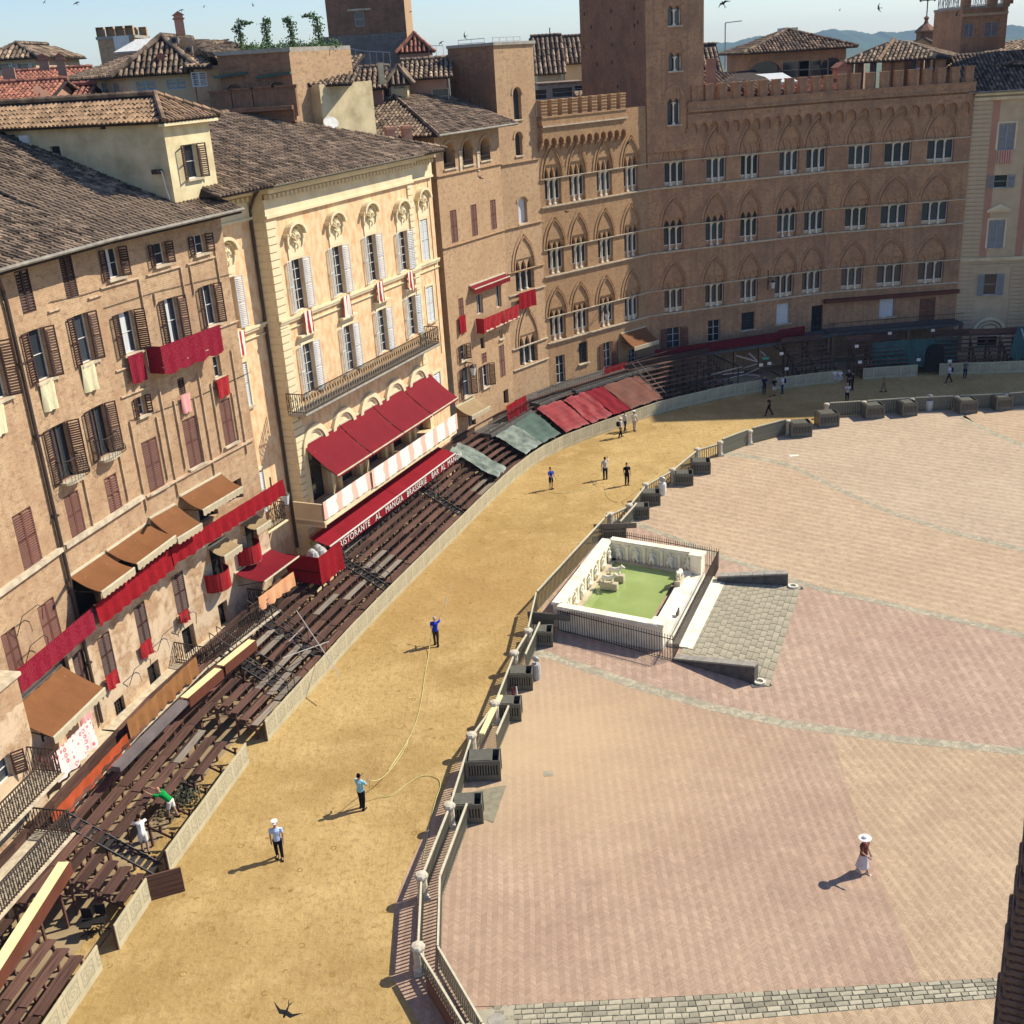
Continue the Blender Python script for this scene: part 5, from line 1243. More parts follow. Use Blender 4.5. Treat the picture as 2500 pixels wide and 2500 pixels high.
# ------------------------------------------------------------------ small brick tower house
K4 = .985
h4 = thing('brick_tower', 'slender tan brick tower with a flat top between the loggia house and the long palace', 'tower', Vector((.85, 93.3, 0)) * K4)
A4_ = Vector((.85, 93.4, 0)) * K4; B4_ = Vector((4.0, 95.8, 0))
F4 = Fac(A4_, B4_, 0, AT(*T2(1700, 315), 93)[2] + .1, m_brickB3, h4)
zt4 = F4.z1
for a, b, w, ph in (((1828, 590), (1832, 805), 1.0, .5), ((1838, 890), (1842, 1048), .9, .45)):
    (u, zt), (u2, zb) = F4.on(T2(*a)), F4.on(T2(*b)); arch_open(F4, (u + u2) / 2, zb, w, zt - zb - ph, ph, False, surround=m_brickB3)
(u, zt), (u2, zb) = F4.on(T2(1862, 1330)), F4.on(T2(1866, 1505)); arch_open(F4, u, zb, 1.15, zt - zb - .35, .35, False, surround=m_brickB3, blind=m_shW, glass=False)
for a, b in (((218, 1740), (215, 1940 + 30)),):
    u, zt = F4.on(T3(*a)); u = F4.on(T7(225, 200))[0]
zs = F4.on(T7(225, 300))[1]; zl = F4.on(T7(225, 160))[1]; trifora(F4, u, zs, 2.5, zl - zs, m_brickB3, .9, bigh=2.9, frame=False)
u5 = F4.on(T7(250, 700))[0]; zs5 = F4.on(T7(250, 795))[1]; zl5 = F4.on(T7(250, 665))[1]; trifora(F4, u5, zs5, 2.5, zl5 - zs5, m_brickB3, .9, bigh=3.3, frame=False)
for zz in (zs - .15, zl, zs5 - .15, zl5, F4.on(T3(180, 1095))[1], F4.on(T3(210, 1520))[1]): course(F4, zz, 0, F4.L, m_sill if zz < 12.4 and zz not in (16,) else m_brickB3, .06, .09)
F4.build()
r_ = ray(1092, 115); rt_ = r_[0] / r_[1]; L4 = (rt_ * A4_.y - A4_.x) / (-F4.n.x + rt_ * F4.n.y)
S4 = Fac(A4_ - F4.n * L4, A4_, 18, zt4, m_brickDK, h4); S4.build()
mb = MB(); mb.quad((0, 0, 18), (0, L4, 18), (0, L4, zt4), (0, 0, zt4)); link('wall', mb.mesh('wall', m_brickB3), h4, B4_, F4.rz)
slab('roof_slab', h4, [A4_ + F4.n * .15 - F4.t * .15, B4_ + F4.n * .15 + F4.t * .15, B4_ - F4.n * L4 + F4.t * .15, A4_ - F4.n * L4 - F4.t * .15], zt4, zt4 + .22, m_grey_st)
r = railing([(0.2, .2, zt4 + .2), (3.6, .2, zt4 + .2)], .35, .8); F4.put('roof_rail', r, m_galv, 0, 0, 0); r = railing([(0.2, 1, zt4 + .2), (.2, L4 - 1, zt4 + .2)], .35, 1.2); F4.put('roof_rail', r, m_galv, 0, 0, 0)
hangc(F4, T7(180, 315), T7(297, 295), T7(297, 405), T7(190, 425), .35, m_red, 'red cloth hanging under the upper three-light window of the slender tower')
door(F4, T7(90, 965), T7(95, 1060), .1)
# ------------------------------------------------------------------ long brick palace with tower
hs = thing('gothic_palace', 'long curved brick palace with three rows of three-light gothic windows, battlements and a tower', 'palace', (4, 95.7, 0))
ZC = 24.9
FSL = Fac((4, 95.8), (14, 104.4), 0, 25.2, m_brickSL, hs); FSR = Fac((14, 104.4), (32, 110.0), 0, 25.2, m_brickSR, hs); FSE = Fac((32, 110.0), (45.6, 110.9), 0, 25.2, m_brickSR, hs)
sills = (18.06, 12.33, 6.6)
rows = [[1351, 1410, 1476, 1541, 1647, 1749, 1831, 1927, 2017, 2099, 2192, 2296], [1358, 1416, 1479, 1542, 1645, 1746, 1829, 1921, 2011, 2090, 2182, 2282], [1363, 1419, 1482, 1543, 1646, 1745, 1829, 1915, 2003, 2080, 2172, 2272]]
wid = [1.95, 1.9, 1.9, 1.9, 2.0, 2.0, 1.9, 2.1, 2.2, 2.2, 2.6, 2.6]
for r_, (zs, xs) in enumerate(zip(sills, rows)):
    for i, x in enumerate(xs):
        F = FSL if i < 4 else (FSR if i < 9 else FSE); zc = zs + 1; u = F.ux(x, zc)
        if u < 1.0: u = 1.15
        if F is FSR and u > F.L - 1.2: u = F.L - 1.4
        if F is FSE and u < 1.3: u = 1.5
        w = wid[i]; blind = (r_ == 0 and i >= 4) or (r_ == 1 and i >= 8) or (r_ == 2 and i >= 3)
        trifora(F, u, zs + .12, w, 2.05, F.mat, [1.15, .8, .75][r_], blind, bigh=[2.75, 2.7, 2.6][r_], bigw=w + .75)
# ground-floor openings
for a, b, w, F, st in (((465, 735), (468, 925), 1.1, FSL, 'p'), ((615, 650), (622, 790), 1.1, FSL, 'g'), ((780, 650), (785, 815), 1.1, FSL, 'o'), ((950, 700), (952, 795), 1.0, FSL, 'p'), ((1228, 550), (1228, 690), 1.4, FSR, 'o'), ((1500, 500), (1500, 645), 1.3, FSR, 'p'), ((1728, 445), (1728, 565), 1.4, FSR, 'g')):
    window(F, T7(*a), T7(*b), w, {'p': 'plain', 'g': 'plain', 'o': 'open'}[st], m_shP, sill=st == 'g', frame=m_frame if st != 'g' else m_iron, bars=(1, 2) if st != 'g' else (4, 5), depth=.3)
for a, b, w, F, st in (((310, 390), (310, 525), 1.5, FSR, 'w'), ((548, 400), (545, 582), 1.6, FSR, 'd'), ((760, 395), (757, 568), 1.6, FSR, 'r'), ((1010, 360), (1010, 480), 1.6, FSE, 'w'), ((1282, 350), (1275, 530), 1.6, FSE, 'r')):
    if st == 'r': window(F, T8(*a), T8(*b), w, 'closed', m_shP, sill=False)
    else: window(F, T8(*a), T8(*b), w, 'plain', frame=m_frame if st == 'w' else m_shB, bars=(4, 5) if st == 'w' else (1, 1), curtain=.9 if st == 'w' else 0)
(_u, _b), (_u2, _a) = FSR.on((1645, 304), .12), FSR.on((1645, 240), .12); FSR.hole(_u - .75, _u + .75, _b - .1, _a + .1, .5)
for F in (FSL, FSR, FSE):
    for zs in sills: course(F, zs, 0, F.L, m_sill, .07, .12); course(F, zs + 2.25, 0, F.L, m_sill, .05, .09)
    F.build()
# corbel table and battlements
corbels(FSL, 23.2, .1, 10.1, 12, .5, 1.25, m_brickSL, m_brickSL); corbels(FSR, 23.0, 3.9, FSR.L, 14, .3, 1.2, m_brickSR, m_brickSR); corbels(FSE, 23.0, 0, FSE.L - .3, 11, .3, 1.2, m_brickSR, m_brickSR)
for F, a, b, d in ((FSL, .05, 10.1, .55), (FSR, 3.9, FSR.L, .38), (FSE, 0, FSE.L - .1, .38)):
    mb = MB(); mb.box(a, b, -d, 0, 24.35, 25.2); mb.box(a, b, -d - .1, 0, 24.42, 24.56); mb.box(a, b, -d - .08, 0, 25.1, 25.22); F.put('parapet', mb, F.mat)
    mb = MB(); mb.box(a, b, -d - .06, -d, 24.4, 24.5); mb.box(a, b, 0, .5, 24, 25.2); F.put('parapet_course', mb, m_sill if F is FSL else F.mat, 0, 0, .06)
merlons(FSL, 25.22, .1, 10.0, 9, 1.15, .45, m_brickSL, .5); merlons(FSR, 25.22, 4.3, FSR.L - .2, 11, 1.3, .45, m_brickSR); merlons(FSE, 25.22, .4, FSE.L - .4, 10, 1.3, .45, m_brickSR)
# tower
TW = thing('palace_tower', 'tall brick tower rising out of the long gothic palace past the top of the photo', 'tower', (14, 104.4, 0)); zt = 52
ut = FSR.ux(1716, 24) ; TF = Fac(FSR.pt(-.0, 0, .12), FSR.pt(ut, 0, .12), 21.2, zt, m_brickSR, TW)
for x0, z0, z1 in ((1645, 240, 304), (1648, 129, 173), (1646, 13, 62)):
    (u, za), (u2, zb) = TF.on((x0, z0)), TF.on((x0, z1)); w = 1.25; h = round(za - zb, 1)
    wi = link('window', None, TW, TF.pt(u, zb), TF.rz); TF.hole(u - w / 2, u + w / 2, zb, zb + h, .35)
    mb = MB(); mb.box(-w / 2, w / 2, .3, .34, 0, h); TF.put('pane', mb, m_glass, u, zb, 0, wi); mb = MB(); colonnette(mb, 0, .12, 0, h - .35, .07); mb.box(-w / 2, -w / 2 + .07, .2, .28, 0, h); mb.box(w / 2 - .07, w / 2, .2, .28, 0, h); TF.put('colonnette', mb, m_white, u, zb, 0, wi)
    mb = MB(); arch_panel(mb, -w / 2, w / 2, .42, 2, w / 2 * .84, .34, False, .1, .3); TF.put('arch_heads', mb, m_brickSR, u, zb + h - .4, 0, wi)
    mb = MB(); mb.band(arch_pts(w + .45, 1.0, False, 8), .2, -.05, .0); TF.put('arch_moulding', mb, m_brickSR, u, zb + h, .003, wi); TF.put('sill', boxmesh('sill', w + .25, .12, .12, m_sill), None, u, zb - .12, 0, wi)
TF.build()
q = FSR.pt(0, 0, .12); r = ray(1421, 215); rat = r[0] / r[1]; dd = -FSR.n; L = (rat * q.y - q.x) / (dd.x - rat * dd.y)
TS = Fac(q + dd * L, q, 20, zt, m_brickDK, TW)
for x, y in ((805, 75), (962, 55), (805, 190), (962, 172), (672, 180), (812, 305), (960, 290), (812, 420), (712, 432), (625, 95), (622, 315), (675, 315), (985, 150), (850, 585)):
    u, z = TS.on(T3(x, y)); TS.hole(u - .16, u + .16, z - .16, z + .16, .4)
TS.build()
mb = MB(); mb.quad((0, 0, 20), (0, L, 20), (0, L, zt), (0, 0, zt)); link('wall', mb.mesh('wall', m_brickDK), TW, TF.B, TF.rz)
slab('top', TW, [TF.A, TF.B, TF.B - TF.n * L, TF.A - TF.n * L], zt, zt + .3, m_brickDK)
# cloth, awnings, lamps
awning(FSL, T7(885, 590), T7(1045, 540), T7(1118, 640), T7(948, 690), 1.7, m_brownaw, 'brown awning over the door beside the red terrace cloth')
(u0, z0), (u1, z1) = FSL.on(T7(760, 825), 1.4), FSL.on(T7(915, 780), 1.4); cloth_on(FSL, u0, u1, (z0 + z1) / 2, (z0 + z1) / 2 - 1.6, 1.4, m_red, 'bright red cloth on the terrace rail below the shuttered french window')
for F, a, b, lab in ((FSR, T7(1100, 715), T7(1932, 570), 'left'), (FSR, T7(1932, 570), T8(455, 540), 'right')):
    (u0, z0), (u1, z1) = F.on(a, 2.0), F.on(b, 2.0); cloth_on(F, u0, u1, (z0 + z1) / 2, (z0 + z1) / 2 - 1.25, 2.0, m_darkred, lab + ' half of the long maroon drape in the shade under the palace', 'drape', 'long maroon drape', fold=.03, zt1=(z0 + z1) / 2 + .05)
(u0, z0), (u1, z1) = FSR.on(T8(680, 355), .4), FSE.on(T8(1500, 295), .4)
mb = MB(); mb.box(0, FSR.L - u0, -.4, 0, -.35, 0); o = tag(FSR.put('rolled_awning', mb, m_brownsh, u0, z0, 0, None), 'long rolled up brown awning above the closed shutters, left stretch', 'awning', 'rolled brown awning')
mb = MB(); mb.box(0, u1, -.4, 0, -.35, 0); tag(FSE.put('rolled_awning', mb, m_brownsh, 0, z0, 0, None), 'long rolled up brown awning above the closed shutters, right stretch', 'awning', 'rolled brown awning')
def wall_lamp(F, px, lab, d=.9):
    u, z = F.on(px, d); t = thing('wall_lantern', lab, 'lantern', F.pt(u, z), F.rz, 'lanterns on iron brackets')
    mb = MB(); mb.bar((-.0, 0, .35), (0, -d, .35), .05, .05); mb.bar((0, 0, -.3), (0, -d * .6, .33), .04, .04); mb.bar((0, -.03, -.9), (0, -.03, 1.0), .05, .05); F.put('bracket', mb, m_iron, u, z, 0, t)
    mb = MB(); mb.lathe([(.14, -.6), (.24, -.05), (.26, 0)], (0, -d, 0), 6); F.put('glass', mb, m_glassW, u, z, 0, t)
    mb = MB(); mb.lathe([(.28, 0), (.12, .16), (.03, .28)], (0, -d, 0), 6); mb.lathe([(.15, -.64), (.12, -.6)], (0, -d, 0), 6); F.put('cap', mb, m_iron, u, z, 0, t)
wall_lamp(FSL, T7(778, 455), 'white glass lantern on an iron bracket in front of a sunlit gothic window'); wall_lamp(FSR, T8(240, 245), 'white glass lantern on an iron bracket on the shaded palace wall')
wall_lamp(F3, T6(1530, 820), 'lantern on a scrolled iron arm low on the tan brick house', .7)
wall_lamp(FCL, A2(265, 20), 'lantern hanging in the narrow bay left of the peach palace', .9)
# terrace in front of the palaces, with rail
def terrace(F, a, b, d, z, label, mat=m_dkstone):
    t = thing('terrace', label, 'terrace', F.pt(a, 0), F.rz, 'raised shop-front terraces'); mb = MB(); mb.box(0, b - a, -d, 0, z - .2, z); mb.box(0, b - a, -d - .08, -d, z - .26, z - .02)
    F.put('slab', mb, m_dkstone, a, 0, 0, t); mb = MB()
    n = int((b - a) / 2.6); mb.box(-.15, .15, -.3, 0, 0, z - .2); me = mb.mesh('pier', m_brickDK)
    for i in range(n + 1): F.put('pier', me, None, a + i * (b - a) / n, 0, d - .5, t)
    mb = railing([(0, -d + .1, z), (b - a, -d + .1, z)], .95, .22, .01); F.put('railing', mb, m_iron, a, 0, 0, t)
terrace(FSL, .2, FSL.L, 3.0, 2.9, 'raised terrace with thin iron rail along the sunlit palace front'); terrace(FSR, 0, FSR.L, 2.2, 2.9, 'raised terrace with thin iron rail along the shaded palace front')
terrace(FSE, 0, FSE.L - .2, 2.2, 3.0, 'raised terrace above the green netting at the far right'); terrace(F4, 0, F4.L, 2.6, 2.9, 'raised terrace below the slender tower'); terrace(F3, 2.2, F3.L, 1.6, 2.7, 'raised terrace below the tan brick house')
# ------------------------------------------------------------------ cream rusticated palace at the right edge
h6 = thing('rusticated_palace', 'cream banded stone palace with rose walls and grey shutters at the right edge', 'palace', (45.6, 111.2, 0))
F6 = Fac((45.7, 111.2), (60, 109.0), 0, 24.2, m_creamdim, h6)
def w6(a, b, w, st, **k): return window(F6, a, b, w, st, m_shG, surround=m_cream if k.pop('su', 1) else None, depth=.25, **k)
w6(T4(1818, 828), T4(1810, 1008), 1.5, 'closed'); w6(T4(1778, 1178), T4(1774, 1265), 1.25, 'open', ang=(2.95, 2.95), su=0); w6(T4(1748, 1482), T4(1738, 1670), 1.5, 'closed')
w6(T8(1708, 190), T8(1702, 332), 1.25, 'open', ang=(2.95, 2.95), su=0)
(ud, zd), (_, zd0) = F6.on(T8(1690, 600)), F6.on(T8(1660, 780)); door(F6, T8(1690, 595), T8(1660, 860), 1.9)
F6.build()
for zz, d in ((F6.on(T8(1600, 45 + 50))[1], .25), (F6.on(T4(1600, 1745))[1], .3), (24.05, .5), (23.6, .3)): course(F6, zz, 0, F6.L, m_cream, .12, d)
z = .3; ZB6 = F6.on(T4(1600, 1760))[1]
while z < 23.4:
    if not (13.6 < z < 13.9):
        me = cached(('rb', z > ZB6), lambda: _q(1.75 if z > ZB6 else 14.0, .1, .36, m_creamdim))
    if z > ZB6:
        F6.put('rusticated_band', me, None, 0.02, z, 0); F6.put('rusticated_band', me, None, 5.75, z, 0)
    else:
        def seg(a, b): 
            if b > a + .1: F6.put('rusticated_band', cached(('rb', round(a, 1), round(b, 1)), lambda: _q(b - a, .1, .36, m_creamdim)), None, a, z, 0)
        w1 = F6.on(T8(1650, 260))[0] - 1.0; w2 = w1 + 3.6; zwa, zwb = F6.on(T8(1702, 332))[1] - .3, F6.on(T8(1708, 190))[1] + .3
        if zwa < z < zwb: seg(.02, w1); seg(w2, 14)
        elif z < 5.6: seg(.02, ud - 1.7); seg(ud + 1.7, 14)
        else: seg(.02, 14)
    z += .40
mb = MB(); mb.box(1.8, 5.7, -.02, 0, 12.6, 24.5); F6.holes and None
# rose plaster field is set between the bands as slim panels around the windows
for a, b, z0, z1 in ((1.8, 2.45, ZB6 + .3, 23.4), (5.1, 5.72, ZB6 + .3, 23.4)): mb = MB(); mb.box(a, b, -.02, 0, z0, z1); F6.put('rose_panel', mb, m_rose)
mb = MB(); P = arch_pts(3.0, 1.5, False, 9); mb.band(P, .3, -.16, 0); P = arch_pts(2.2, 1.1, False, 8); mb.band(P, .14, -.12, 0); mb.box(-.55, .55, -.06, 0, .1, .75); mb.box(-1.5, 1.5, -.14, 0, -.3, 0); F6.put('arch_surround', mb, m_cream, ud, zd + .2, .1)
(u, zz) = F6.on(T4(1762, 1415)); mb = MB(); mb.ext([(-1.25, 0), (1.25, 0), (0, .62)], -.3, 0); mb.box(-1.1, 1.1, -.12, 0, -.2, 0); F6.put('pediment', mb, m_cream, u, zz, .02)
hangc(F6, T4(1755, 1012), T4(1850, 1008), T4(1842, 1098), T4(1760, 1102), .15, m_redpink, 'striped red and buff cloth under the top window of the cream banded palace', fold=.02)
c = lambda u, b, z: F6.pt(u, z, -b)
roof(h6, c(-.9, -.7, 24.25), c(14, -.7, 24.25), c(-.9, 8, 27.6), c(14, 8, 27.6), m_tileN, .36, .6); g = MB(); g.tube([(-.9, -.75, 24.25), (14, -.75, 24.25)], .09, 8); F6.put('gutter', g, m_gutter)
mb = MB(); mb.poly([(0, 8, 15), (0, 8, 27.3), (0, 0, 24.2), (0, 0, 15)]); link('wall', mb.mesh('wall', m_creamdim), h6, F6.A, F6.rz)
# unseen block added just outside the frame, sized to throw the big shade
ho = thing('shade_block', 'unseen tall brick block added beyond the right edge to throw shade', 'palace', (55, 108, 0))
for a, b in (((54.4, 120), (54.4, 107.4)), ((54.4, 107.4), (92, 103.5)), ((92, 103.5), (92, 122))):
    Fac(a, b, 0, 41, m_brickSR, ho).build()
slab('roof', ho, [(54.4, 107.4), (92, 103.5), (92, 122), (54.4, 120)], 41, 41.4, m_tile)
# ------------------------------------------------------------------ roofs and towers behind
def house(name, label, cat, pl, pr, Y, depth, z0=15, mat=m_brickB3, roofm=None, ov=.5, rise=1.6, hip=True, Yr=None, sp=.4, ln=.7, wins=(), side=None, wmat=None, flat=False, sideR=None, group=None):
    """block whose front wall top corners show at pixels pl, pr at forward distances Y, Yr"""
    a, b = AT(*pl, Y), AT(*pr, Yr or Y); zt = (a.z + b.z) / 2; t = thing(name, label, cat, (a.x, a.y, z0), 0, group)
    F = Fac((a.x, a.y), (b.x, b.y), z0, zt, mat, t)
    for (tp, bt, w, st) in wins:
        if st == 'arch': (u, za), (_, zb) = F.on(tp), F.on(bt); arch_open(F, u, zb, w, za - zb - w * .35, w * .4, False)
        else: window(F, tp, bt, w, st, wmat or m_shG, sill=False)
    F.build(); nn = -F.n
    back = lambda p: p + nn * depth
    SL_ = Fac(back(F.A), F.A, z0, zt, side or mat, t); SL_.build(); SR_ = Fac(F.B, back(F.B), z0, zt, sideR or side or mat, t); SR_.build()
    if flat: slab('roof', t, [F.pt(-.1, 0, .1), F.pt(F.L + .1, 0, .1), F.pt(F.L + .1, 0, -depth), F.pt(-.1, 0, -depth)], zt, zt + .25, roofm or m_grey_st)
    elif roofm:
        c = lambda u, bk: F.pt(u, zt, -bk); L = F.L; k = min(L, depth) / 2 * (.95 if hip else 0)
        if L >= depth or not hip:
            r0, r1 = F.pt(max(k, .02) if hip else -ov, zt + rise, -depth / 2), F.pt(L - (max(k, .02) if hip else -ov), zt + rise, -depth / 2)
        else:
            r0, r1 = F.pt(L / 2 - .02, zt + rise, -k), F.pt(L / 2 + .02, zt + rise, -k)
        rb0, rb1 = (r0, r1) if L >= depth or not hip else (F.pt(L / 2 - .02, zt + rise, -(depth - k)), F.pt(L / 2 + .02, zt + rise, -(depth - k)))
        roof(t, c(-ov, -ov), c(L + ov, -ov), r0, r1, roofm, sp, ln); roof(t, c(L + ov, depth + ov), c(-ov, depth + ov), rb1, rb0, roofm, sp, ln)
        if hip:
            roof(t, c(-ov, depth + ov), c(-ov, -ov), rb0, r0, roofm, sp, ln); roof(t, c(L + ov, -ov), c(L + ov, depth + ov), r1, rb1, roofm, sp, ln)
            for p, q in ((r0, c(-ov, -ov)), (r1, c(L + ov, -ov))): hipcap(t, p + Vector((0, 0, .08)), q + Vector((0, 0, .08)), roofm, .18)
            if (r0 - rb0).length > .5: hipcap(t, r0 + Vector((0, 0, .1)), rb0 + Vector((0, 0, .1)), roofm, .18)
        else:
            for u in (0, L):
                mb = MB(); mb.poly([(u, 0, zt), (u, depth, zt), (u, depth / 2, zt + rise - .1)]); F.put('gable', mb, mat)
        if (r1 - r0).length > .5: hipcap(t, r0 + Vector((0, 0, .1)), r1 + Vector((0, 0, .1)), roofm, .18)
    return t, F, zt
def chimney(px, Y, h, label, w=.6, mat=m_rose, rz=.3, cap=True, group=None):
    p = AT(*px, Y); t = thing('chimney', label, 'chimney', p, rz, group); mb = MB(); mb.box(-w / 2, w / 2, -w / 2, w / 2, 0, h); link('stack', mb.mesh('stack', mat), t, p, rz)
    if cap: mb = MB(); mb.box(-w * .65, w * .65, -w * .65, w * .65, h * .8, h * .86); mb.ext([(-w * .7, h), (w * .7, h), (0, h + w * .45)], -w * .6, w * .6); link('cap', mb.mesh('cap', m_tileR), t, p, rz)
# far tall tower with stone foot
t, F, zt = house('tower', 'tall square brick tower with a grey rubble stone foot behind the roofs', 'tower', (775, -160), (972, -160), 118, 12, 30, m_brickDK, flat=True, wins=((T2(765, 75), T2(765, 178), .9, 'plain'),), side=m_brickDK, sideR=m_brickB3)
a, b = AT(775, 0, 117.9), AT(972, 0, 117.9); zs = AT(880, 85, 117.9).z
FS = Fac((a.x - .2, 117.8), (b.x + .35, 117.8), 15, zs, m_stone_wall, t, 'stone_foot'); FS.build(); Fac((b.x + .35, 117.8), (b.x + .35, 130), 15, zs, m_stone_wall, t, 'stone_foot').build()
mb = MB(); mb.box(-1.1, 1.1, -.1, 0, 0, .18); mb.box(-.7, .7, -.1, 0, -4.3, -4.1); u, z = F.on(T2(765, 72)); F.put('lintel', mb, m_sill, u, z)
house('small_house', 'little house with a bright red tiled roof beside the stone-footed tower', 'house', T2(1035, 352), T2(1240, 352), 114, 6, 18, m_pinkwall, m_tileR, .3, 1.6, wins=((T2(1185, 420), T2(1185, 465), .9, 'plain'),))
# brick terrace block with vines
t, F, zt = house('terrace_house', 'brick roof terrace block with shade-toned front and arched purple doors', 'house', T1(1460, 375), T2(290, 350), 78, 14, 17, m_brickDK, flat=True, wins=((T1(1575, 575), T1(1580, 735), 1.0, 'arch'), (T1(1868, 555), T1(1868, 720), 1.0, 'arch'), (T1(1670, 600), T1(1675, 730), .7, 'plain')))
for x, y in ((1500, 620), (1640, 605), (1780, 592), (1925, 585)):
    u, z = F.on(T1(x, y)); mb = MB(); mb.box(-.7, .7, -.7, 0, -1.8, 0); mb.box(-.8, .8, -.8, 0, 0, .12); F.put('pier', mb, m_brickDK, u, z)
u, z = F.on(T1(1700, 750)); mb = MB(); mb.box(-u, F.L - u, -1.5, 0, 0, .25); mb.box(-u, F.L - u, -.9, 0, -.8, 0); F.put('ledge', mb, m_brickDK, u, z)
for x in (1560, 1850):
    u, z = F.on(T1(x, 515)); mb = MB(); mb.bar((-1.1, -.1, 0), (1.1, -.3, .15), .3, .15); F.put('rolled_blind', mb, m_net, u, z)
Fs = Fac(F.B, AT(*T2(705, 330), 84), 15, zt, m_brickB3, t); Fs.build(); slab('roof', t, [F.B, Fs.B, Fs.B + Vector((-3, 8, 0)), F.B + Vector((-3, 10, 0))], zt, zt + .25, m_grey_st)
for x, y, l, dx in ((1630, 355, 'leftmost', .9), (1808, 340, 'second from the left', .3), (2 + 2.76 * 715, 330, 'third from the left', -.4), (2.76 * 780, 300, 'rightmost, beside the tower', -.9)):
    p = AT(*T1(x, y), 84); tt = thing('climbing_vine', 'vine grown pergola post on the roof terrace, ' + l, 'vine', p, 0, 'vine posts on the roof terrace')
    H = 1.75; mb = MB(); mb.tube([(0, 0, -1), (.05, 0, H)], .05, 5); mb.bar((0, 0, H), (dx, 0, H + .05), .05, .05); link('post', mb.mesh('post', m_pipe), tt, p)
    mb = MB(); random.seed(int(x))
    for k in range(420):
        f = random.random(); s = random.random()
        if f < .7: c = Vector((random.gauss(0, .13 + .06 * s), random.gauss(0, .13), H * s))
        else: c = Vector((dx * s + random.gauss(0, .08), random.gauss(0, .1), H + .1 + random.gauss(0, .1 * (1.4 - s))))
        a = Vector([random.uniform(-1, 1) for _ in range(3)]).normalized() * .085; b = a.orthogonal().normalized() * .06; mb.quad(c - a, c - b, c + a, c + b)
    link('foliage', mb.mesh('foliage', m_vine), tt, p)
mb = MB(); random.seed(5)
for k in range(2200):
    s = random.random(); p0, p1 = AT(*T1(1640, 345), 83), AT(*T2(640, 318), 83); c = p0.lerp(p1, s) + Vector((0, random.uniform(-1, 1), abs(random.gauss(0, .13 + .12 * abs(math.sin(s * 19))))))
    a = Vector([random.uniform(-1, 1) for _ in range(3)]).normalized() * .08; b = a.orthogonal().normalized() * .05; mb.quad(c - a, c - b, c + a, c + b)
o = link('planting', mb.mesh('planting', m_vine), kind='stuff'); tag(o, 'low straggly green planting along the edge of the roof terrace', 'planting')
# cream block with tiled roof
t, F, zt = house('stair_house', 'small cream plastered block with tiled roof beside the brick terrace', 'house', T2(375, 560), T2(495, 585), 80, 5, 23, m_yellow, Yr=79)
F2_ = Fac(F.B, AT(*T2(722, 590), 84) * 1, 23, zt, m_yellow2, t); F2_.build()
window(F2_, T2(622, 615), T2(622, 655), .5, 'plain'); window(F2_, T2(690, 595), T2(690, 650), .6, 'plain')
p = [F.A + F.n * .3 + Vector((0, 0, zt)), F2_.B + F2_.n * .3 + Vector((0, 0, zt))]
roof(t, Vector((F.A.x, F.A.y - .6, zt)), Vector((F2_.B.x + .4, F2_.B.y - 4.5, zt - .1)), Vector((F.A.x, F.A.y + 5, zt + .9)), Vector((F2_.B.x + .4, F2_.B.y + 2.5, zt + .8)), m_tileN, .35, .6)
a, b = AT(*T2(600, 520), 83), AT(*T2(740, 370), 88)
roof(t, a + Vector((-.7, 0, 0)), a + Vector((.7, -.2, 0)), b + Vector((-.6, 0, 0)), b + Vector((.7, 0, 0)), m_tileN, .33, .55)
mb = MB(); mb.tube([(0, 0, 0), (0, -.12, .02), (0, -.2, .1)], [.02, .45, .5], 14); tagmesh('satellite_dish', mb, m_frame, 'white satellite dish on the low roof below the cream plastered block', 'satellite dish', AT(*T2(570, 835), 79), .4)
# beige house with blue shutters and hipped roof
t, F, zt = house('plaster_house', 'beige plaster house with pale blue shutters and a broad hipped roof', 'house', T1(845, 510), T1(1300, 490), 80, 13, 16, m_beige, m_tile, .7, 2.3, wins=((T1(985, 545), T1(985, 610), 1.3, 'closed'), (T1(1188, 535), T1(1188, 600), 1.3, 'closed')), sp=.36, ln=.6, wmat=plain('sky_blue_shutter_paint', (.30, .42, .50), (.26, .37, .45), 4, .6))
Fb = Fac(AT(*T1(490, 540), 88), F.A, 16, zt, m_beige, t)
for x in (545, 622, 705, 785): window(Fb, T1(x, 570 - (x - 545) * .07), T1(x, 640 - (x - 545) * .07), 1.0, 'closed', m_shG, sill=False)
Fb.build(); roof(t, Fb.A + Vector((-.8, -.6, zt)), F.A + Vector((-.6, -.7, zt)), Fb.A + Vector((3, 9, zt + 1.9)), F.A + Vector((6.0, 6.2, zt + 1.9)), m_tile, .36, .6)
course(F, zt - 3.2, 0, F.L, m_creamdim, .1, .08); course(Fb, zt - 3.2, 0, Fb.L, m_creamdim, .1, .08)
chimney(T1(1100, 470), 80.5, .8, 'small tile-capped chimney on the hipped roof of the beige house', .55, m_tileR)
chimney(T1(1085, 345), 84, .7, 'squat chimney near the ridge of the beige house', .9, m_tileR)
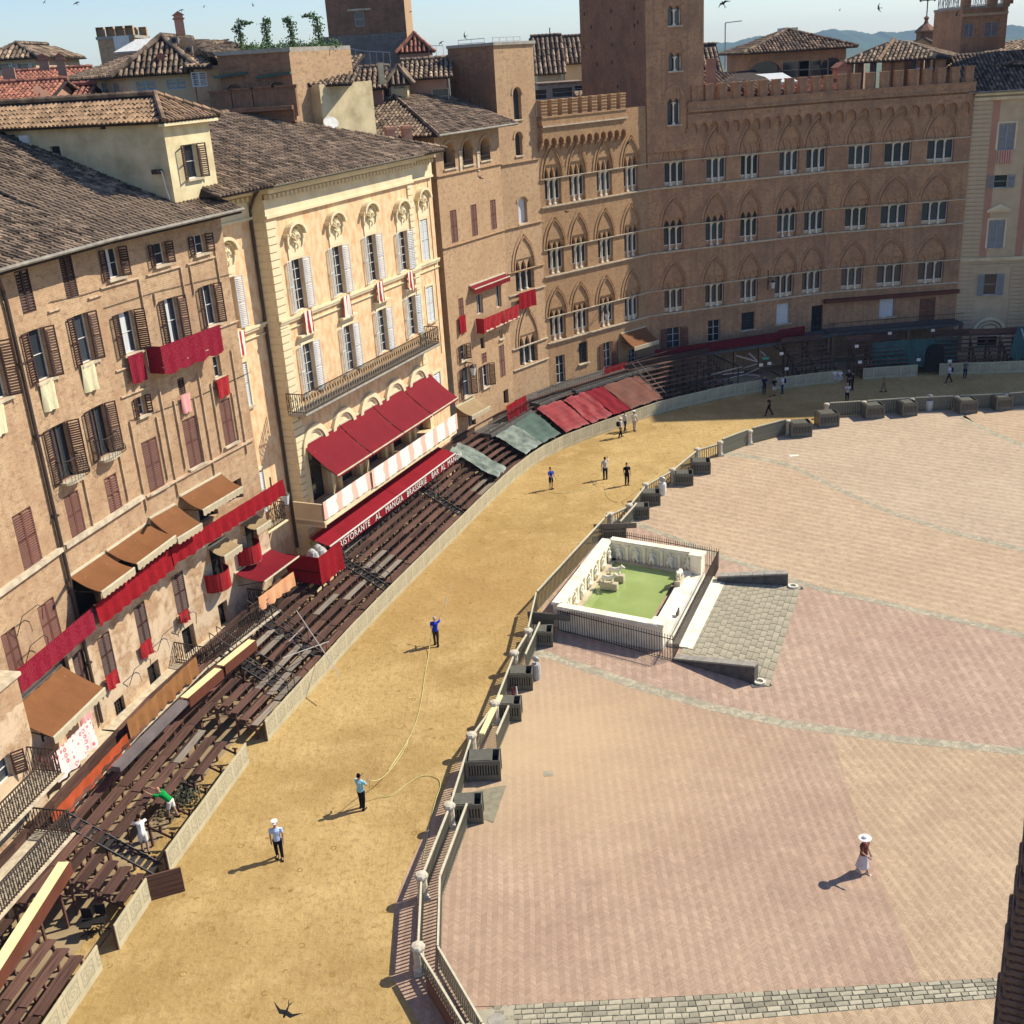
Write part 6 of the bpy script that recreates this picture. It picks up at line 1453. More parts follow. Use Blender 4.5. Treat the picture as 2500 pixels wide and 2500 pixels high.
# battlemented turret
t, F, zt = house('turret', 'small battlemented brick turret on the skyline', 'turret', T1(655, 262), T1(905, 262), 112, 5, 22, m_brickB3, flat=True)
for i in range(4):
    me = cached('tm', lambda: _q(.7, -.45, 1.1, m_brickB3)); F.put('merlon', me, None, i * (F.L - .7) / 3, zt); 
    link('merlon', me, t, F.pt(i * (F.L - .7) / 3, zt, -4.4), F.rz)
mb = MB(); mb.box(-.7, .7, -.15, 0, -.7, .7); u, z = F.on(T1(825, 297)); F.put('vent_box', mb, m_frame, u, z)
mb = MB(); mb.quad((0, 0, 0), (3, 0, .0), (3.9, 2, .9), (1.4, 2, .9)); mb.quad((0, 0, -.1), (1.4, 2, .8), (3.9, 2, .8), (3, 0, -.1)); tagmesh('skylight_canopy', mb, m_frame, 'white sloping canopy roof left of the skyline ridge', 'canopy', AT(*T1(765, 352), 95))
# brick house with lean-to roof and chimney cowl
t, F, zt = house('brick_house', 'narrow rust brick house with a long lean-to roof joining the roof terrace', 'house', T1(1300, 450), T1(1470, 440), 79, 12, 16, m_brickB3, wins=((T1(1340, 485), T1(1345, 585), 1.0, 'closed'),), wmat=m_shW)
a, b = AT(*T1(1400, 365), 79.5), AT(*T1(1800, 350), 92)
roof(t, AT(*T1(1400, 370), 79), AT(*T1(1830, 350), 84), AT(*T1(1235, 245), 88), AT(*T1(1500, 305), 89), m_tileN, .36, .6)
roof(t, AT(*T1(1260, 455), 79), AT(*T1(1430, 450), 78), AT(*T1(1110, 290), 87), AT(*T1(1330, 330), 86), m_tileN, .36, .6)
mb = MB(); P = [AT(*T1(x, y), 82) for x, y in ((1230, 250), (1400, 370), (1440, 470), (1300, 420), (1190, 300))]; mb.poly(P); mb.poly([p + Vector((0, .5, 0)) for p in P[::-1]]); o = link('gable', mb.mesh('gable', m_brickB3), t)
chimney(T1(1220, 240), 86, 1.3, 'tall chimney with a rounded tile cowl on the skyline', .6, m_rose)
t, F, zt = house('gable_house', 'rust stucco upper storey with air conditioners under the skyline chimney', 'house', T1(1135, 270), T1(1210, 250), 88, 4, 20, m_pinkwall, flat=True)
for x, y, l in ((1178, 272, 'upper'), (1275, 338, 'lower')):
    p = AT(*T1(x, y), 81.5); tt = thing('air_conditioner', 'grey air conditioner box, the ' + l + ' of two on the rust stucco wall', 'air conditioner', p, 0, 'air conditioners'); mb = MB(); mb.box(-.27, .27, -.25, 0, -.22, .22); link('casing', mb.mesh('casing', m_gutter), tt, p)
    mb = MB(); mb.tube([(0, -.25, 0), (0, -.28, 0)], .16, 12); link('fan_grille', mb.mesh('fan_grille', m_iron), tt, p)
# red roofs at the left edge
house('far_house', 'pinkish house with white shuttered windows and a hipped roof at the top left edge', 'house', T1(-80, 402), T1(232, 395), 110, 12, 15, m_beige, m_tileN, .6, 1.3, wins=((T1(25, 430), T1(25, 475), 1.0, 'open'), (T1(155, 425), T1(158, 475), 1.0, 'open')), wmat=m_shW, sp=.45, ln=.8)
t, F, zt = house('red_house', 'rose stucco house under a red tiled roof at the left edge', 'house', T1(-60, 600), T1(480, 585), 92, 9, 15, m_pinkwall, m_tileR, .4, 1.2, hip=False, wins=((T1(380, 660), T1(382, 695), 1.3, 'plain'),), sp=.32, ln=.55)
chimney(T1(305, 475), 93, .9, 'dark twin pot chimney, left of the two on the red roof', .7, m_pinkwall, group='chimneys on the red roof'); chimney(T1(428, 520), 90, 1.4, 'tall rose chimney, right of the two on the red roof', .6, m_pinkwall, group='chimneys on the red roof')
chimney(T1(75, 565), 84, 1.0, 'broad rose chimney at the left edge', .8, m_pinkwall, cap=False)
t, F, zt = house('low_house', 'low house with sagging red tile roof at the left edge below the chimneys', 'house', T1(-100, 705), T1(310, 690), 76, 7, 15, m_pinkwall, m_tileR, .4, 1.2, hip=False, sp=.3, ln=.5)
house('low_house', 'small tiled lean-to roof left of the beige house', 'house', T1(425, 690), T1(570, 685), 80, 4, 15, m_pinkwall, m_tileR, .3, 1.0, hip=False, sp=.36, ln=.7)
for x, y, l in ((255, 615, 'left'), (300, 640, 'right')):
    p = AT(*T1(x, y), 72); tt = thing('satellite_dish', 'dull red satellite dish, the ' + l + ' of the pair', 'satellite dish', p, .3, 'pair of red satellite dishes'); mb = MB(); mb.tube([(0, 0, 0), (.0, -.1, .02), (.03, -.2, .05)], [.02, .22, .27], 14); link('dish', mb.mesh('dish', m_rose), tt, p, .3); mb = MB(); mb.tube([(0, 0, 0), (0, .1, -.6)], .03, 5); link('mast', mb.mesh('mast', m_gutter), tt, p, .3)
# houses between the terrace and the slender tower
t, F, zt = house('pink_house', 'rose plaster attic with a barred window behind the loggia roof', 'house', T2(1075, 535), T2(1350, 520), 92, 7, 18, m_pinkwall, m_tileN, .5, 1.3, hip=False, wins=((T2(1312, 598), T2(1314, 700), 1.3, 'plain'),), wmat=m_iron, sp=.38, ln=.65)
house('attic', 'yellow attic with a small tiled roof left of the rose attic', 'house', T2(975, 570), T2(1085, 570), 89, 5, 18, m_yellow, m_tile, .4, 1.2, wins=((T2(1030, 575), T2(1032, 600), .9, 'plain'),))
chimney(T2(918, 570), 86, 1.45, 'tall slim yellow chimney with a grey cap in front of the stone-footed tower', .38, m_yellow2, cap=False)
t, F, zt = house('low_house', 'jumbled low tiled roof with little chimneys behind the loggia house', 'house', T2(735, 600), T2(920, 600), 88, 6, 18, m_pinkwall, m_tile, .4, 1.4, hip=False)
r = railing([AT(*T2(x, 520), 108) for x in (1250, 1345)], 2.6, .45); tagmesh('roof_railing', r, m_galv, 'pale metal roof railing left of the slender brick tower', 'railing', (0, 0, 0))
r = railing([AT(*T2(x, y), 90) for x, y in ((700, 450), (800, 470), (980, 480))], 1.3, .4); tagmesh('roof_railing', r, m_galv, 'thin metal railing in front of the grey stone tower foot', 'railing', (0, 0, 0))
# church roofs between the two towers
t, F, zt = house('church', 'brown stone church roofs with a small cross seen between the two towers', 'church', T3(310, 500), T3(470, 500), 150, 10, 10, m_creamdim, m_tile, .5, 4.5, hip=False, sp=.6, ln=1.1)
mb = MB(); mb.bar((0, 0, 0), (0, 0, 3.4), .12, .12); mb.bar((-1.0, 0, 2.4), (1.0, 0, 2.4), .1, .1); p = AT(*T3(400, 385), 152); link('cross', mb.mesh('cross', m_iron), t, p)
house('far_house', 'tiled house right of the small church cross', 'house', T3(490, 440), T3(612, 420), 158, 9, 10, m_creamdim, m_tile, .5, 3.4, hip=False, sp=.6, ln=1.1)
house('courtyard_house', 'shaded grey courtyard house behind the sunlit battlements', 'house', T3(315, 570), T3(610, 570), 128, 8, 15, m_grey_st, wins=((T3(330, 600), T3(330, 670), 1.4, 'plain'), (T3(478, 590), T3(478, 655), 2.2, 'plain'), (T3(600, 570), T3(600, 620), 1.3, 'plain')), flat=True, roofm=m_tile)
roof(t, AT(*T3(560, 650), 122), AT(*T3(860, 650), 118), AT(*T3(560, 590), 134), AT(*T3(860, 590), 134), m_tile, .45, .8)
# right: loggia house, pavilion, church gable, far tower, long roofs
t, F, zt = house('loggia_house', 'brick attic house with arched openings and a wide hipped roof above the battlements', 'house', T4(90, 352), T4(735, 325), 124, 12, 22, m_brickSR, m_tileN, .9, 2.0, wins=((T4(385, 410), T4(385, 530), 3.2, 'plain'), (T4(518, 405), T4(518, 530), 3.0, 'plain'), (T4(190, 425), T4(190, 520), 3.6, 'arch'), (T4(635, 395), T4(635, 505), 2.2, 'arch')), sp=.34, ln=.6)
p = F.pt(F.L * .52, zt + 1.9, -5.5); mb = MB(); mb.box(-1.0, 1.0, -.4, .4, 0, .35); link('ridge_cap', mb.mesh('ridge_cap', m_frame), t, p)
a, b = AT(*T4(745, 425), 120), AT(*T4(1370, 385), 116); zt = a.z
t = thing('roof_pavilion', 'open roof pavilion with brick piers and hipped tile roof right of the loggia house', 'pavilion', a)
F = Fac((a.x, a.y), (b.x, b.y), 22, zt, m_brickSR, t)
for k in range(8):
    u = F.L * k / 7; mb = MB(); w_ = .9 if k in (0, 3, 4, 7) else .35; mb.box(-w_ / 2, w_ / 2, 0, .8, 22, zt); F.put('pier', mb, m_brickSR if w_ > .5 else m_dkstone, u, 0); link('pier', mb.mesh('pier', m_brickSR), t, F.pt(u, 0, -6.5), F.rz)
mb = MB(); mb.box(0, F.L, 0, .3, 22, zt - 3.4); F.put('parapet', mb, m_brickSR); mb = MB(); mb.box(F.L * .42, F.L * .58, .3, .5, 22, zt); F.put('wall', mb, m_brickSR)
c = lambda u, bk, z: F.pt(u, z, -bk); r0, r1 = c(F.L * .42, 4, zt + 1.8), c(F.L * .5, 4, zt + 1.8); o_ = .8
roof(t, c(-o_, -o_, zt), c(F.L + o_, -o_, zt), r0, r1, m_tileN, .42, .7); roof(t, c(-o_, 8 + o_, zt), c(-o_, -o_, zt), r0 + Vector((0, .1, 0)), r0, m_tileN, .42, .7); roof(t, c(F.L + o_, -o_, zt), c(F.L + o_, 8 + o_, zt), r1, r1 + Vector((0, .1, 0)), m_tileN, .42, .7)
hipcap(t, r0 + Vector((0, 0, .1)), c(F.L * .35, -o_, zt + .1), m_tileO, .22)
t, F, zt = house('church', 'church gable with a small lantern and an iron cross on the skyline', 'church', T4(1150, 305), T4(1480, 345), 165, 3, 20, m_brickDK, None)
P = [AT(*T4(x, y), 164) for x, y in ((1140, 310), (1255, 258), (1430, 360), (1140, 360))]; mb = MB(); mb.poly(P); mb.poly([p + Vector((0, 2, 0)) for p in P[::-1]]); link('gable', mb.mesh('gable', m_beige), t)
roof(t, AT(*T4(1430, 362), 163.5), AT(*T4(1480, 350), 175), AT(*T4(1255, 256), 163.5), AT(*T4(1330, 262), 175), m_tileN, .6, 1.0)
p = AT(*T4(1265, 270), 166); mb = MB(); mb.lathe([(1.25, -.3), (1.25, .9), (1.5, 1.0), (1.5, 1.2), (.9, 1.7), (.35, 2.1), (.22, 2.5), (.4, 2.8), (.05, 3.1)], n=8); link('lantern', mb.mesh('lantern', m_brickDK), t, p)
mb = MB(); mb.bar((0, 0, 3), (0, 0, 6.0), .12, .12); mb.bar((-.95, 0, 5), (.95, 0, 5), .12, .12)
for x, z in ((-.95, 5), (.95, 5), (0, 6.1), (0, 5)): mb.lathe([(.0, -.22), (.24, 0), (0, .22)], (x, 0, z), 6)
link('cross', mb.mesh('cross', m_iron), t, p)
t, F, zt = house('tower', 'plastered rooftop tower with a decorative iron railing at the top right', 'tower', T4(1520, 62), T4(1828, 45), 128, 8, 18, m_brickSR, m_grey_st, flat=True, wins=((T4(1712, 148), T4(1712, 245), 1.5, 'closed'), (T4(1560, 160), T4(1558, 250), 1.0, 'closed')))
P_ = [F.pt(.2, zt + .25, -.2), F.pt(F.L - .2, zt + .25, -.2), F.pt(F.L - .2, zt + .25, -7.5), F.pt(.2, zt + .25, -7.5), F.pt(.2, zt + .25, -.2)]
r = railing(P_, 2.4, .5, .03, .05, True, True); link('railing', r.mesh('railing', m_galv), t)
for p in (P_[0], P_[1], P_[0].lerp(P_[1], .62)): link('pier', boxmesh('pier', .8, .8, 2.0, m_brickSR), t, p)
course(F, zt - .6, 0, F.L, m_creamdim, .12, .12)
t = thing('long_roof', 'broad grey tiled roof climbing to the top right edge', 'roof', AT(*T4(1400, 470), 120))
roof(t, AT(*T4(1370, 460), 119), AT(*T4(2000, 430), 113), AT(*T4(1640, 295), 134), AT(*T4(2100, 265), 134), m_tileN, .42, .7)
roof(t, AT(*T4(1330, 470), 119), AT(*T4(1370, 462), 119), AT(*T4(1600, 310), 140), AT(*T4(1640, 296), 134), m_tile, .42, .7)
house('roof_block', 'supporting walls under the broad grey roof', 'house', T4(1385, 480), T4(2000, 450), 118.5, 12, 15, m_creamdim, flat=True)
# dark roof behind the shaded battlements
t = thing('low_roof', 'dark tiled roof with a skylight just behind the shaded battlements', 'roof', AT(*T4(-60, 560), 114))
roof(t, AT(*T3(1430, 600), 113), AT(*T4(330, 620), 113), AT(*T3(1430, 500), 124), AT(*T4(120, 470), 124), m_tile, .42, .7)
roof(t, AT(*T4(-40, 640), 112.5), AT(*T4(720, 625), 112.5), AT(*T4(100, 560), 121), AT(*T4(720, 530), 121), m_tileR, .42, .7)
a = AT(*T3(1690, 570), 118); mb = MB(); mb.add([(0, 0, 0), (5.5, 0, 0), (4.8, 3.5, .8), (.6, 3.5, .8), (0, 0, -.15), (5.5, 0, -.15), (4.8, 3.5, .6), (.6, 3.5, .6)], [(0, 1, 2, 3), (7, 6, 5, 4), (0, 4, 5, 1), (1, 5, 6, 2), (2, 6, 7, 3), (3, 7, 4, 0)]); link('skylight', mb.mesh('skylight', m_shW), t, a)
chimney(T3(1478, 640), 113, 3.2, 'tall thin pink chimney behind the first shaded battlements', .8, m_pinkwall, 0, cap=False)
house('far_house', 'small pink gabled house just right of the palace tower', 'house', T3(1425, 490), T3(1540, 485), 140, 8, 15, m_rose, m_tileN, .3, 3.0, hip=False, sp=.5, ln=.9)
t = thing('street_lamp', 'thin lamp post on the skyline right of the palace tower', 'lamp post', AT(*T3(1572, 470), 145)); p = AT(*T3(1572, 470), 145); mb = MB(); mb.bar((0, 0, 0), (0, 0, 5.2), .12, .12); mb.bar((0, 0, 5.2), (2, 0, 5.3), .1, .1); link('pole', mb.mesh('pole', m_galv), t, p)
chimney(T4(690, 530), 114, 1.0, 'little gabled brick chimney above the shaded battlements', 1.0, m_rose)
# ------------------------------------------------------------------ barrier boards and timber stands
def fs(px, z=0): return front.of(Vector((*G(*px, z)[:2], 0)))
def board_run(s0, s1, label, h=1.12, piece=2.4, group='painted barrier boards along the track'):
    a = front.off(s0, 0); t = thing('track_barrier', label, 'barrier', a, 0, group); n = max(1, round((s1 - s0) / piece))
    for i in range(n):
        p, q = front.at(s0 + (s1 - s0) * i / n), front.at(s0 + (s1 - s0) * (i + 1) / n); L = (q - p).length - .012; rz = math.atan2((q - p).y, (q - p).x)
        me = cached(('panel', round(L, 2), h), lambda: _panel(L, h)); hh = random.uniform(-.015, .015)
        link('panel', me, t, (p.x, p.y, hh), rz)
        if i % 2 == 0: mb = cached('bstud', lambda: _stud()); link('stud', mb, t, (p.x, p.y, 0), rz)
    return t
def _panel(L, h): mb = MB(); mb.box(0, L, 0, .045, 0, h); mb.box(0, L, -.012, 0, h - .07, h - .03); mb.box(0, L, -.012, 0, .12, .16); return mb.mesh('panel', m_panel)
def _stud(): mb = MB(); mb.box(-.03, .03, .05, .13, 0, 1.05); mb.bar((0, .1, .95), (0, .8, .05), .05, .05); return mb.mesh('stud', m_wood)
RUN, RISE = .5, .27
def plank(p, q, w, th, mat, parent, name):
    L = round((q - p).length, 1); rz = math.atan2((q - p).y, (q - p).x)
    me = cached((name, L, w, th, mat.name), lambda: _plank(L, w, th, mat, name)); return link(name, me, parent, p, rz)
def _plank(L, w, th, mat, name): mb = MB(); mb.box(0, L, -w / 2, w / 2, -th, 0); return mb.mesh(name, mat)
def stand(s0, s1, label, rows=8, w0=.6, seg=3.0, lo=0, skip=(), bleached=.04, back=True, group='timber grandstands along the houses', foot=True, mess=0):
    a = front.off(s0, 0); t = thing('grandstand', label, 'grandstand', a, 0, group); n = max(1, round((s1 - s0) / seg))
    for k in range(lo, rows):
        w = w0 + RUN * k; z = .82 + RISE * k
        for i in range(n):
            if (k, i) in skip or random.random() < mess * .25: continue
            a_, b_ = s0 + (s1 - s0) * i / n, s0 + (s1 - s0) * (i + 1) / n
            p, q = front.off(a_, w, z), front.off(b_, w, z); j = random.uniform(-.03, .03); p = p + Vector((0, 0, j)); d = (q - p).normalized(); q = q - d * .04
            if mess: p += Vector((random.uniform(-mess, mess) * .3, random.uniform(-mess, mess) * .3, 0))
            plank(p, q, .33, .045, m_woodG if random.random() < bleached else m_wood, t, 'seat')
            if foot: p, q = front.off(a_, w + .31, z - .11), front.off(b_, w + .31, z - .11); plank(p, q, .2, .035, m_wood, t, 'footboard')
    m = max(1, round((s1 - s0) / 1.5))
    for i in range(m + 1):
        s = min(max(s0 + (s1 - s0) * i / m, s0 + .05), s1 - .05); o = front.off(s, 0); nn = front.nrm(s); rz = math.atan2(nn.y, nn.x)
        me = cached(('trestle', rows, lo, w0), lambda: _trestle(rows, lo, w0)); link('trestle', me, t, o, rz)
    if back:
        w = w0 + RUN * rows; z = .82 + RISE * rows
        for i in range(n):
            a_, b_ = s0 + (s1 - s0) * i / n, s0 + (s1 - s0) * (i + 1) / n; p, q = front.off(a_, w, z + .12), front.off(b_, w, z + .12)
            mb = MB(); L = (q - p).length; mb.box(0, L, -.03, .03, -.5, 0); mb.box(0, L, -.12, .12, -.01, .04); link('backboard', mb.mesh('backboard', m_wood), t, p, math.atan2((q - p).y, (q - p).x))
    return t
def _trestle(rows, lo, w0):
    mb = MB(); w1 = w0 + RUN * (rows - 1)
    mb.bar((w0 - .2 + RUN * lo, 0, .38 + RISE * lo), (w1 + .3, 0, .42 + RISE * (rows - 1)), .05, .10)
    for k in range(lo, rows):
        x = w0 + RUN * k; z = .82 + RISE * k; mb.box(x - .04, x + .04, -.03, .03, z - .36, z - .045); mb.box(x - .13, x + .13, -.035, .035, z - .09, z - .045)
        if k % 2 == 0 or k == rows - 1: mb.box(x - .045, x + .045, -.045, .045, 0, z - .3)
    return mb.mesh('trestle', m_wood)
def stair(s, label, rows=8, w0=.35, rail=True, group='steel stairs up the stands'):
    o = front.off(s, 0); nn = front.nrm(s); rz = math.atan2(nn.y, nn.x); t = thing('stand_stair', label, 'stairs', o, rz, group); D = RUN * rows; H = RISE * rows + .2
    for i in range(rows * 2): mb = cached('step', lambda: _step()); link('step', mb, t, o + nn * (w0 + D * i / (rows * 2)) + Vector((0, 0, .55 + H * i / (rows * 2))), rz)
    mb = MB()
    for y in (-.32, .32): mb.bar((w0 - .1, y, .5), (w0 + D, y, .5 + H), .04, .09)
    link('stringer', mb.mesh('stringer', m_steel), t, o, rz)
    if rail:
        mb = MB()
        for y in (-.35, .35):
            for zz in (1.0,): mb.bar((w0, y, .5 + zz), (w0 + D, y, .5 + H + zz), .035, .035)
            for i in range(5): x = w0 + D * i / 4; z = .5 + H * i / 4; mb.bar((x, y, z), (x, y, z + 1.0), .03, .03)
        link('handrail', mb.mesh('handrail', m_steel), t, o, rz)
    return t
def _step(): mb = MB(); mb.box(0, .24, -.31, .31, -.03, 0); return mb.mesh('step', m_steel)
sA, sB, sC, sD, sE = fs((246, 2365)), fs((293, 2318)), fs((366, 2199)), fs((415, 2133)), fs((609, 1862))
sF, sG = fs((654, 1809)), fs((1000, 1405))
s_far1, s_gap0, s_gap1 = fs((1870, 958)), fs((2057, 934)), fs((2113, 932)); s_bldE = fs((2345, 925))
board_run(sA - 14, sA, 'painted barrier boards at the bottom left corner of the photo', piece=2.2)
board_run(sB, sC, 'short run of painted barrier boards between two openings, near the bottom left')
board_run(sD, sE, 'painted barrier boards in front of the two workers')
board_run(sF, sG, 'long run of painted barrier boards beside the middle of the track', piece=2.6)
board_run(sG, fs((1450, 1082)), 'painted barrier boards curving past the coloured sheets', piece=2.6)
board_run(fs((1450, 1082)), s_far1, 'painted barrier boards in the shade of the long palace', piece=2.8)
board_run(s_far1 + 1.2, s_gap0, 'painted barrier boards left of the dark passage', piece=2.8); board_run(s_gap1, s_bldE - 3.5, 'painted barrier boards in front of the green netting', piece=2.8); board_run(s_bldE - 1.5, front.L, 'painted barrier boards at the far right edge', piece=2.8)
# swung-open leaf
p = G(366, 2199); mb = MB(); mb.box(0, 1.35, -.03, .03, .02, 1.15); mb.bar((.05, .05, .1), (1.3, .05, 1.05), .05, .08); q = G(412, 2186); tagmesh('barrier_gate', mb, m_wood, 'dark wooden barrier leaf swung open onto the track', 'gate', p, math.atan2((q - p).y, (q - p).x))
stand(sA - 14, sA - .2, 'lowest stand at the bottom left corner, ending at the first opening'); 
stand(sA + .3, sD, 'stand bridging the two openings at the lower left, front rows left out', lo=4, seg=2.6)
stand(sB + 1.6, sC + .6, 'short block of front benches between the two lower left openings', rows=5, seg=2.4, back=False)
stand(sD, sE, 'stand with gaps where the two men are working', skip={(0, 0), (1, 0), (2, 0), (0, 1), (1, 1), (0, 2)}, seg=2.7)
stand(sE, sF, 'upper benches spanning the opening right of the workers', lo=4, seg=2.2)
s2 = fs((925, 1500)); s3 = fs((1010, 1390))
stand(sF, s2 - 6.5, 'stand with jumbled bleached benches below the gallery', seg=2.0, bleached=.28, mess=.25)
stand(s2 - 6.2, s2 + 1.5, 'tidy benches right of the first steel stair, below the restaurant banner', bleached=.1, seg=2.6)
s4 = fs((1115, 1270)); stand(s2 + 2.6, s4 - 1.0, 'long tidy benches below the bar awning', bleached=.2, seg=2.8)
s5 = fs((1160, 1225)); s6 = fs((1235, 1170)); stand(s4 + .2, s6, 'bare benches between the crumpled sheet and the pale green sheet', seg=2.4)
s7 = fs((1630, 1010)); stand(s6, s7, 'stand under the green, red and brown sheets', rows=8, seg=3)
stand(s7, s7 + 8.5, 'dark empty stand just right of the brown sheet', rows=9, seg=3.0, bleached=0)
stand(s7 + 15, s_gap0, 'dark stand around the seated children in the deep shade', rows=9, seg=3, bleached=0); stand(s_gap1, s_bldE - 4, 'dark stand behind the green netting', rows=8, seg=3, bleached=0)
stand(s_bldE - 1, front.L, 'stand below the cream banded palace', rows=8, seg=3, bleached=0)
for s, l, r in ((s2 - 6.35, 'nearer of the two railed stairs in the middle stand', True), (s2 + 2.05, 'railed steel stair below the restaurant lettering', True), (s4 - .4, 'steel stair left of the crumpled grey sheet', True), (sC + 1.2, 'narrow stair at the opening left of the workers', False), (s7 + .3, 'dark stair right of the brown sheet', True), (fs((735, 1720)), 'stair under crossing white poles in the jumbled stand', True)):
    stair(s, l, 8, rail=r)
# white braces over the jumbled stand
for a, b, l in (((A2(340, 800)), A2(640, 1250), 'long'), (A2(290, 1010), A2(430, 870), 'short'), (A2(250, 1120), A2(560, 1010), 'crossing')):
    p, q = G(*a, 2.4), G(*b, 1.3); mb = MB(); mb.bar((0, 0, 0), q - p, .035, .035); tagmesh('scaffold_pole', mb, m_galv, l + ' pale scaffold pole lying across the jumbled stand', 'pole', p)
# cream boards on the rear edge
for i, (a, b, w, l) in enumerate(((G(-60, 2440, 3.2), G(156, 2104, 3.2), 0, 'very long cream board on the back edge of the lowest stand'), (G(450, 1703, 3.2), G(533, 1632, 3.2), 0, 'left of two cream boards behind the brown cloth'), (G(538, 1624, 3.2), G(615, 1562, 3.2), 0, 'right of two cream boards below the crossed iron railing'))):
    t = thing('cream_board', l, 'board', a, 0, 'cream boards on the stands'); n = max(2, int((b - a).length / 2.5))
    for k in range(n):
        p, q = a.lerp(b, k / n), a.lerp(b, (k + 1) / n); mb = MB(); L = (q - p).length; mb.box(0, L, -.22, .22, -.05, 0); link('plank', mb.mesh('plank', m_creamb), t, p, math.atan2((q - p).y, (q - p).x))
        mb = MB(); mb.box(0, L, -.26, -.22, -.5, .02); link('fascia', mb.mesh('fascia', m_brownsh), t, p, math.atan2((q - p).y, (q - p).x))
a, b = G(*B1(780, 215), 3.3), G(*A1(1235, 1420), 3.3); mb = MB(); L = (b - a).length; mb.box(0, L, -.22, .22, -.12, .12); t = thing('awning_box', 'long grey box fascia with white letters behind the stand, under the brown cloth', 'fascia', a, 0); rz = math.atan2((b - a).y, (b - a).x); link('casing', mb.mesh('casing', plain('dusty_grey_canvas', (.17, .145, .14), (.12, .10, .10), 1, .8)), t, a, rz)
for tx, f in (('BAR', .02), ('IL', .52), ('PALIO', .72)):
    cu = bpy.data.curves.new('lettering', 'FONT'); cu.body = tx; cu.size = .34; cu.extrude = .005; cu.materials.append(m_frame); link('lettering', cu, t, mat4=mw(a + (b - a) * f, rz) @ Matrix.Translation((0, -.37, -.2)) @ Matrix.Rotation(PI / 2, 4, 'X')) if 0 else None
# coloured sheets laid over the stands
def cover(a, b, mat, label, group='sheets laid over the curved stand', w0=.25, w1=3.5, z0=1.22, z1=2.65, wav=.07):
    s0, s1 = fs(a, z0), fs(b, z0); mb = MB(); nu, nv = 14, 16; o = front.off(s0, 0); ph = random.random() * 9; g = []
    for i in range(nu + 1):
        for j in range(nv + 1):
            f, k = i / nu, j / nv; p = front.off(s0 + (s1 - s0) * f, w0 + (w1 - w0) * k, z0 + (z1 - z0) * k)
            z = wav * (math.sin(i * .9 + ph + math.sin(j * .5)) * .6 + math.sin(i * 2.3 + j * .35 + ph) * .4) + .06 * abs(math.sin(k * PI * 6.5))
            g.append((p.x - o.x, p.y - o.y, p.z + z))
    for lay in (0, -.02):
        q = len(mb.v); mb.v += [(x, y, z + lay) for x, y, z in g]; F_ = [(q + i * (nv + 1) + j, q + (i + 1) * (nv + 1) + j, q + (i + 1) * (nv + 1) + j + 1, q + i * (nv + 1) + j + 1) for i in range(nu) for j in range(nv)]; mb.f += F_; mb.m += [0] * len(F_)
    return smooth(tagmesh('sheet_cover', mb, mat, label, 'sheet', o, 0, group))
cover(T6(1690, 1560), T6(1775, 1500), m_sheet, 'crumpled grey green plastic sheet, nearest of the sheets on the stand', w1=4.0, z1=2.95, wav=.14)
cover(T7(225, 1400), T7(375, 1330), m_sheet, 'pale grey green sheet with dark creases beside the plain green one', wav=.07)
cover(T7(377, 1330), T7(508, 1275), m_green, 'plain dull green sheet between the grey green and the red sheets')
cover(T7(535, 1262), T7(695, 1205), m_redsheet, 'flat rose red sheet, left of the two bright red ones'); cover(T7(708, 1203), T7(872, 1150), m_redsheet, 'wrinkled rose red sheet, right of the two bright red ones', wav=.13)
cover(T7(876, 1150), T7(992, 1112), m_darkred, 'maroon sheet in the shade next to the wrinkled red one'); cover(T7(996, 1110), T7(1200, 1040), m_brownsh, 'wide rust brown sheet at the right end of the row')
# steel bracing in the arch and green netting at the far side
tb = thing('scaffold_bracing', 'pale diagonal steel braces of the scaffold under the shaded dark arch', 'scaffold', AT(*T7(1650, 740), 101)); pb_ = None
for i, (a, b) in enumerate((((1650, 740), (1790, 780)), ((1735, 725), (1790, 775)), ((1445, 878), (1685, 815)), ((1450, 880), (1700, 850)), ((1470, 925), (1700, 868)), ((1480, 928), (1810, 928)), ((1700, 825), (1790, 795)), ((1710, 865), (1800, 826)), ((1730, 912), (1805, 880)), ((1700, 868), (1800, 872)), ((1815, 712), (1845, 740)))):
    p, q = AT(*T7(*a), 101.0), AT(*T7(*b), 100.0); mb = MB(); mb.bar((0, 0, 0), q - p, .09, .09); link('pole', mb.mesh('pole', m_galv), tb, p)
t = thing('passage', 'dark open passage under the stands in the middle of the shade', 'passage', front.off(s7 + 11, 3)); 
for s in (s7 + 9, s7 + 14.5):
    p = front.off(s, 1); mb = MB(); nn = front.nrm(s); mb.bar((0, 0, 0), nn * 5 , .1, .1); mb.bar((0, 0, 2.4), nn * 5 + Vector((0, 0, 2.6)), .1, .1); mb.bar((0, 0, 0), (0, 0, 2.5), .1, .1); link('frame_post', mb.mesh('frame_post', m_steel), t, p)
def netting(a, b, c, d, Y0, Y1, lab, m=m_net):
    P = [AT(*a, Y0), AT(*b, Y1), AT(*c, Y1 - 3.0), AT(*d, Y0 - 3.0)]; mb = MB(); n = 22
    for i in range(n):
        for j in range(6):
            q = []
            for (u, v) in ((i, j), (i + 1, j), (i + 1, j + 1), (i, j + 1)):
                t_ = P[0].lerp(P[1], u / n); b_ = P[3].lerp(P[2], u / n); p = t_.lerp(b_, v / 6); q.append(p + Vector((0, .16 * math.sin(u * 1.7 + v * .8) * (v / 6), 0)) - P[0])
            mb.quad(*q)
    smooth(tagmesh('netting', mb, m, lab, 'netting', P[0], 0, 'dark green netting'))
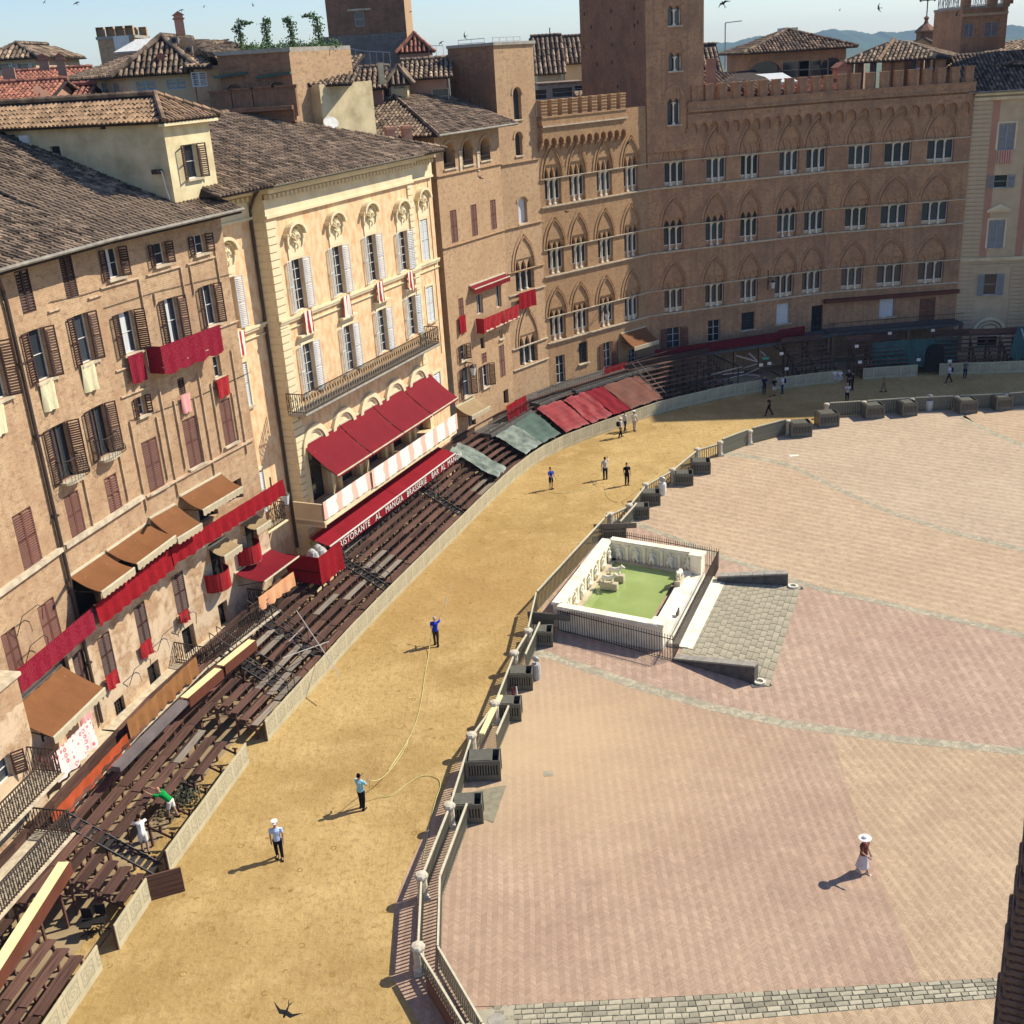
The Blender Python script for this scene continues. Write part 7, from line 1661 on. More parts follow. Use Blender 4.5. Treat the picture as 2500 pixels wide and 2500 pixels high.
netting(T8(905, 655), T8(1160, 630), T8(1200, 820), T8(925, 850), 105, 105, 'crumpled dark green netting, left panel at the far side', m_net)
netting(T8(1165, 632), T8(1490, 615), T8(1480, 800), T8(1205, 820), 105.1, 105.1, 'dark green netting with a door hole, right panel at the far side')
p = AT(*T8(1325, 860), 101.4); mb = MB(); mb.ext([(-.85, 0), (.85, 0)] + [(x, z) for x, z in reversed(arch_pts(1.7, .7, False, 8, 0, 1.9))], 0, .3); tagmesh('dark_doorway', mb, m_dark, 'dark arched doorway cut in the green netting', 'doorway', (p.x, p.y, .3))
netting(T8(1890, 545), T8(1960, 540), T8(1960, 830), T8(1830, 740), 104, 104, 'green netting at the far right edge')
p, q = AT(*T8(1915, 560), 101), AT(*T8(1960, 700), 99); mb = MB(); mb.bar((0, 0, 0), q - p, .1, .1); tagmesh('scaffold_pole', mb, m_galv, 'pale scaffold pole at the far right edge', 'pole', p)
# small white notices in the shade
NOT = ['high on the dark stand right of the seated children', 'on the terrace edge above the netting, left one', 'on the terrace edge above the netting, right one', 'low on the dark stand behind the standing group', 'on the stand right of the arch scaffold, lowest', 'left of the pair under the exit sign', 'right of the pair under the exit sign', 'on the upper rows right of the exit sign', 'in the middle of the green netting', 'on the netting above the walker with the backpack', 'over the door of the cream banded palace', '']
for i, (x, y) in enumerate(((805, 677), (1028, 590), (1318, 570), (827, 784), (333, 829), (160, 803), (217, 793), (298, 727), (1222, 768), (1432, 778), (1690, 580), (1255, 0))):
    if y == 0: continue
    p = AT(*T8(x, y), 99.5 if y > 600 else 105.5); mb = MB(); mb.box(-.17, .17, -.03, .03, -.13, .13); mb.box(-.12, .12, -.035, -.03, -.1, .1) if 0 else None; tagmesh('notice', mb, m_frame, 'small white notice ' + NOT[i], 'notice', p, 0, 'small white notices in the shade')
p = AT(*T8(190, 758), 100); mb = MB(); mb.box(-.3, .3, -.05, .05, -.1, .1); tagmesh('exit_sign', mb, plain('green_sign', (.05, .35, .22), (.05, .3, .2), 3, .5), 'small green exit sign in the dark arch', 'sign', p)
# wheels of office chairs under the lower opening, pile of junk in the workers' gap
for px, l in ((B1(600, 1330), 'left'), (B1(690, 1300), 'right')):
    p = G(*px); t = thing('office_chair', 'dark swivel chair in the shadow of the lower left opening, the ' + l + ' of two', 'chair', p, random.random() * 3, 'swivel chairs under the stand')
    mb = MB(); mb.box(-.22, .22, -.22, .22, .45, .53); link('seat', mb.mesh('seat', m_dark), t, p); mb = MB(); mb.box(-.2, .2, .2, .25, .6, 1.05); link('backrest', mb.mesh('backrest', m_dark), t, p)
    mb = MB(); mb.bar((0, 0, .1), (0, 0, .45), .05, .05); [mb.bar((0, 0, .12), (.32 * math.cos(a * 1.257), .32 * math.sin(a * 1.257), .06), .04, .04) for a in range(5)]; link('star_base', mb.mesh('star_base', m_steel), t, p)
p = G(*B1(1210, 420), .4); mb = MB(); random.seed(11)
for k in range(700):
    c = Vector((random.gauss(0, .45), random.gauss(0, .4), abs(random.gauss(0, .3)))); a = Vector([random.uniform(-1, 1) for _ in range(3)]).normalized() * .09; b = a.orthogonal().normalized() * .05; mb.quad(c - a, c - b, c + a, c + b)
tagmesh('potted_shrub', mb, plain('dusty_leaves', (.10, .10, .06), (.06, .06, .04), 4, .8), 'dusty shrub standing in the gap beside the man in green', 'shrub', p)
# curtain of the terrace rail near the horses' entrance is left plain
# ------------------------------------------------------------------ stone posts, rails and metal boxes round the inside of the track
posts = [((1150, 2580), 'below the bottom edge'), ((1027, 2372), 'nearest whole one at the bottom'), ((1035, 2195), 'second from the bottom'), ((1102, 2021), 'beside the lower of the two nearest metal boxes'), ((1155, 1845), 'behind the box with the grey lid'), ((1211, 1765), 'at the upper end of the pen with the pale plank'), ((1258, 1640), 'beside the waste bin below the fountain'), ((1292, 1584), 'left of the box at the fountain corner'), ((1490, 1292), 'at the top end of the fountain rail'), ((1537, 1270), 'above the fountain beside a box'), ((1577, 1218), 'next to the white bin above the fountain'), ((1642, 1181), 'third above the fountain'), ((1702, 1130), 'fourth above the fountain'), ((1758, 1113), 'left of the two tall plain gates'), ((1830, 1085), 'between the two tall plain gates'), ((1923, 1060), 'tall one at the end of the last sunlit gate'), ((2017, 1018), 'behind the box at the edge of the shade'), ((2108, 1013), 'first whole one in the shade'), ((2224, 1005), 'behind the second shaded box'), ((2333, 1000), 'second from the right edge'), ((2452, 995), 'nearest the right edge')]
def _post():
    mb = MB(); mb.lathe([(.24, 0), (.24, .22), (.2, .28), (.19, 1.0), (.2, 1.02), (.265, 1.06), (.265, 1.14), (.22, 1.2), (.05, 1.235)], n=8); return mb.mesh('shaft', m_post)
def _base(): mb = MB(); mb.box(-.25, .25, -.25, .25, 0, .12); return mb.mesh('plinth', m_post)
PW = []
for px, l in posts:
    p = G(*px); t = thing('stone_post', 'worn travertine post ' + l, 'stone post', p, random.uniform(-.2, .2), 'travertine posts'); link('shaft', cached('post', _post), t, p, .2); link('plinth', cached('pb', _base), t, p, .2); PW.append(p)
def fence(pts, label, h=1.05, sp=.17, group='slatted rails inside the track', mat=m_rail, gap=.28, w=.062, solid=False):
    t = thing('track_rail', label, 'rail', pts[0], 0, group)
    for a, b in zip(pts[:-1], pts[1:]):
        d = (b - a).normalized(); a2, b2 = a + d * gap, b - d * gap; L = (b2 - a2).length; rz = math.atan2(d.y, d.x); gap_ = 0
        if L < .3: continue
        mb = MB(); mb.box(0, L, -.035, .035, h - .06, h + .02); link('top_rail', mb.mesh('top_rail', m_railL if not solid else mat), t, a2, rz)
        mb = MB(); mb.box(0, L, -.025, .025, .1, .17); mb.box(0, L, -.02, .02, h - .14, h - .05); link('bottom_rail', mb.mesh('bottom_rail', mat), t, a2, rz)
        me = cached(('slat', h, w, mat.name), lambda: _slat(h, w, mat)); n = max(1, int(L / sp))
        for i in range(n + 1): link('slat', me, t, a2 + d * (L * i / n), rz)
    return t
def _slat(h, w, mat): mb = MB(); mb.box(-w / 2, w / 2, -.015, .015, .04, h - .05); return mb.mesh('slat', mat)
segs = [(0, 1, 'at the bottom edge of the photo'), (1, 2, 'between the two nearest stone posts'), (2, 3, 'running up from the second post to the nearest metal box'), (3, 4, 'between the two nearest metal boxes'), (4, 5, 'beside the pale plank pen'), (5, 6, 'just above the pale plank pen'), (6, 7, 'just below the fountain corner')]
for i, j, l in segs: fence([PW[i], PW[j]], 'track side slatted rail ' + l)
fence([PW[7], G(1312, 1492), G(1478, 1305), PW[8]], 'long slatted rail on the track side of the fountain', h=1.25, sp=.2, gap=.1)
for i, l in ((8, 'just above the fountain'), (9, 'leading to the white bin'), (10, 'right of the white bin'), (11, 'beside the third box above the fountain'), (12, 'reaching the tall plain gates')): fence([PW[i], PW[i + 1]], 'track side slatted rail ' + l, sp=.22)
for i, l in ((13, 'left'), (14, 'right')): fence([PW[i], PW[i + 1]], l + ' of the two tall sunlit gates with close boards', h=1.35, sp=.125, w=.118, group='tall close-boarded gates')
for i, l in ((16, 'first'), (17, 'second'), (18, 'third'), (19, 'fourth')): fence([PW[i], PW[i + 1]], 'close-boarded rail in the shade, ' + l + ' from the left', h=1.25, sp=.2, w=.16, group='shaded rails at the far side')
fence([PW[20], G(2560, 985)], 'close-boarded rail cut by the right edge of the photo', h=1.25, sp=.2, w=.16, group='shaded rails at the far side')
fence([(lambda v: Vector((v.x, v.y, 0)))(G(*p, 1.0)) for p in ((1250, 2600), (1178, 2500), (1069, 2313), (1074, 2140), (1140, 1963))], 'second slatted rail on the brick side, from the bottom edge up to the nearest box', sp=.17, gap=.02)
fence([G(1215, 1840), G(1245, 1768)], 'second slatted rail on the brick side of the pale plank pen', sp=.17, gap=.02); fence([G(1285, 1640), G(1320, 1560)], 'second slatted rail on the brick side below the fountain corner', sp=.17, gap=.02)
fence([G(1515, 1308), G(1555, 1262)], 'second slatted rail on the brick side above the fountain', sp=.2, gap=.02)
# dark kick board at the bottom
p, q = G(1110, 2530), G(1045, 2425); mb = MB(); mb.box(0, (q - p).length, -.03, .03, .05, .75); tagmesh('kick_board', mb, m_wood, 'dark boards fixed low on the rail at the bottom edge', 'board', p, math.atan2((q - p).y, (q - p).x))
p, q = G(1180, 1838), G(1225, 1742); mb = MB(); mb.box(0, (q - p).length, -.12, .12, .98, 1.06); tagmesh('pale_plank', mb, m_creamb, 'long pale plank lying along the pen beside the fourth rail', 'plank', p, math.atan2((q - p).y, (q - p).x))
# metal boxes
def metal_box(px, w, d, h, rz, label, grp='grey olive metal boxes beside the stone posts'):
    p = G(*px); t = thing('metal_box', label, 'metal box', p, rz, grp)
    def f():
        mb = MB(); r = .05
        for x in (-w / 2, w / 2):
            for y in (-d / 2, d / 2): mb.box(x - r, x + r, y - r, y + r, 0, h)
        mb.box(-w / 2, w / 2, -d / 2 - .02, -d / 2 + .02, h * .8, h); mb.box(-w / 2, w / 2, -d / 2 - .02, -d / 2 + .02, 0, h * .3); mb.box(w / 2 - .02, w / 2 + .02, -d / 2, d / 2, h * .8, h); mb.box(w / 2 - .02, w / 2 + .02, -d / 2, d / 2, 0, h * .2)
        mb.box(-w / 2, w / 2, d / 2 - .02, d / 2 + .02, 0, h); mb.box(-w / 2 - .02, -w / 2 + .02, -d / 2, d / 2, 0, h)
        return mb.mesh('frame', m_box)
    link('frame', cached(('bxf', w, d, h), f), t, p, rz)
    def s():
        mb = MB(); mb.box(-.035, .035, -.01, .01, h * .26, h * .82); return mb.mesh('slat', m_box)
    me = cached(('bxs', h), s); R = lambda x, y: p + Matrix.Rotation(rz, 3, 'Z') @ Vector((x, y, 0))
    n = int(w / .115)
    for i in range(n): link('slat', me, t, R(-w / 2 + (i + .5) * w / n, -d / 2), rz)
    n = int(d / .115)
    for i in range(n): link('slat', me, t, R(w / 2, -d / 2 + (i + .5) * d / n), rz + PI / 2)
    mb = MB(); mb.box(-w / 2 + .1, w / 2 - .35, -d / 2 + .04, d / 2 - .04, h - .02, h + .03); mb.box(w / 2 - .3, w / 2, d / 2 - .08, d / 2, h - .02, h + .03); mb.box(w / 2 - .4, w / 2 - .3, -d / 2, d / 2, h - .02, h + .02); link('lid', mb.mesh('lid', m_box), t, p, rz)
    mb = MB(); mb.box(-w / 2 + .06, w / 2 - .06, -d / 2 + .08, d / 2 - .06, 0, h * .7); link('liner', mb.mesh('liner', m_dark), t, p, rz)
for px, w, d, h, rz, l in (((1143, 1996), 1.25, .85, .95, -.02, 'nearest one at the bottom, lid half open'), ((1183, 1892), 1.45, .95, 1.05, -.05, 'second from the bottom, with a flat grey lid'), ((1245, 1750), 1.1, .8, .95, -.1, 'at the upper end of the pen with the pale plank'), ((1272, 1675), 1.2, .85, .95, -.1, 'beside the waste bin below the fountain'), ((1325, 1570), 1.1, .85, .9, -.12, 'at the lower corner of the fountain'), ((1500, 1312), 1.5, .9, .75, -.1, 'at the upper corner of the fountain'), ((1564, 1262), 1.1, .9, .9, -.12, 'just above the fountain corner'), ((1588, 1228), 1.3, 1.0, .9, -.12, 'next to the white waste bin'), ((1669, 1180), 1.3, 1.0, .9, -.15, 'fourth above the fountain'), ((1710, 1152), 1.4, 1.1, .95, -.15, 'fifth above the fountain, boxes close together'), ((1952, 1062), 1.6, 1.2, 1.15, .0, 'last one in full sun before the shade'), ((2018, 1038), 1.6, 1.2, 1.15, .05, 'on the edge of the shade'), ((2130, 1018), 1.5, 1.1, 1.15, .05, 'first one inside the shade'), ((2214, 1012), 1.2, 1.1, 1.15, .05, 'second one inside the shade'), ((2357, 1006), 1.4, 1.1, 1.15, .05, 'third one inside the shade'), ((2443, 998), 1.3, 1.1, 1.15, .05, 'farthest right in the shade')):
    metal_box(px, w, d, h, rz, 'grey olive slatted metal box, ' + l)
for px, l, r in (((1310, 1658), 'grey barrel-shaped waste bin beside the metal box below the fountain', .24), ((1617, 1208), 'white waste bin leaning by the rail above the fountain', .3), ((2267, 1002), 'grey waste bin with an open round lid in the shade', .34)):
    p = G(*px); t = thing('waste_bin', l, 'waste bin', p); mb = MB(); mb.lathe([(r * .8, 0), (r, .3), (r, .75), (r * .9, .9)], n=12); link('body', mb.mesh('body', m_galv if 'white' not in l else m_frame), t, p); mb = MB(); mb.tube([(0, 0, 1.15), (.03, .06, 1.18)], r * .85, 12); mb.bar((0, .1, .85), (0, .05, 1.15), .04, .04); link('lid', mb.mesh('lid', m_galv), t, p)
# grooved floor ramp plates and red-white cones near the boxes
for a, b, l in (((1165, 1925), (1230, 1975), 'wide'),):
    P = W_([(1148, 1935), (1190, 1925), (1236, 1918), (1204, 2010), (1180, 2000)]); mb = MB(); mb.poly([(p.x - P[0].x, p.y - P[0].y, .02) for p in P]); mb.poly([(p.x - P[0].x, p.y - P[0].y, .008) for p in P[::-1]]); tagmesh('floor_plate', mb, m_joint, 'grooved grey floor plate on the bricks beside the nearest boxes', 'floor plate', P[0])
for px, l in (((1252, 1700), 'left'), ((1262, 1698), 'right')):
    p = G(*px); mb = MB(); mb.lathe([(.12, 0), (.05, .03), (.03, .5)], n=8); tagmesh('marker_cone', mb, m_red if l == 'left' else m_frame, {'left': 'red', 'right': 'white'}[l] + ' slim marker cone between two metal boxes below the fountain', 'cone', p)
p = G(1552, 1292); mb = MB(); mb.quad((0, 0, .3), (.9, 0, .3), (.9, .5, .3), (0, .5, .3)) if 0 else mb.box(-1.2, 1.6, -.04, .04, .8, 1.15); tagmesh('barrier_plank', mb, m_box, 'dark plank barrier closing the gap at the upper fountain corner', 'plank', G(1495, 1318), -.08)
mb = MB(); mb.box(-1.3, 1.1, -.04, .04, .85, 1.2); mb.box(-1.3, .2, .05, .09, 0, .85); tagmesh('barrier_plank', mb, m_box, 'dark plank barrier closing the gap at the lower fountain corner', 'plank', G(1345, 1545), -.35)
# ------------------------------------------------------------------ fountain
zr = 1.55
A, B, C, D = G(*A3(470, 750), zr), G(*A3(800, 322), zr), G(*A3(1388, 415), zr), G(*A3(1128, 872), zr)
for v in (A, B, C, D): v.z = 0
ft = thing('fountain', 'white marble basin fountain with relief walls on three sides and green water', 'fountain', A)
def wallseg(p, q, name, t=.42, h=zr, base=0, mat=m_marble, inner=True):
    """wall along p->q, body to the left (outside), carved face to the right (inside)"""
    d = (q - p).normalized(); L = (q - p).length; rz = math.atan2(d.y, d.x); mb = MB()
    mb.box(0, L, 0, t, base, h - .16); link(name, mb.mesh(name, mat), ft, p, rz)
    mb = MB(); mb.box(-.1, L + .1, -.09, t + .09, h - .155, h - .06); mb.box(-.05, L + .05, -.05, t + .05, h - .06, h); mb.box(-.06, L + .06, -.06, 0, .16, .3) ; link('coping', mb.mesh('coping', m_marble), ft, p, rz)
    return d, L, rz
def panels(p, d, L, rz, n, figs=True, mat=m_marble, mat2=m_marbleS, mir=1):
    w = L / n
    for i in range(n):
        me = cached(('fp', round(w, 1)), lambda: _fpil(w)); o = p + d * (w * i); link('pilaster', me, ft, o, rz)
        me = cached(('nic', round(w, 1)), lambda: _niche(w)); link('niche', me, ft, o, rz)
        if figs:
            me = _relief(i); link('relief_figure', me, ft, o + d * (w * .5), rz)
def _fpil(w): mb = MB(); mb.box(-.09, .09, -.1, 0, .05, zr - .16); mb.box(-.13, .13, -.14, 0, zr - .34, zr - .2); mb.box(-.13, .13, -.14, 0, .05, .22); return mb.mesh('pilaster', m_marble)
def _niche(w): mb = MB(); ww = w - .42; mb.band([(w / 2 - ww / 2, .3)] + arch_pts(ww, .3, False, 6, w / 2, zr - .62) + [(w / 2 + ww / 2, .3)], .07, -.06, 0); mb.box(w / 2 - ww / 2, w / 2 + ww / 2, -.2, 0, .2, .32); return mb.mesh('niche', m_marble)
def _relief(i):
    random.seed(50 + i); mb = MB(); s = random.choice((-1, 1)); L = random.uniform(-.06, .06)
    mb.tube([(L, -.1, 1.12), (L, -.12, 1.2), (L, -.11, 1.27), (L, -.1, 1.31)], [.045, .075, .07, .03], 7)                       # head
    mb.tube([(L, -.08, 1.14), (L - .03 * s, -.11, 1.0), (L, -.1, .82), (L + .04 * s, -.12, .72)], [.05, .13, .11, .14], 7)   # torso
    mb.tube([(L, -.12, .74), (L + .16 * s, -.2, .68), (L + .12 * s, -.14, .42), (L + .14 * s, -.12, .34)], [.11, .1, .07, .05], 6); mb.tube([(L, -.12, .74), (L - .08 * s, -.18, .64), (L - .14 * s, -.14, .4), (L - .12 * s, -.12, .34)], [.11, .1, .07, .05], 6)
    mb.tube([(L - .1 * s, -.1, 1.08), (L - .22 * s, -.12, .92), (L - .1 * s, -.18, .8)], [.05, .045, .035], 5); mb.tube([(L + .1 * s, -.1, 1.08), (L + .24 * s, -.12, .95), (L + .26 * s, -.16, 1.1)], [.05, .045, .03], 5)
    return mb.mesh('relief_figure', m_marble)
d, L, rz = wallseg(A, B, 'long_wall', .5); panels(A, d, L, rz, 7)
d, L, rz = wallseg(B, C, 'far_wall'); panels(B, d, L, rz, 5)
d, L, rz = wallseg(D, A, 'near_wall'); panels(D, d, L, rz, 5)
for p, rz_ in ((C, rz), (D, rz)):
    mb = MB(); mb.box(-.34, .34, -.34, .34, 0, zr - .1); mb.box(-.42, .42, -.42, .42, zr - .12, zr + .02); link('end_pier', mb.mesh('end_pier', m_marble), ft, p, rz_)
Ai, Bi, Ci, Di = [v.copy() for v in (A, B, C, D)]
ax = (B - A).normalized(); ay = (C - B).normalized()
wq_ = [A + ax * .6 + ay * .7, B - ax * .5 + ay * .7, C - ax * .3 - ay * .9, D + ax * .4 - (A - D).normalized() * -.8]
mb = MB(); mb.poly([(p.x, p.y, .24) for p in (A + ay * .3, B + ay * .3, C - ay * 1.1, D + (A - D).normalized() * 1.1)]); link('water', mb.mesh('water', m_water), ft, (0, 0, 0))
# inner plinth with a scum line, low front wall, steps
for p, q in ((A, B), (B, C), (D, A)):
    dd = (q - p).normalized(); mb = MB(); mb.box(.1, (q - p).length - .1, -.42, 0, 0, .34); link('plinth', mb.mesh('plinth', m_marbleS), ft, p, math.atan2(dd.y, dd.x))
fd = (C - D).normalized(); fn = Vector((fd.y, -fd.x, 0)); fl = (C - D).length; frz = math.atan2(fd.y, fd.x)
i0 = D + (A - D).normalized() * 1.1
for off, w, h, nm, mm in ((-.75, .5, .42, 'front_wall', m_marble), (-.25, .75, .30, 'step', m_marble), (.5, .55, .2, 'step', m_marble), (1.05, .5, .1, 'step', m_marble), (1.55, .22, .05, 'marble_edge', m_white)):
    mb = MB(); mb.box(.15, fl - .15, -off - w, -off, 0, h); link(nm, mb.mesh(nm, mm), ft, D, frz)
# spouting she-wolf figures on plinths
def beast(p, rz_, k):
    t = link('spout_beast', None, ft, p, rz_); mb = MB(); mb.box(-.5, .55, -.18, .18, 0, .42); link('pedestal', mb.mesh('pedestal', m_marbleS), t, p, rz_)
    mb = MB(); mb.tube([(-.42, 0, .58), (-.3, 0, .74), (0, 0, .72), (.22, 0, .78), (.34, 0, .92)], [.1, .15, .13, .15, .1], 7); mb.tube([(.3, 0, .88), (.42, 0, .98), (.52, 0, .93), (.62, 0, .9)], [.09, .1, .07, .04], 7)
    for x, y in ((-.34, .1), (-.34, -.1), (.22, .09), (.22, -.09)): mb.tube([(x, y, .68), (x + .03, y, .55), (x + .02, y, .42)], [.07, .045, .05], 5)
    mb.tube([(-.45, 0, .62), (-.56, 0, .55), (-.54, 0, .45)], [.04, .03, .02], 5); [mb.lathe([(.03, 0), (.002, .08)], (.4, s * .05, 1.04), 4) for s in (-1, 1)]
    smooth(link('beast', mb.mesh('beast', m_marble), t, p, rz_))
Fx = lambda x, y, z: G(*A3(x, y), z)
beast(Fx(835, 600, .3) * 1, frz - PI / 2, 0); beast(Fx(790, 655, .3), frz - PI / 2, 1); beast(Fx(1265, 625, .3), frz + PI, 2)
p = Fx(1255, 838, .3); mb = MB(); mb.tube([(-.16, 0, .06), (-.05, 0, .12), (.08, 0, .14), (.14, 0, .2)], [.02, .07, .06, .035], 6); mb.tube([(.13, 0, .2), (.16, 0, .25), (.2, 0, .24)], [.03, .035, .01], 5); [mb.bar((0, s * .02, .08), (.01, s * .02, 0), .01, .01) for s in (-1, 1)]
o = tagmesh('pigeon', mb, m_dkstone, 'dark pigeon perched on the marble steps of the fountain', 'pigeon', p, 1.2); o.scale = (1.5, 1.5, 1.5)
# iron railings round the fountain
def spike_rail(pxs, label, h=1.25): P = [G(*p) for p in pxs]; r = railing(P, h - .15, .15, .012, .018, True, False, .12); tagmesh('iron_railing', r, m_iron, label, 'railing', (0, 0, 0), 0, 'spiked iron railings round the fountain')
spike_rail([A3(890, 395), A3(1530, 520)], 'spiked iron railing behind the far wall of the fountain', 1.25)
spike_rail([A3(455, 940), A3(1222, 1140)], 'spiked iron railing along the near wall of the fountain', 1.4); spike_rail([A3(1222, 1140), A3(1525, 530)], 'spiked iron railing across the open front of the fountain', 1.2)
mb = MB(); P = W_([A3(455, 945), A3(1222, 1140), A3(1100, 1098), A3(470, 905)]); mb.poly([(p.x, p.y, .02) for p in P]); struct('kerb', mb, m_marbleS)
# stone paved ramp between two wedge walls, every slab its own piece
R0, R1, R2, R3_ = G(*A3(1262, 1108)), G(*A3(1525, 605)), G(*A4(345, 640)), G(*A4(115, 1290))
bx = [R0, R1, G(*A4(440, 610)), G(*A4(215, 1320))]
base = MB(); base.poly([(p.x, p.y, .014) for p in bx]); rb = struct('stone_ramp', base, m_joint)
random.seed(21); nr = 15; R3_, R2 = bx[3], bx[2]; cnt = 0
for r_ in range(nr):
    f0, f1 = r_ / nr, (r_ + 1) / nr; x = random.uniform(-.05, 0); wd = R0.lerp(R3_, (f0 + f1) / 2); we = R1.lerp(R2, (f0 + f1) / 2); Lr = (we - wd).length
    big = r_ >= nr - 2
    while x < 1:
        w = random.uniform(.5, .85) / Lr if not big else random.uniform(.8, 1.1) / Lr; a, b = max(0, x) + .0018, min(1, x + w) - .0018; x += w
        if b - a < .01 or cnt >= 298: continue
        q = [R0.lerp(R3_, f0 + .003).lerp(R1.lerp(R2, f0 + .003), a), R0.lerp(R3_, f0 + .003).lerp(R1.lerp(R2, f0 + .003), b), R0.lerp(R3_, f1 - .003).lerp(R1.lerp(R2, f1 - .003), b), R0.lerp(R3_, f1 - .003).lerp(R1.lerp(R2, f1 - .003), a)]
        c = sum(q, Vector()) / 4; h = .018 + random.uniform(0, .006); mb = MB(); mb.add([(p.x - c.x, p.y - c.y, 0) for p in q] + [((p.x - c.x) * .988, (p.y - c.y) * .988, h) for p in q], [(4, 5, 6, 7), (0, 1, 5, 4), (1, 2, 6, 5), (2, 3, 7, 6), (3, 0, 4, 7)]); link('paving_stone', mb.mesh('paving_stone', m_slab), rb, (c.x, c.y, .016)); cnt += 1
def wedge(a, b, h0, h1, label, w=.42):
    p, q = G(*a), G(*b); L = (q - p).length; mb = MB(); mb.add([(0, 0, 0), (L, 0, 0), (L, 0, h1), (0, 0, h0), (0, w, 0), (L, w, 0), (L, w, h1), (0, w, h0)], [(0, 1, 2, 3), (7, 6, 5, 4), (1, 5, 6, 2), (0, 3, 7, 4), (0, 4, 5, 1)]); n = 6
    rz_ = math.atan2((q - p).y, (q - p).x); t = thing('ramp_wall', label, 'wall', p, rz_, 'dark stone walls beside the fountain ramp'); link('wall', mb.mesh('wall', m_dkstone), t, p, rz_)
    for i in range(n):
        x0, x1 = L * i / n + .01, L * (i + 1) / n - .01; z0, z1 = h0 + (h1 - h0) * x0 / L, h0 + (h1 - h0) * x1 / L; mb = MB(); mb.add([(x0, -.03, z0), (x1, -.03, z1), (x1, w + .03, z1), (x0, w + .03, z0), (x0, -.03, z0 + .09), (x1, -.03, z1 + .09), (x1, w + .03, z1 + .09), (x0, w + .03, z0 + .09)], [(3, 2, 1, 0), (4, 5, 6, 7), (0, 1, 5, 4), (1, 2, 6, 5), (2, 3, 7, 6), (3, 0, 4, 7)]); link('coping_stone', mb.mesh('coping_stone', m_grey_st), t, p, rz_)
wedge(A3(1225, 1140), A3(1770, 1298), .08, .95, 'dark stone wall on the near side of the fountain ramp, rising to the right'); wedge(A3(1520, 615), A4(340, 638), .35, .75, 'dark stone wall on the far side of the fountain ramp')
for px, l in ((A4(375, 645), 'far'), (A4(150, 1290), 'near')):
    p = G(*px); t = thing('ring_stone', 'white hollowed stone ring at the ' + l + ' corner of the fountain ramp', 'stone ring', p, 0, 'stone rings at the ramp corners'); mb = MB(); n = 8
    ro, ri, h = .3, .19, .13; V = [(r * math.cos(2 * PI * k / n), r * math.sin(2 * PI * k / n), z) for r, z in ((ro, 0), (ro, h), (ri, h), (ri, .02)) for k in range(n)]; mb.add(V, [(i * n + k, i * n + (k + 1) % n, (i + 1) * n + (k + 1) % n, (i + 1) * n + k) for i in range(3) for k in range(n)]); link('ring', mb.mesh('ring', m_white), t, p)
    mb = MB(); mb.box(-.5, .5, -.42, .42, -.02, .03); link('plinth', mb.mesh('plinth', m_dkstone), t, p, .1)
    q = p + Vector((-.35, .85, 0)); mb = MB(); mb.lathe([(.05, 0), (.03, .1), (.03, .45), (.06, .5), (.02, .6)], n=8); mb.bar((-.12, 0, .4), (.12, 0, .4), .03, .03); tagmesh('iron_bollard', mb, m_iron, 'tiny iron bollard at the ' + l + ' end of the ramp wall', 'bollard', q, 0, 'iron bollards at the ramp')
# ------------------------------------------------------------------ people
def skin(name, verts, edges, radii, mat, parent, M, lvl=2, root=0):
    me = bpy.data.meshes.new(name); me.from_pydata(verts, edges, []); me.materials.append(mat)
    o = link(name, me, parent, mat4=M); o.modifiers.new('Skin', 'SKIN')
    L = me.skin_vertices[0] if me.skin_vertices else me.attributes
    return o
def limbs(name, chains, mat, parent, M, n=8):
    """one continuous surface: tapered limbs that share joints (merged by voxel remesh at build)"""
    mb = MB()
    for pts, rs in chains: mb.tube(pts, rs, n)
    me = mb.mesh(name, mat); o = link(name, me, parent, mat4=M)
    r = o.modifiers.new('Remesh', 'REMESH'); r.mode = 'VOXEL'; r.voxel_size = .017; r.use_smooth_shade = True
    s = o.modifiers.new('Smooth', 'SMOOTH'); s.iterations = 2; s.factor = .4
    return o
def ell(c, r, axis=(0, 0, 1)):
    c = Vector(c); a = Vector(axis).normalized(); ks = (-1, -.86, -.5, 0, .5, .86, 1)
    return [c + a * r[1] * k for k in ks], [max(.004, r[0] * math.sqrt(max(0, 1 - k * k))) for k in ks]
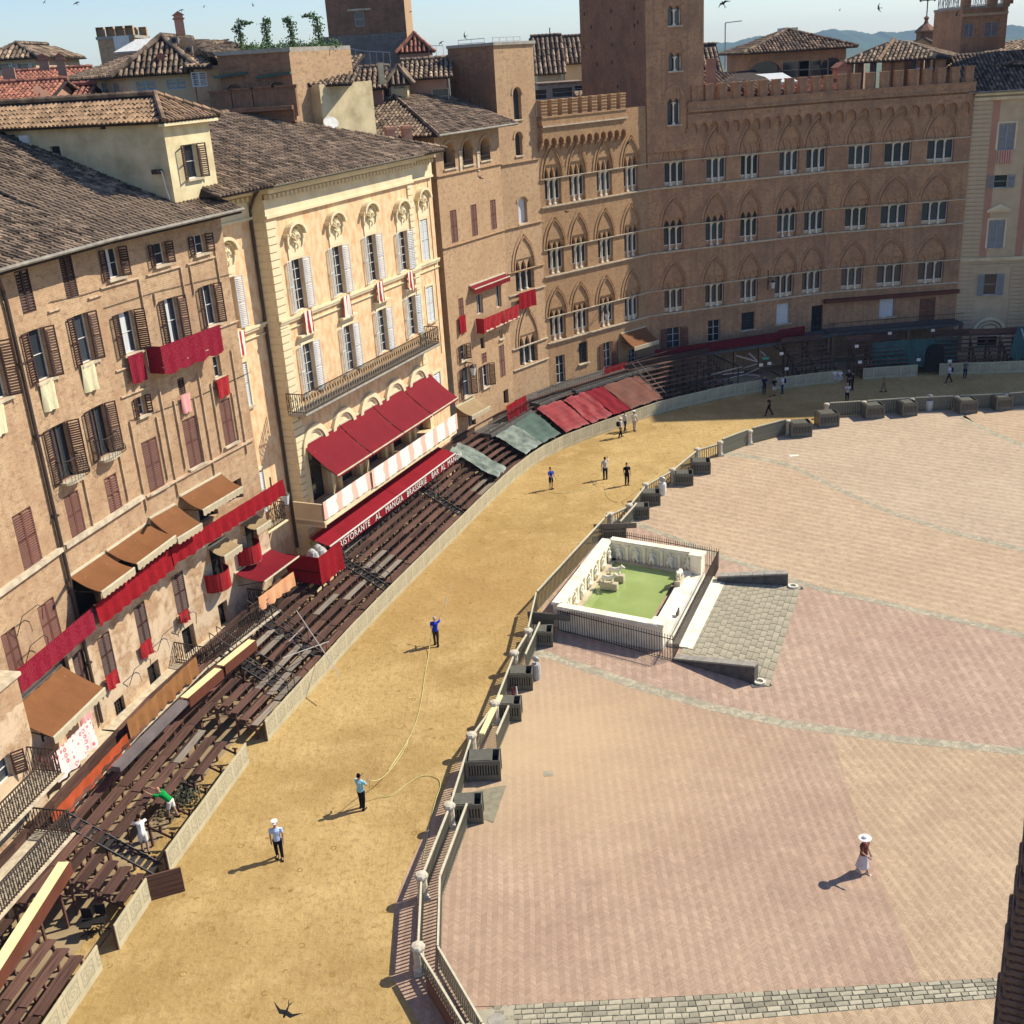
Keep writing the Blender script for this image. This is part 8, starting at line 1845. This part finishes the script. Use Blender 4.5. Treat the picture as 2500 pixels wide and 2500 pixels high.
def person(px, head, label, group=None, shirt=(200, 200, 200), legs=(40, 40, 45), bare=False, short=False, sleeve=False, H=1.75, step=0.0, lean=0.0, arms=((0, 0), (0, 0)), hat=None, hair=(25, 18, 14), z=0.0, skirt=None, hands=True, bag=None, sit=False, cap=None):
    """px: pixel of the feet, head: world heading (radians) the person faces; arms: (raise forward, bend) per side in radians"""
    p = G(*px, z); M = mw(p, head - PI / 2) @ Matrix.Scale(H / 1.75, 4); t = thing('person', label, 'person', p, head - PI / 2, group)
    hip = .9 if not sit else .45; sh = hip + .52; ln = lambda d: Vector((0, math.sin(lean) * d, math.cos(lean) * d)); hp = Vector((0, 0, hip)); neck = hp + ln(.54); hd = hp + ln(.69)
    legsP = []
    for s, st in ((-1, step), (1, -step)):
        if sit: legsP.append([hp + Vector((s * .09, 0, 0)), hp + Vector((s * .12, .42, .02)), Vector((s * .12, .44, .06)), Vector((s * .12, .58, .03))])
        else: legsP.append([hp + Vector((s * .085, 0, 0)), Vector((s * .1, st * .45 + .04 * abs(step) + .02, .5)), Vector((s * .1, st - .02, .08)), Vector((s * .11, st + .13, .035))])
    armsP = []
    for s, (ra, be) in zip((-1, 1), arms):
        so = neck + Vector((s * .185, 0, -.06)); a = ra + lean * .3; el = so + Vector((s * .05, math.sin(a) * .28, -math.cos(a) * .28)); b = a + be; wr = el + Vector((-s * .03 * be, math.sin(b) * .26, -math.cos(b) * .26)); armsP.append((so, el, wr, b))
    C = [ell(hd, (.082, .118)), ([neck - ln(.05), neck + ln(.08)], [.055, .05]), ([hp, hp + ln(.2), hp + ln(.42), neck], [.14, .115, .155, .07])]
    f = Vector((0, .09, -.01)); C.append(([hd + f - Vector((0, .03, 0)), hd + f + Vector((0, .02, -.02))], [.018, .012]))           # nose
    for s in (-1, 1): C.append(([hd + Vector((s * .075, 0, .02)), hd + Vector((s * .092, -.01, -.03))], [.02, .014]))                    # ears
    C.append(([hp + ln(.4) + Vector((-.15, 0, 0)), hp + ln(.45), hp + ln(.4) + Vector((.15, 0, 0))], [.06, .09, .06]))
    for L in legsP: C.append((L[:3], [.085, .062, .045])); C.append((L[2:], [.042, .032]))
    for so, el, wr, b in armsP:
        C.append(([so, el, wr], [.052, .042, .03])); hv = (wr - el).normalized(); C.append(([wr, wr + hv * .06, wr + hv * .1], [.026, .036, .03]))
    body = limbs('body', C, m_skin, t, M)
    if hands:
        for k, (so, el, wr, b) in enumerate(armsP):
            mb = MB(); hv = (wr - el).normalized(); sd = hv.cross(Vector((1, 0, 0))).normalized() * 1; fw = Vector((0, 0, 0)); base = wr + hv * .095
            for i in range(4):
                o = sd * (-.027 + .018 * i); l = (.065, .075, .072, .055)[i]; cu = Vector((-(k * 2 - 1) * .012, 0, 0)); mb.tube([base + o, base + o + hv * l * .55 + cu * .4, base + o * .9 + hv * l + cu * 1.8], [.0095, .009, .007], 5)
            mb.tube([wr + hv * .035 + sd * -.03, wr + hv * .06 + sd * -.052, wr + hv * .095 + sd * -.058], [.011, .01, .008], 5); link('fingers', mb.mesh('fingers', m_skin), t, mat4=M)
    shm = cloth(*shirt); lgm = cloth(*legs)
    if not bare or True:
        C = [([hp + ln(-.02), hp + ln(.2), hp + ln(.42), hp + ln(.52)], [.16, .135, .172, .085]), ([hp + ln(.42) + Vector((-.16, 0, 0)), hp + ln(.47), hp + ln(.42) + Vector((.16, 0, 0))], [.075, .1, .075])]
        for so, el, wr, b in armsP: e = el if not sleeve else wr; C.append(([so, so.lerp(el, .75)] + ([el, wr] if sleeve else []), [.07, .062] + ([.055, .042] if sleeve else [])))
        limbs('shirt', C, shm, t, M)
    C = [([hp + ln(.07), hp - Vector((0, 0, .08))], [.15, .15])]
    if skirt:
        C = [([hp + ln(.08), hp - Vector((0, 0, .1)), hp + Vector((.02, -.03, -.62))], [.135, .18, .27])]; limbs('skirt', C, cloth(*skirt), t, M)
    else:
        for L in legsP:
            if short: C.append(([L[0], L[0].lerp(L[1], .9)], [.105, .088]))
            else: C.append(([L[0], L[1], L[2] + Vector((0, 0, .02))], [.105, .075, .062]))
        limbs('trousers', C, lgm, t, M)
    mb = MB()
    for L in legsP: a = L[2]; mb.add([(a.x - .05, a.y - .07, 0), (a.x + .05, a.y - .07, 0), (a.x + .045, a.y + .2, 0), (a.x - .045, a.y + .2, 0), (a.x - .045, a.y - .06, .09), (a.x + .045, a.y - .06, .09), (a.x + .035, a.y + .18, .05), (a.x - .035, a.y + .18, .05)], [(3, 2, 1, 0), (4, 5, 6, 7), (0, 1, 5, 4), (1, 2, 6, 5), (2, 3, 7, 6), (3, 0, 4, 7)])
    link('shoes', mb.mesh('shoes', cloth(25, 22, 22) if not skirt else cloth(225, 215, 200)), t, mat4=M)
    if hair:
        mb = MB(); P, R_ = ell(hd + Vector((0, -.018, .025)), (.088, .115)); mb.tube(P[2:], R_[2:], 10); link('hair', mb.mesh('hair', cloth(*hair)), t, mat4=M)
    if hat:
        mb = MB(); c = hd + Vector((0, 0, .05)); br, cr = hat[1]; mb.lathe([(br, .015), (br, .025), (.1, .04), (.095, cr), (.06, cr + .02)], c, 14); link('hat', mb.mesh('hat', cloth(*hat[0])), t, mat4=M)
    if cap:
        mb = MB(); c = hd + Vector((0, 0, .06)); mb.lathe([(.09, 0), (.1, .04), (.13, .075), (.125, .095), (.02, .11)], c, 14); mb.box(-.06, .06, c.y + .08, c.y + .15, c.z, c.z + .015); link('cap', mb.mesh('cap', cloth(*cap)), t, mat4=M)
    if bag:
        mb = MB(); c = hp + ln(.32); mb.box(-.14, .14, c.y - .3, c.y - .14, c.z - .2, c.z + .16); link('backpack', mb.mesh('backpack', cloth(*bag)), t, mat4=M)
    return t, M, armsP
TOW = -PI / 2      # facing the camera
person((684, 2095), TOW + .15, 'policeman in white cap, pale blue shirt and dark trousers walking on the clay', shirt=(176, 196, 232), legs=(28, 28, 40), cap=(240, 240, 240), step=.1, arms=((.08, .15), (-.05, .2)), H=1.86)
_, MH, AH = person((886, 1974), PI / 2 - .5, 'dark haired man in a pale teal shirt holding the hose to his chest', shirt=(150, 200, 212), legs=(26, 24, 34), step=.06, arms=((.5, 1.7), (.45, 1.6)), H=1.84)
_, MS, AS = person((1066, 1576), PI / 2 - .15, 'grey haired man in a royal blue shirt spraying water with a hose, seen from behind', shirt=(30, 60, 185), legs=(60, 52, 44), step=.12, arms=((.1, .5), (1.5, .25)), hair=(190, 180, 170), H=1.8, lean=.08)
_, M4a, A4a = person((1346, 1194), TOW + .6, 'man in a blue polo and dark shorts holding the thin yellow hose', shirt=(45, 75, 170), legs=(35, 35, 50), short=True, arms=((.2, .6), (.4, 1.0)), H=1.75)
_, M5a, A5a = person((1478, 1170), PI / 2, 'man in a light grey shirt raising one hand to his head', shirt=(190, 188, 186), legs=(30, 34, 60), arms=((.1, .3), (1.9, 1.9)), H=1.82, sleeve=False)
person((1531, 1184), TOW + .2, 'man dressed all in black standing beside the hose crew', shirt=(22, 20, 22), legs=(24, 20, 22), arms=((.1, .5), (0, .4)), H=1.78)
person((1515, 1068), .5, 'walker in a white shirt, straw hat and black trousers, left of three', 'three men walking in front of the red sheets', shirt=(225, 222, 220), legs=(26, 24, 30), step=.22, hat=((225, 215, 200), (.17, .12)), arms=((.4, .2), (-.3, .2)), H=1.75, bag=(30, 28, 30))
person((1526, 1052), .5, 'walker in a pale shirt half hidden behind the man with the straw hat', 'three men walking in front of the red sheets', shirt=(200, 196, 200), legs=(40, 42, 60), step=.12, arms=((.2, .2), (-.1, .2)), H=1.75, hair=(60, 45, 40))
person((1549, 1052), PI / 2 - .6, 'walker in cream shirt and beige trousers, right of three', 'three men walking in front of the red sheets', shirt=(222, 214, 200), legs=(190, 178, 158), step=.1, arms=((.2, .4), (0, .3)), H=1.78, cap=(230, 230, 230))
person((1877, 1014), PI, 'dark clothed person striding across the shaded track', shirt=(60, 42, 38), legs=(40, 30, 30), step=.33, arms=((.5, .3), (-.5, .3)), H=1.75)
person((2106, 2130), TOW + .5, 'woman in white brimmed hat, brown top and long pale skirt walking over the bricks', shirt=(110, 66, 54), legs=(200, 190, 185), skirt=(205, 196, 196), step=.16, hat=((235, 232, 225), (.25, .1)), arms=((-.2, .9), (.5, .9)), H=1.7, hair=(50, 30, 22))
person(B1(1170, 545), PI - .3, 'man in a bright green shirt and white shorts bending over the benches', shirt=(20, 150, 70), legs=(232, 228, 215), short=True, lean=.85, arms=((1.5, .2), (1.2, .4)), H=1.75, z=.75, hair=(190, 140, 110), step=.15)
person(B1(985, 775), PI / 2 + .4, 'man in white T-shirt and white shorts leaning over the stand', shirt=(232, 232, 228), legs=(228, 224, 214), short=True, lean=.35, arms=((.7, .3), (.8, .2)), H=1.78, z=.95, hair=(40, 28, 20), step=.12)
person(T8(180, 998), TOW, 'person in dark blue clothes at the dark passage, leftmost of three', 'group standing by the dark passage', shirt=(28, 34, 66), legs=(28, 34, 60), H=1.75, arms=((.2, .8), (.2, .8)))
person(T8(246, 1010), TOW + .4, 'person in black top and pale shorts at the dark passage, middle of three', 'group standing by the dark passage', shirt=(30, 28, 32), legs=(205, 196, 180), short=True, H=1.75, arms=((.4, 1.2), (.2, .8)))
person(T8(303, 997), PI, 'person in white T-shirt and jeans at the dark passage, rightmost of three', 'group standing by the dark passage', shirt=(232, 230, 232), legs=(40, 56, 92), H=1.75, arms=((.2, .8), (.2, .4)), bag=(30, 40, 70))
for x, l in ((655, 'left'), (692, 'right')): person(T8(x, 905), TOW, 'child in white sitting on the barrier boards, the ' + l + ' one', 'children in white sitting on the barrier', shirt=(215, 215, 215), legs=(180, 180, 185), H=1.35, sit=True, z=1.1, arms=((.5, .9), (.5, .9)), hands=False)
person(T8(738, 1052), TOW, 'man in pale shirt and dark trousers with folded arms, front of three in shade', 'group in the shaded track', shirt=(205, 196, 190), legs=(40, 26, 30), H=1.75, arms=((.5, 1.6), (.5, 1.6)), hair=(180, 170, 165))
person(T8(748, 960), TOW, 'white haired person in black behind the man with folded arms', 'group in the shaded track', shirt=(25, 24, 30), legs=(25, 24, 30), H=1.75, hair=(215, 210, 205)); person(T8(774, 972), PI, 'person in black seen from the side, right of the white haired one', 'group in the shaded track', shirt=(30, 30, 36), legs=(30, 30, 36), H=1.75, arms=((.5, 1.2), (.3, .5)))
person(T8(985, 985), 2.6, 'person in beige clothes walking alone on the shaded track', shirt=(150, 130, 100), legs=(135, 118, 92), step=.18, H=1.75, hair=(150, 140, 130))
person(T8(1424, 922), PI, 'person in a white T-shirt with a dark backpack striding near the netting', shirt=(225, 220, 225), legs=(40, 32, 40), step=.3, H=1.75, bag=(40, 40, 70), arms=((.4, .3), (-.4, .3))); person(T8(1532, 890), TOW, 'person in dark clothes standing in front of the netting pole', shirt=(95, 100, 105), legs=(30, 40, 60), H=1.7)
# ------------------------------------------------------------------ hoses
def hose(pts, label, r=.016, mat=m_hose):
    P = catmull3(pts, 8); mb = MB(); mb.tube([p - P[0] for p in P], r, 6); smooth(tagmesh('hose', mb, mat, label, 'hose', P[0]))
def catmull3(P, k=8):
    P = [Vector(p) for p in P]; P = [P[0] * 2 - P[1]] + P + [P[-1] * 2 - P[-2]]; r = []
    for i in range(1, len(P) - 2):
        for j in range(k):
            t = j / k; a, b, c, d = P[i - 1:i + 3]; r.append(.5 * ((2 * b) + (c - a) * t + (2 * a - 5 * b + 4 * c - d) * t * t + (3 * b - a - 3 * c + d) * t ** 3))
    r.append(P[-2]); return r
hand = lambda M, A, k: M @ (A[k][2] + (A[k][2] - A[k][1]).normalized() * .06)
hS, hH, h4_, h5_ = hand(MS, AS, 0), hand(MH, AH, 1), hand(M4a, A4a, 1), hand(M5a, A5a, 0); g = lambda f, x, y, z=.03: G(*f(x, y), z)
tip = hand(MS, AS, 1) + Vector((.28, .38, .55))
hose([tip, hand(MS, AS, 1), hS + Vector((.1, 0, .15)), hS, g(A2, 1245, 1000, .35), g(A2, 1230, 1110), g(A2, 1205, 1250), g(A2, 1180, 1420), g(A2, 1140, 1570), g(A2, 1060, 1730), g(A2, 960, 1880), g(B2, 1090, 30), g(B2, 1040, 130), g(B2, 960, 235), g(B2, 900, 285, .35), g(B2, 840, 290, .8), hH], 'long yellow green hose from the spraying man down to the man in pale teal')
hose([hH + Vector((.02, -.05, -.02)), g(B2, 840, 350, .6), g(B2, 900, 395, .1), g(B2, 980, 392), g(B2, 1080, 320), g(B2, 1160, 270), g(B2, 1230, 258), g(B2, 1295, 280), g(B2, 1310, 330), g(B2, 1280, 420), g(B2, 1245, 560), g(B2, 1225, 660), g(B2, 1205, 760), g(B2, 1190, 850)], 'looping end of the yellow green hose between the man in teal and the slatted rail')
hose([h4_, g(T7, 392, 1640, .3), g(T7, 400, 1660), g(T7, 470, 1668), g(T7, 560, 1655), g(T7, 650, 1622), g(T7, 700, 1590), g(T7, 728, 1575, .4), h5_], 'thin yellow hose sagging between the man in the blue polo and the man in grey', .014)
hose([h5_, g(T7, 745, 1585, .4), g(T7, 760, 1620), g(T7, 775, 1680), g(T7, 800, 1710), g(T7, 840, 1725), g(T7, 880, 1722), g(T7, 930, 1690, .5), g(T7, 1010, 1625, 1.1), g(T7, 1100, 1560, 1.2), g(T7, 1190, 1505, 1.1)], 'thin yellow hose running from the man in grey over the inner rail', .014)
mb = MB(); mb.tube([(0, 0, 0), (.12, .16, .25)], [.02, .035], 8); tagmesh('hose_nozzle', mb, m_frame, 'white spray nozzle held up by the man in royal blue', 'nozzle', tip)
mb = MB(); random.seed(9)
for k in range(160):
    s = random.random(); c = Vector((.2, .3, .35)) * (s * 2.0) + Vector((random.gauss(0, .1 * s), random.gauss(0, .1 * s), random.gauss(0, .1 * s))); r = .006; mb.add([c + Vector((r, 0, 0)), c + Vector((-r, r, 0)), c + Vector((-r, -r, 0)), c + Vector((0, 0, r * 2))], [(0, 1, 3), (1, 2, 3), (2, 0, 3), (0, 2, 1)])
o = link('water_spray', mb.mesh('water_spray', m_frame), loc=tip + Vector((.12, .16, .25)), kind='stuff'); tag(o, 'fine white water spray leaving the nozzle', 'water spray')
# ------------------------------------------------------------------ swifts
def swift(px, Y, span, ang, label, pitch=0.0, flap=.25):
    p = AT(*px, Y); mb = MB(); L = span * .42
    mb.tube([(0, -L * .5, 0), (0, -L * .35, 0), (0, 0, 0), (0, L * .3, .0), (0, L * .46, 0)], [.003, L * .05, L * .11, L * .09, .004], 7)
    for s in (-1, 1):
        mb.add([(0, L * .22, 0), (s * span * .18, L * .3, span * flap * .18), (s * span * .5, -L * .35, span * flap * .5), (s * span * .2, -L * .02, span * flap * .2), (0, -L * .12, 0)] + [(x, y, z + .012 * span) for x, y, z in [(0, L * .22, 0), (s * span * .18, L * .3, span * flap * .18), (s * span * .5, -L * .35, span * flap * .5), (s * span * .2, -L * .02, span * flap * .2), (0, -L * .12, 0)]], [(0, 1, 2, 3, 4), (9, 8, 7, 6, 5), (0, 5, 6, 1), (1, 6, 7, 2), (2, 7, 8, 3), (3, 8, 9, 4)])
        mb.add([(0, -L * .4, 0), (s * L * .05, -L * .45, 0), (s * L * .22, -L * .85, 0), (s * L * .02, -L * .6, 0)], [(0, 1, 2, 3)])
    M = Matrix.Translation(p) @ (cam.matrix_world.to_3x3().to_4x4()) @ Matrix.Rotation(ang, 4, 'Z') @ Matrix.Rotation(pitch, 4, 'X')
    tag(link('swift', mb.mesh('swift', m_black), mat4=M), label, 'bird', 'swifts in flight')
swift(B2(272, 1850), 7, .26, 2.75, 'large swift close to the camera at the bottom of the photo, over the clay', .5, .1)
for x, y, f, sp, a, Y, l in ((517, 22, T1, .27, .4, 40, 'near the top left corner'), (1222, 70, T1, .27, .2, 48, 'over the tiled skyline chimney'), (1375, 45, T1, .25, 1, 70, 'tiny, right of the skyline chimney'), (1705, 35, T1, .25, 2, 55, 'between the vine posts and the top edge'), (300, 15, T1, .25, 1, 60, 'faint, farthest left at the top'), (1315, 290, T2, .25, .7, 40, 'just left of the slender tower'), (1478, 245, T2, .28, 1.9, 38, 'above the railing left of the slender tower'), (1110, 80, T2, .25, .3, 70, 'tiny, right of the stone-footed tower'), (1580, 1195, T2, .28, 2.6, 38, 'in front of the tan brick house wall'), (1562, 25, T3, .3, .5, 24, 'large, right of the palace tower top'), (955, 55, T4, .28, 1.7, 32, 'above the far blue hills'), (1480, 102, T4, .28, 1.4, 34, 'left of the railed tower at the top right'), (920, 968, T3, .3, .9, 42, 'in front of the sunlit palace arches'), (690, 68, T4, .25, 1.0, 75, 'tiny, over the middle of the hills'), (505, 1425, T3, .3, 2.9, 45, 'low in front of the sunlit gothic windows')):
    swift(f(x, y), Y, sp, a, 'dark swift ' + l)
# ------------------------------------------------------------------ brick jamb of the window the photo is taken from
m_jamb = plain('rough_jamb_brick', (.30, .14, .09), (.12, .07, .045), 30, .95, .8, 60)
t = thing('window_jamb', 'rough dark red brick jamb close to the camera at the bottom right edge', 'jamb', AT(2500, 2400, 1.3)); random.seed(4)
e0 = AT(2432, 2500, 1.25); zt_ = AT(2500, 2085, 1.25).z; k = 0; z = e0.z - .06
ja = -math.atan2(e0.x, 1.25) + .03; JX = Vector((math.cos(ja), math.sin(ja), 0))
while z < e0.z + (zt_ - e0.z) * 3:
    f = max(0.0, (z - e0.z) / (zt_ - e0.z)); ex = .009 * f * f + random.uniform(-.0012, .0012) + .003 * math.sin(k * 1.7); h = .0125; mb = MB(); mb.box(0, .3, 0, .12, 0, h)
    o = link('brick', mb.mesh('brick', m_jamb), t, Vector((e0.x, 1.25, z)) + JX * ex, ja); b = o.modifiers.new('Bevel', 'BEVEL'); b.width = .004; b.segments = 2; z += h + .0015; k += 1
# anything tagged as a thing but hung on a builder's parent becomes top-level
for o in list(S.objects):
    if 'category' in o.keys() and o.parent is not None: o.parent = None; o.matrix_parent_inverse = Matrix.Identity(4); o.matrix_basis = WM[o.name]
# ------------------------------------------------------------------ air
if HAZE:
    mb = MB(); mb.box(-3900, 3900, -320, 3900, -6.5, 90); o = struct('haze', mb, None or m_gutter, 'stuff')
    hm = bpy.data.materials.new('air_haze'); hm.use_nodes = True; n = hm.node_tree.nodes; n.remove(n['Principled BSDF']); v = n.new('ShaderNodeVolumePrincipled'); v.inputs['Density'].default_value = HAZE; v.inputs['Color'].default_value = (.45, .68, 1, 1); v.inputs['Anisotropy'].default_value = 0.0
    hm.node_tree.links.new(v.outputs[0], n['Material Output'].inputs['Volume']); o.data.materials.clear(); o.data.materials.append(hm)
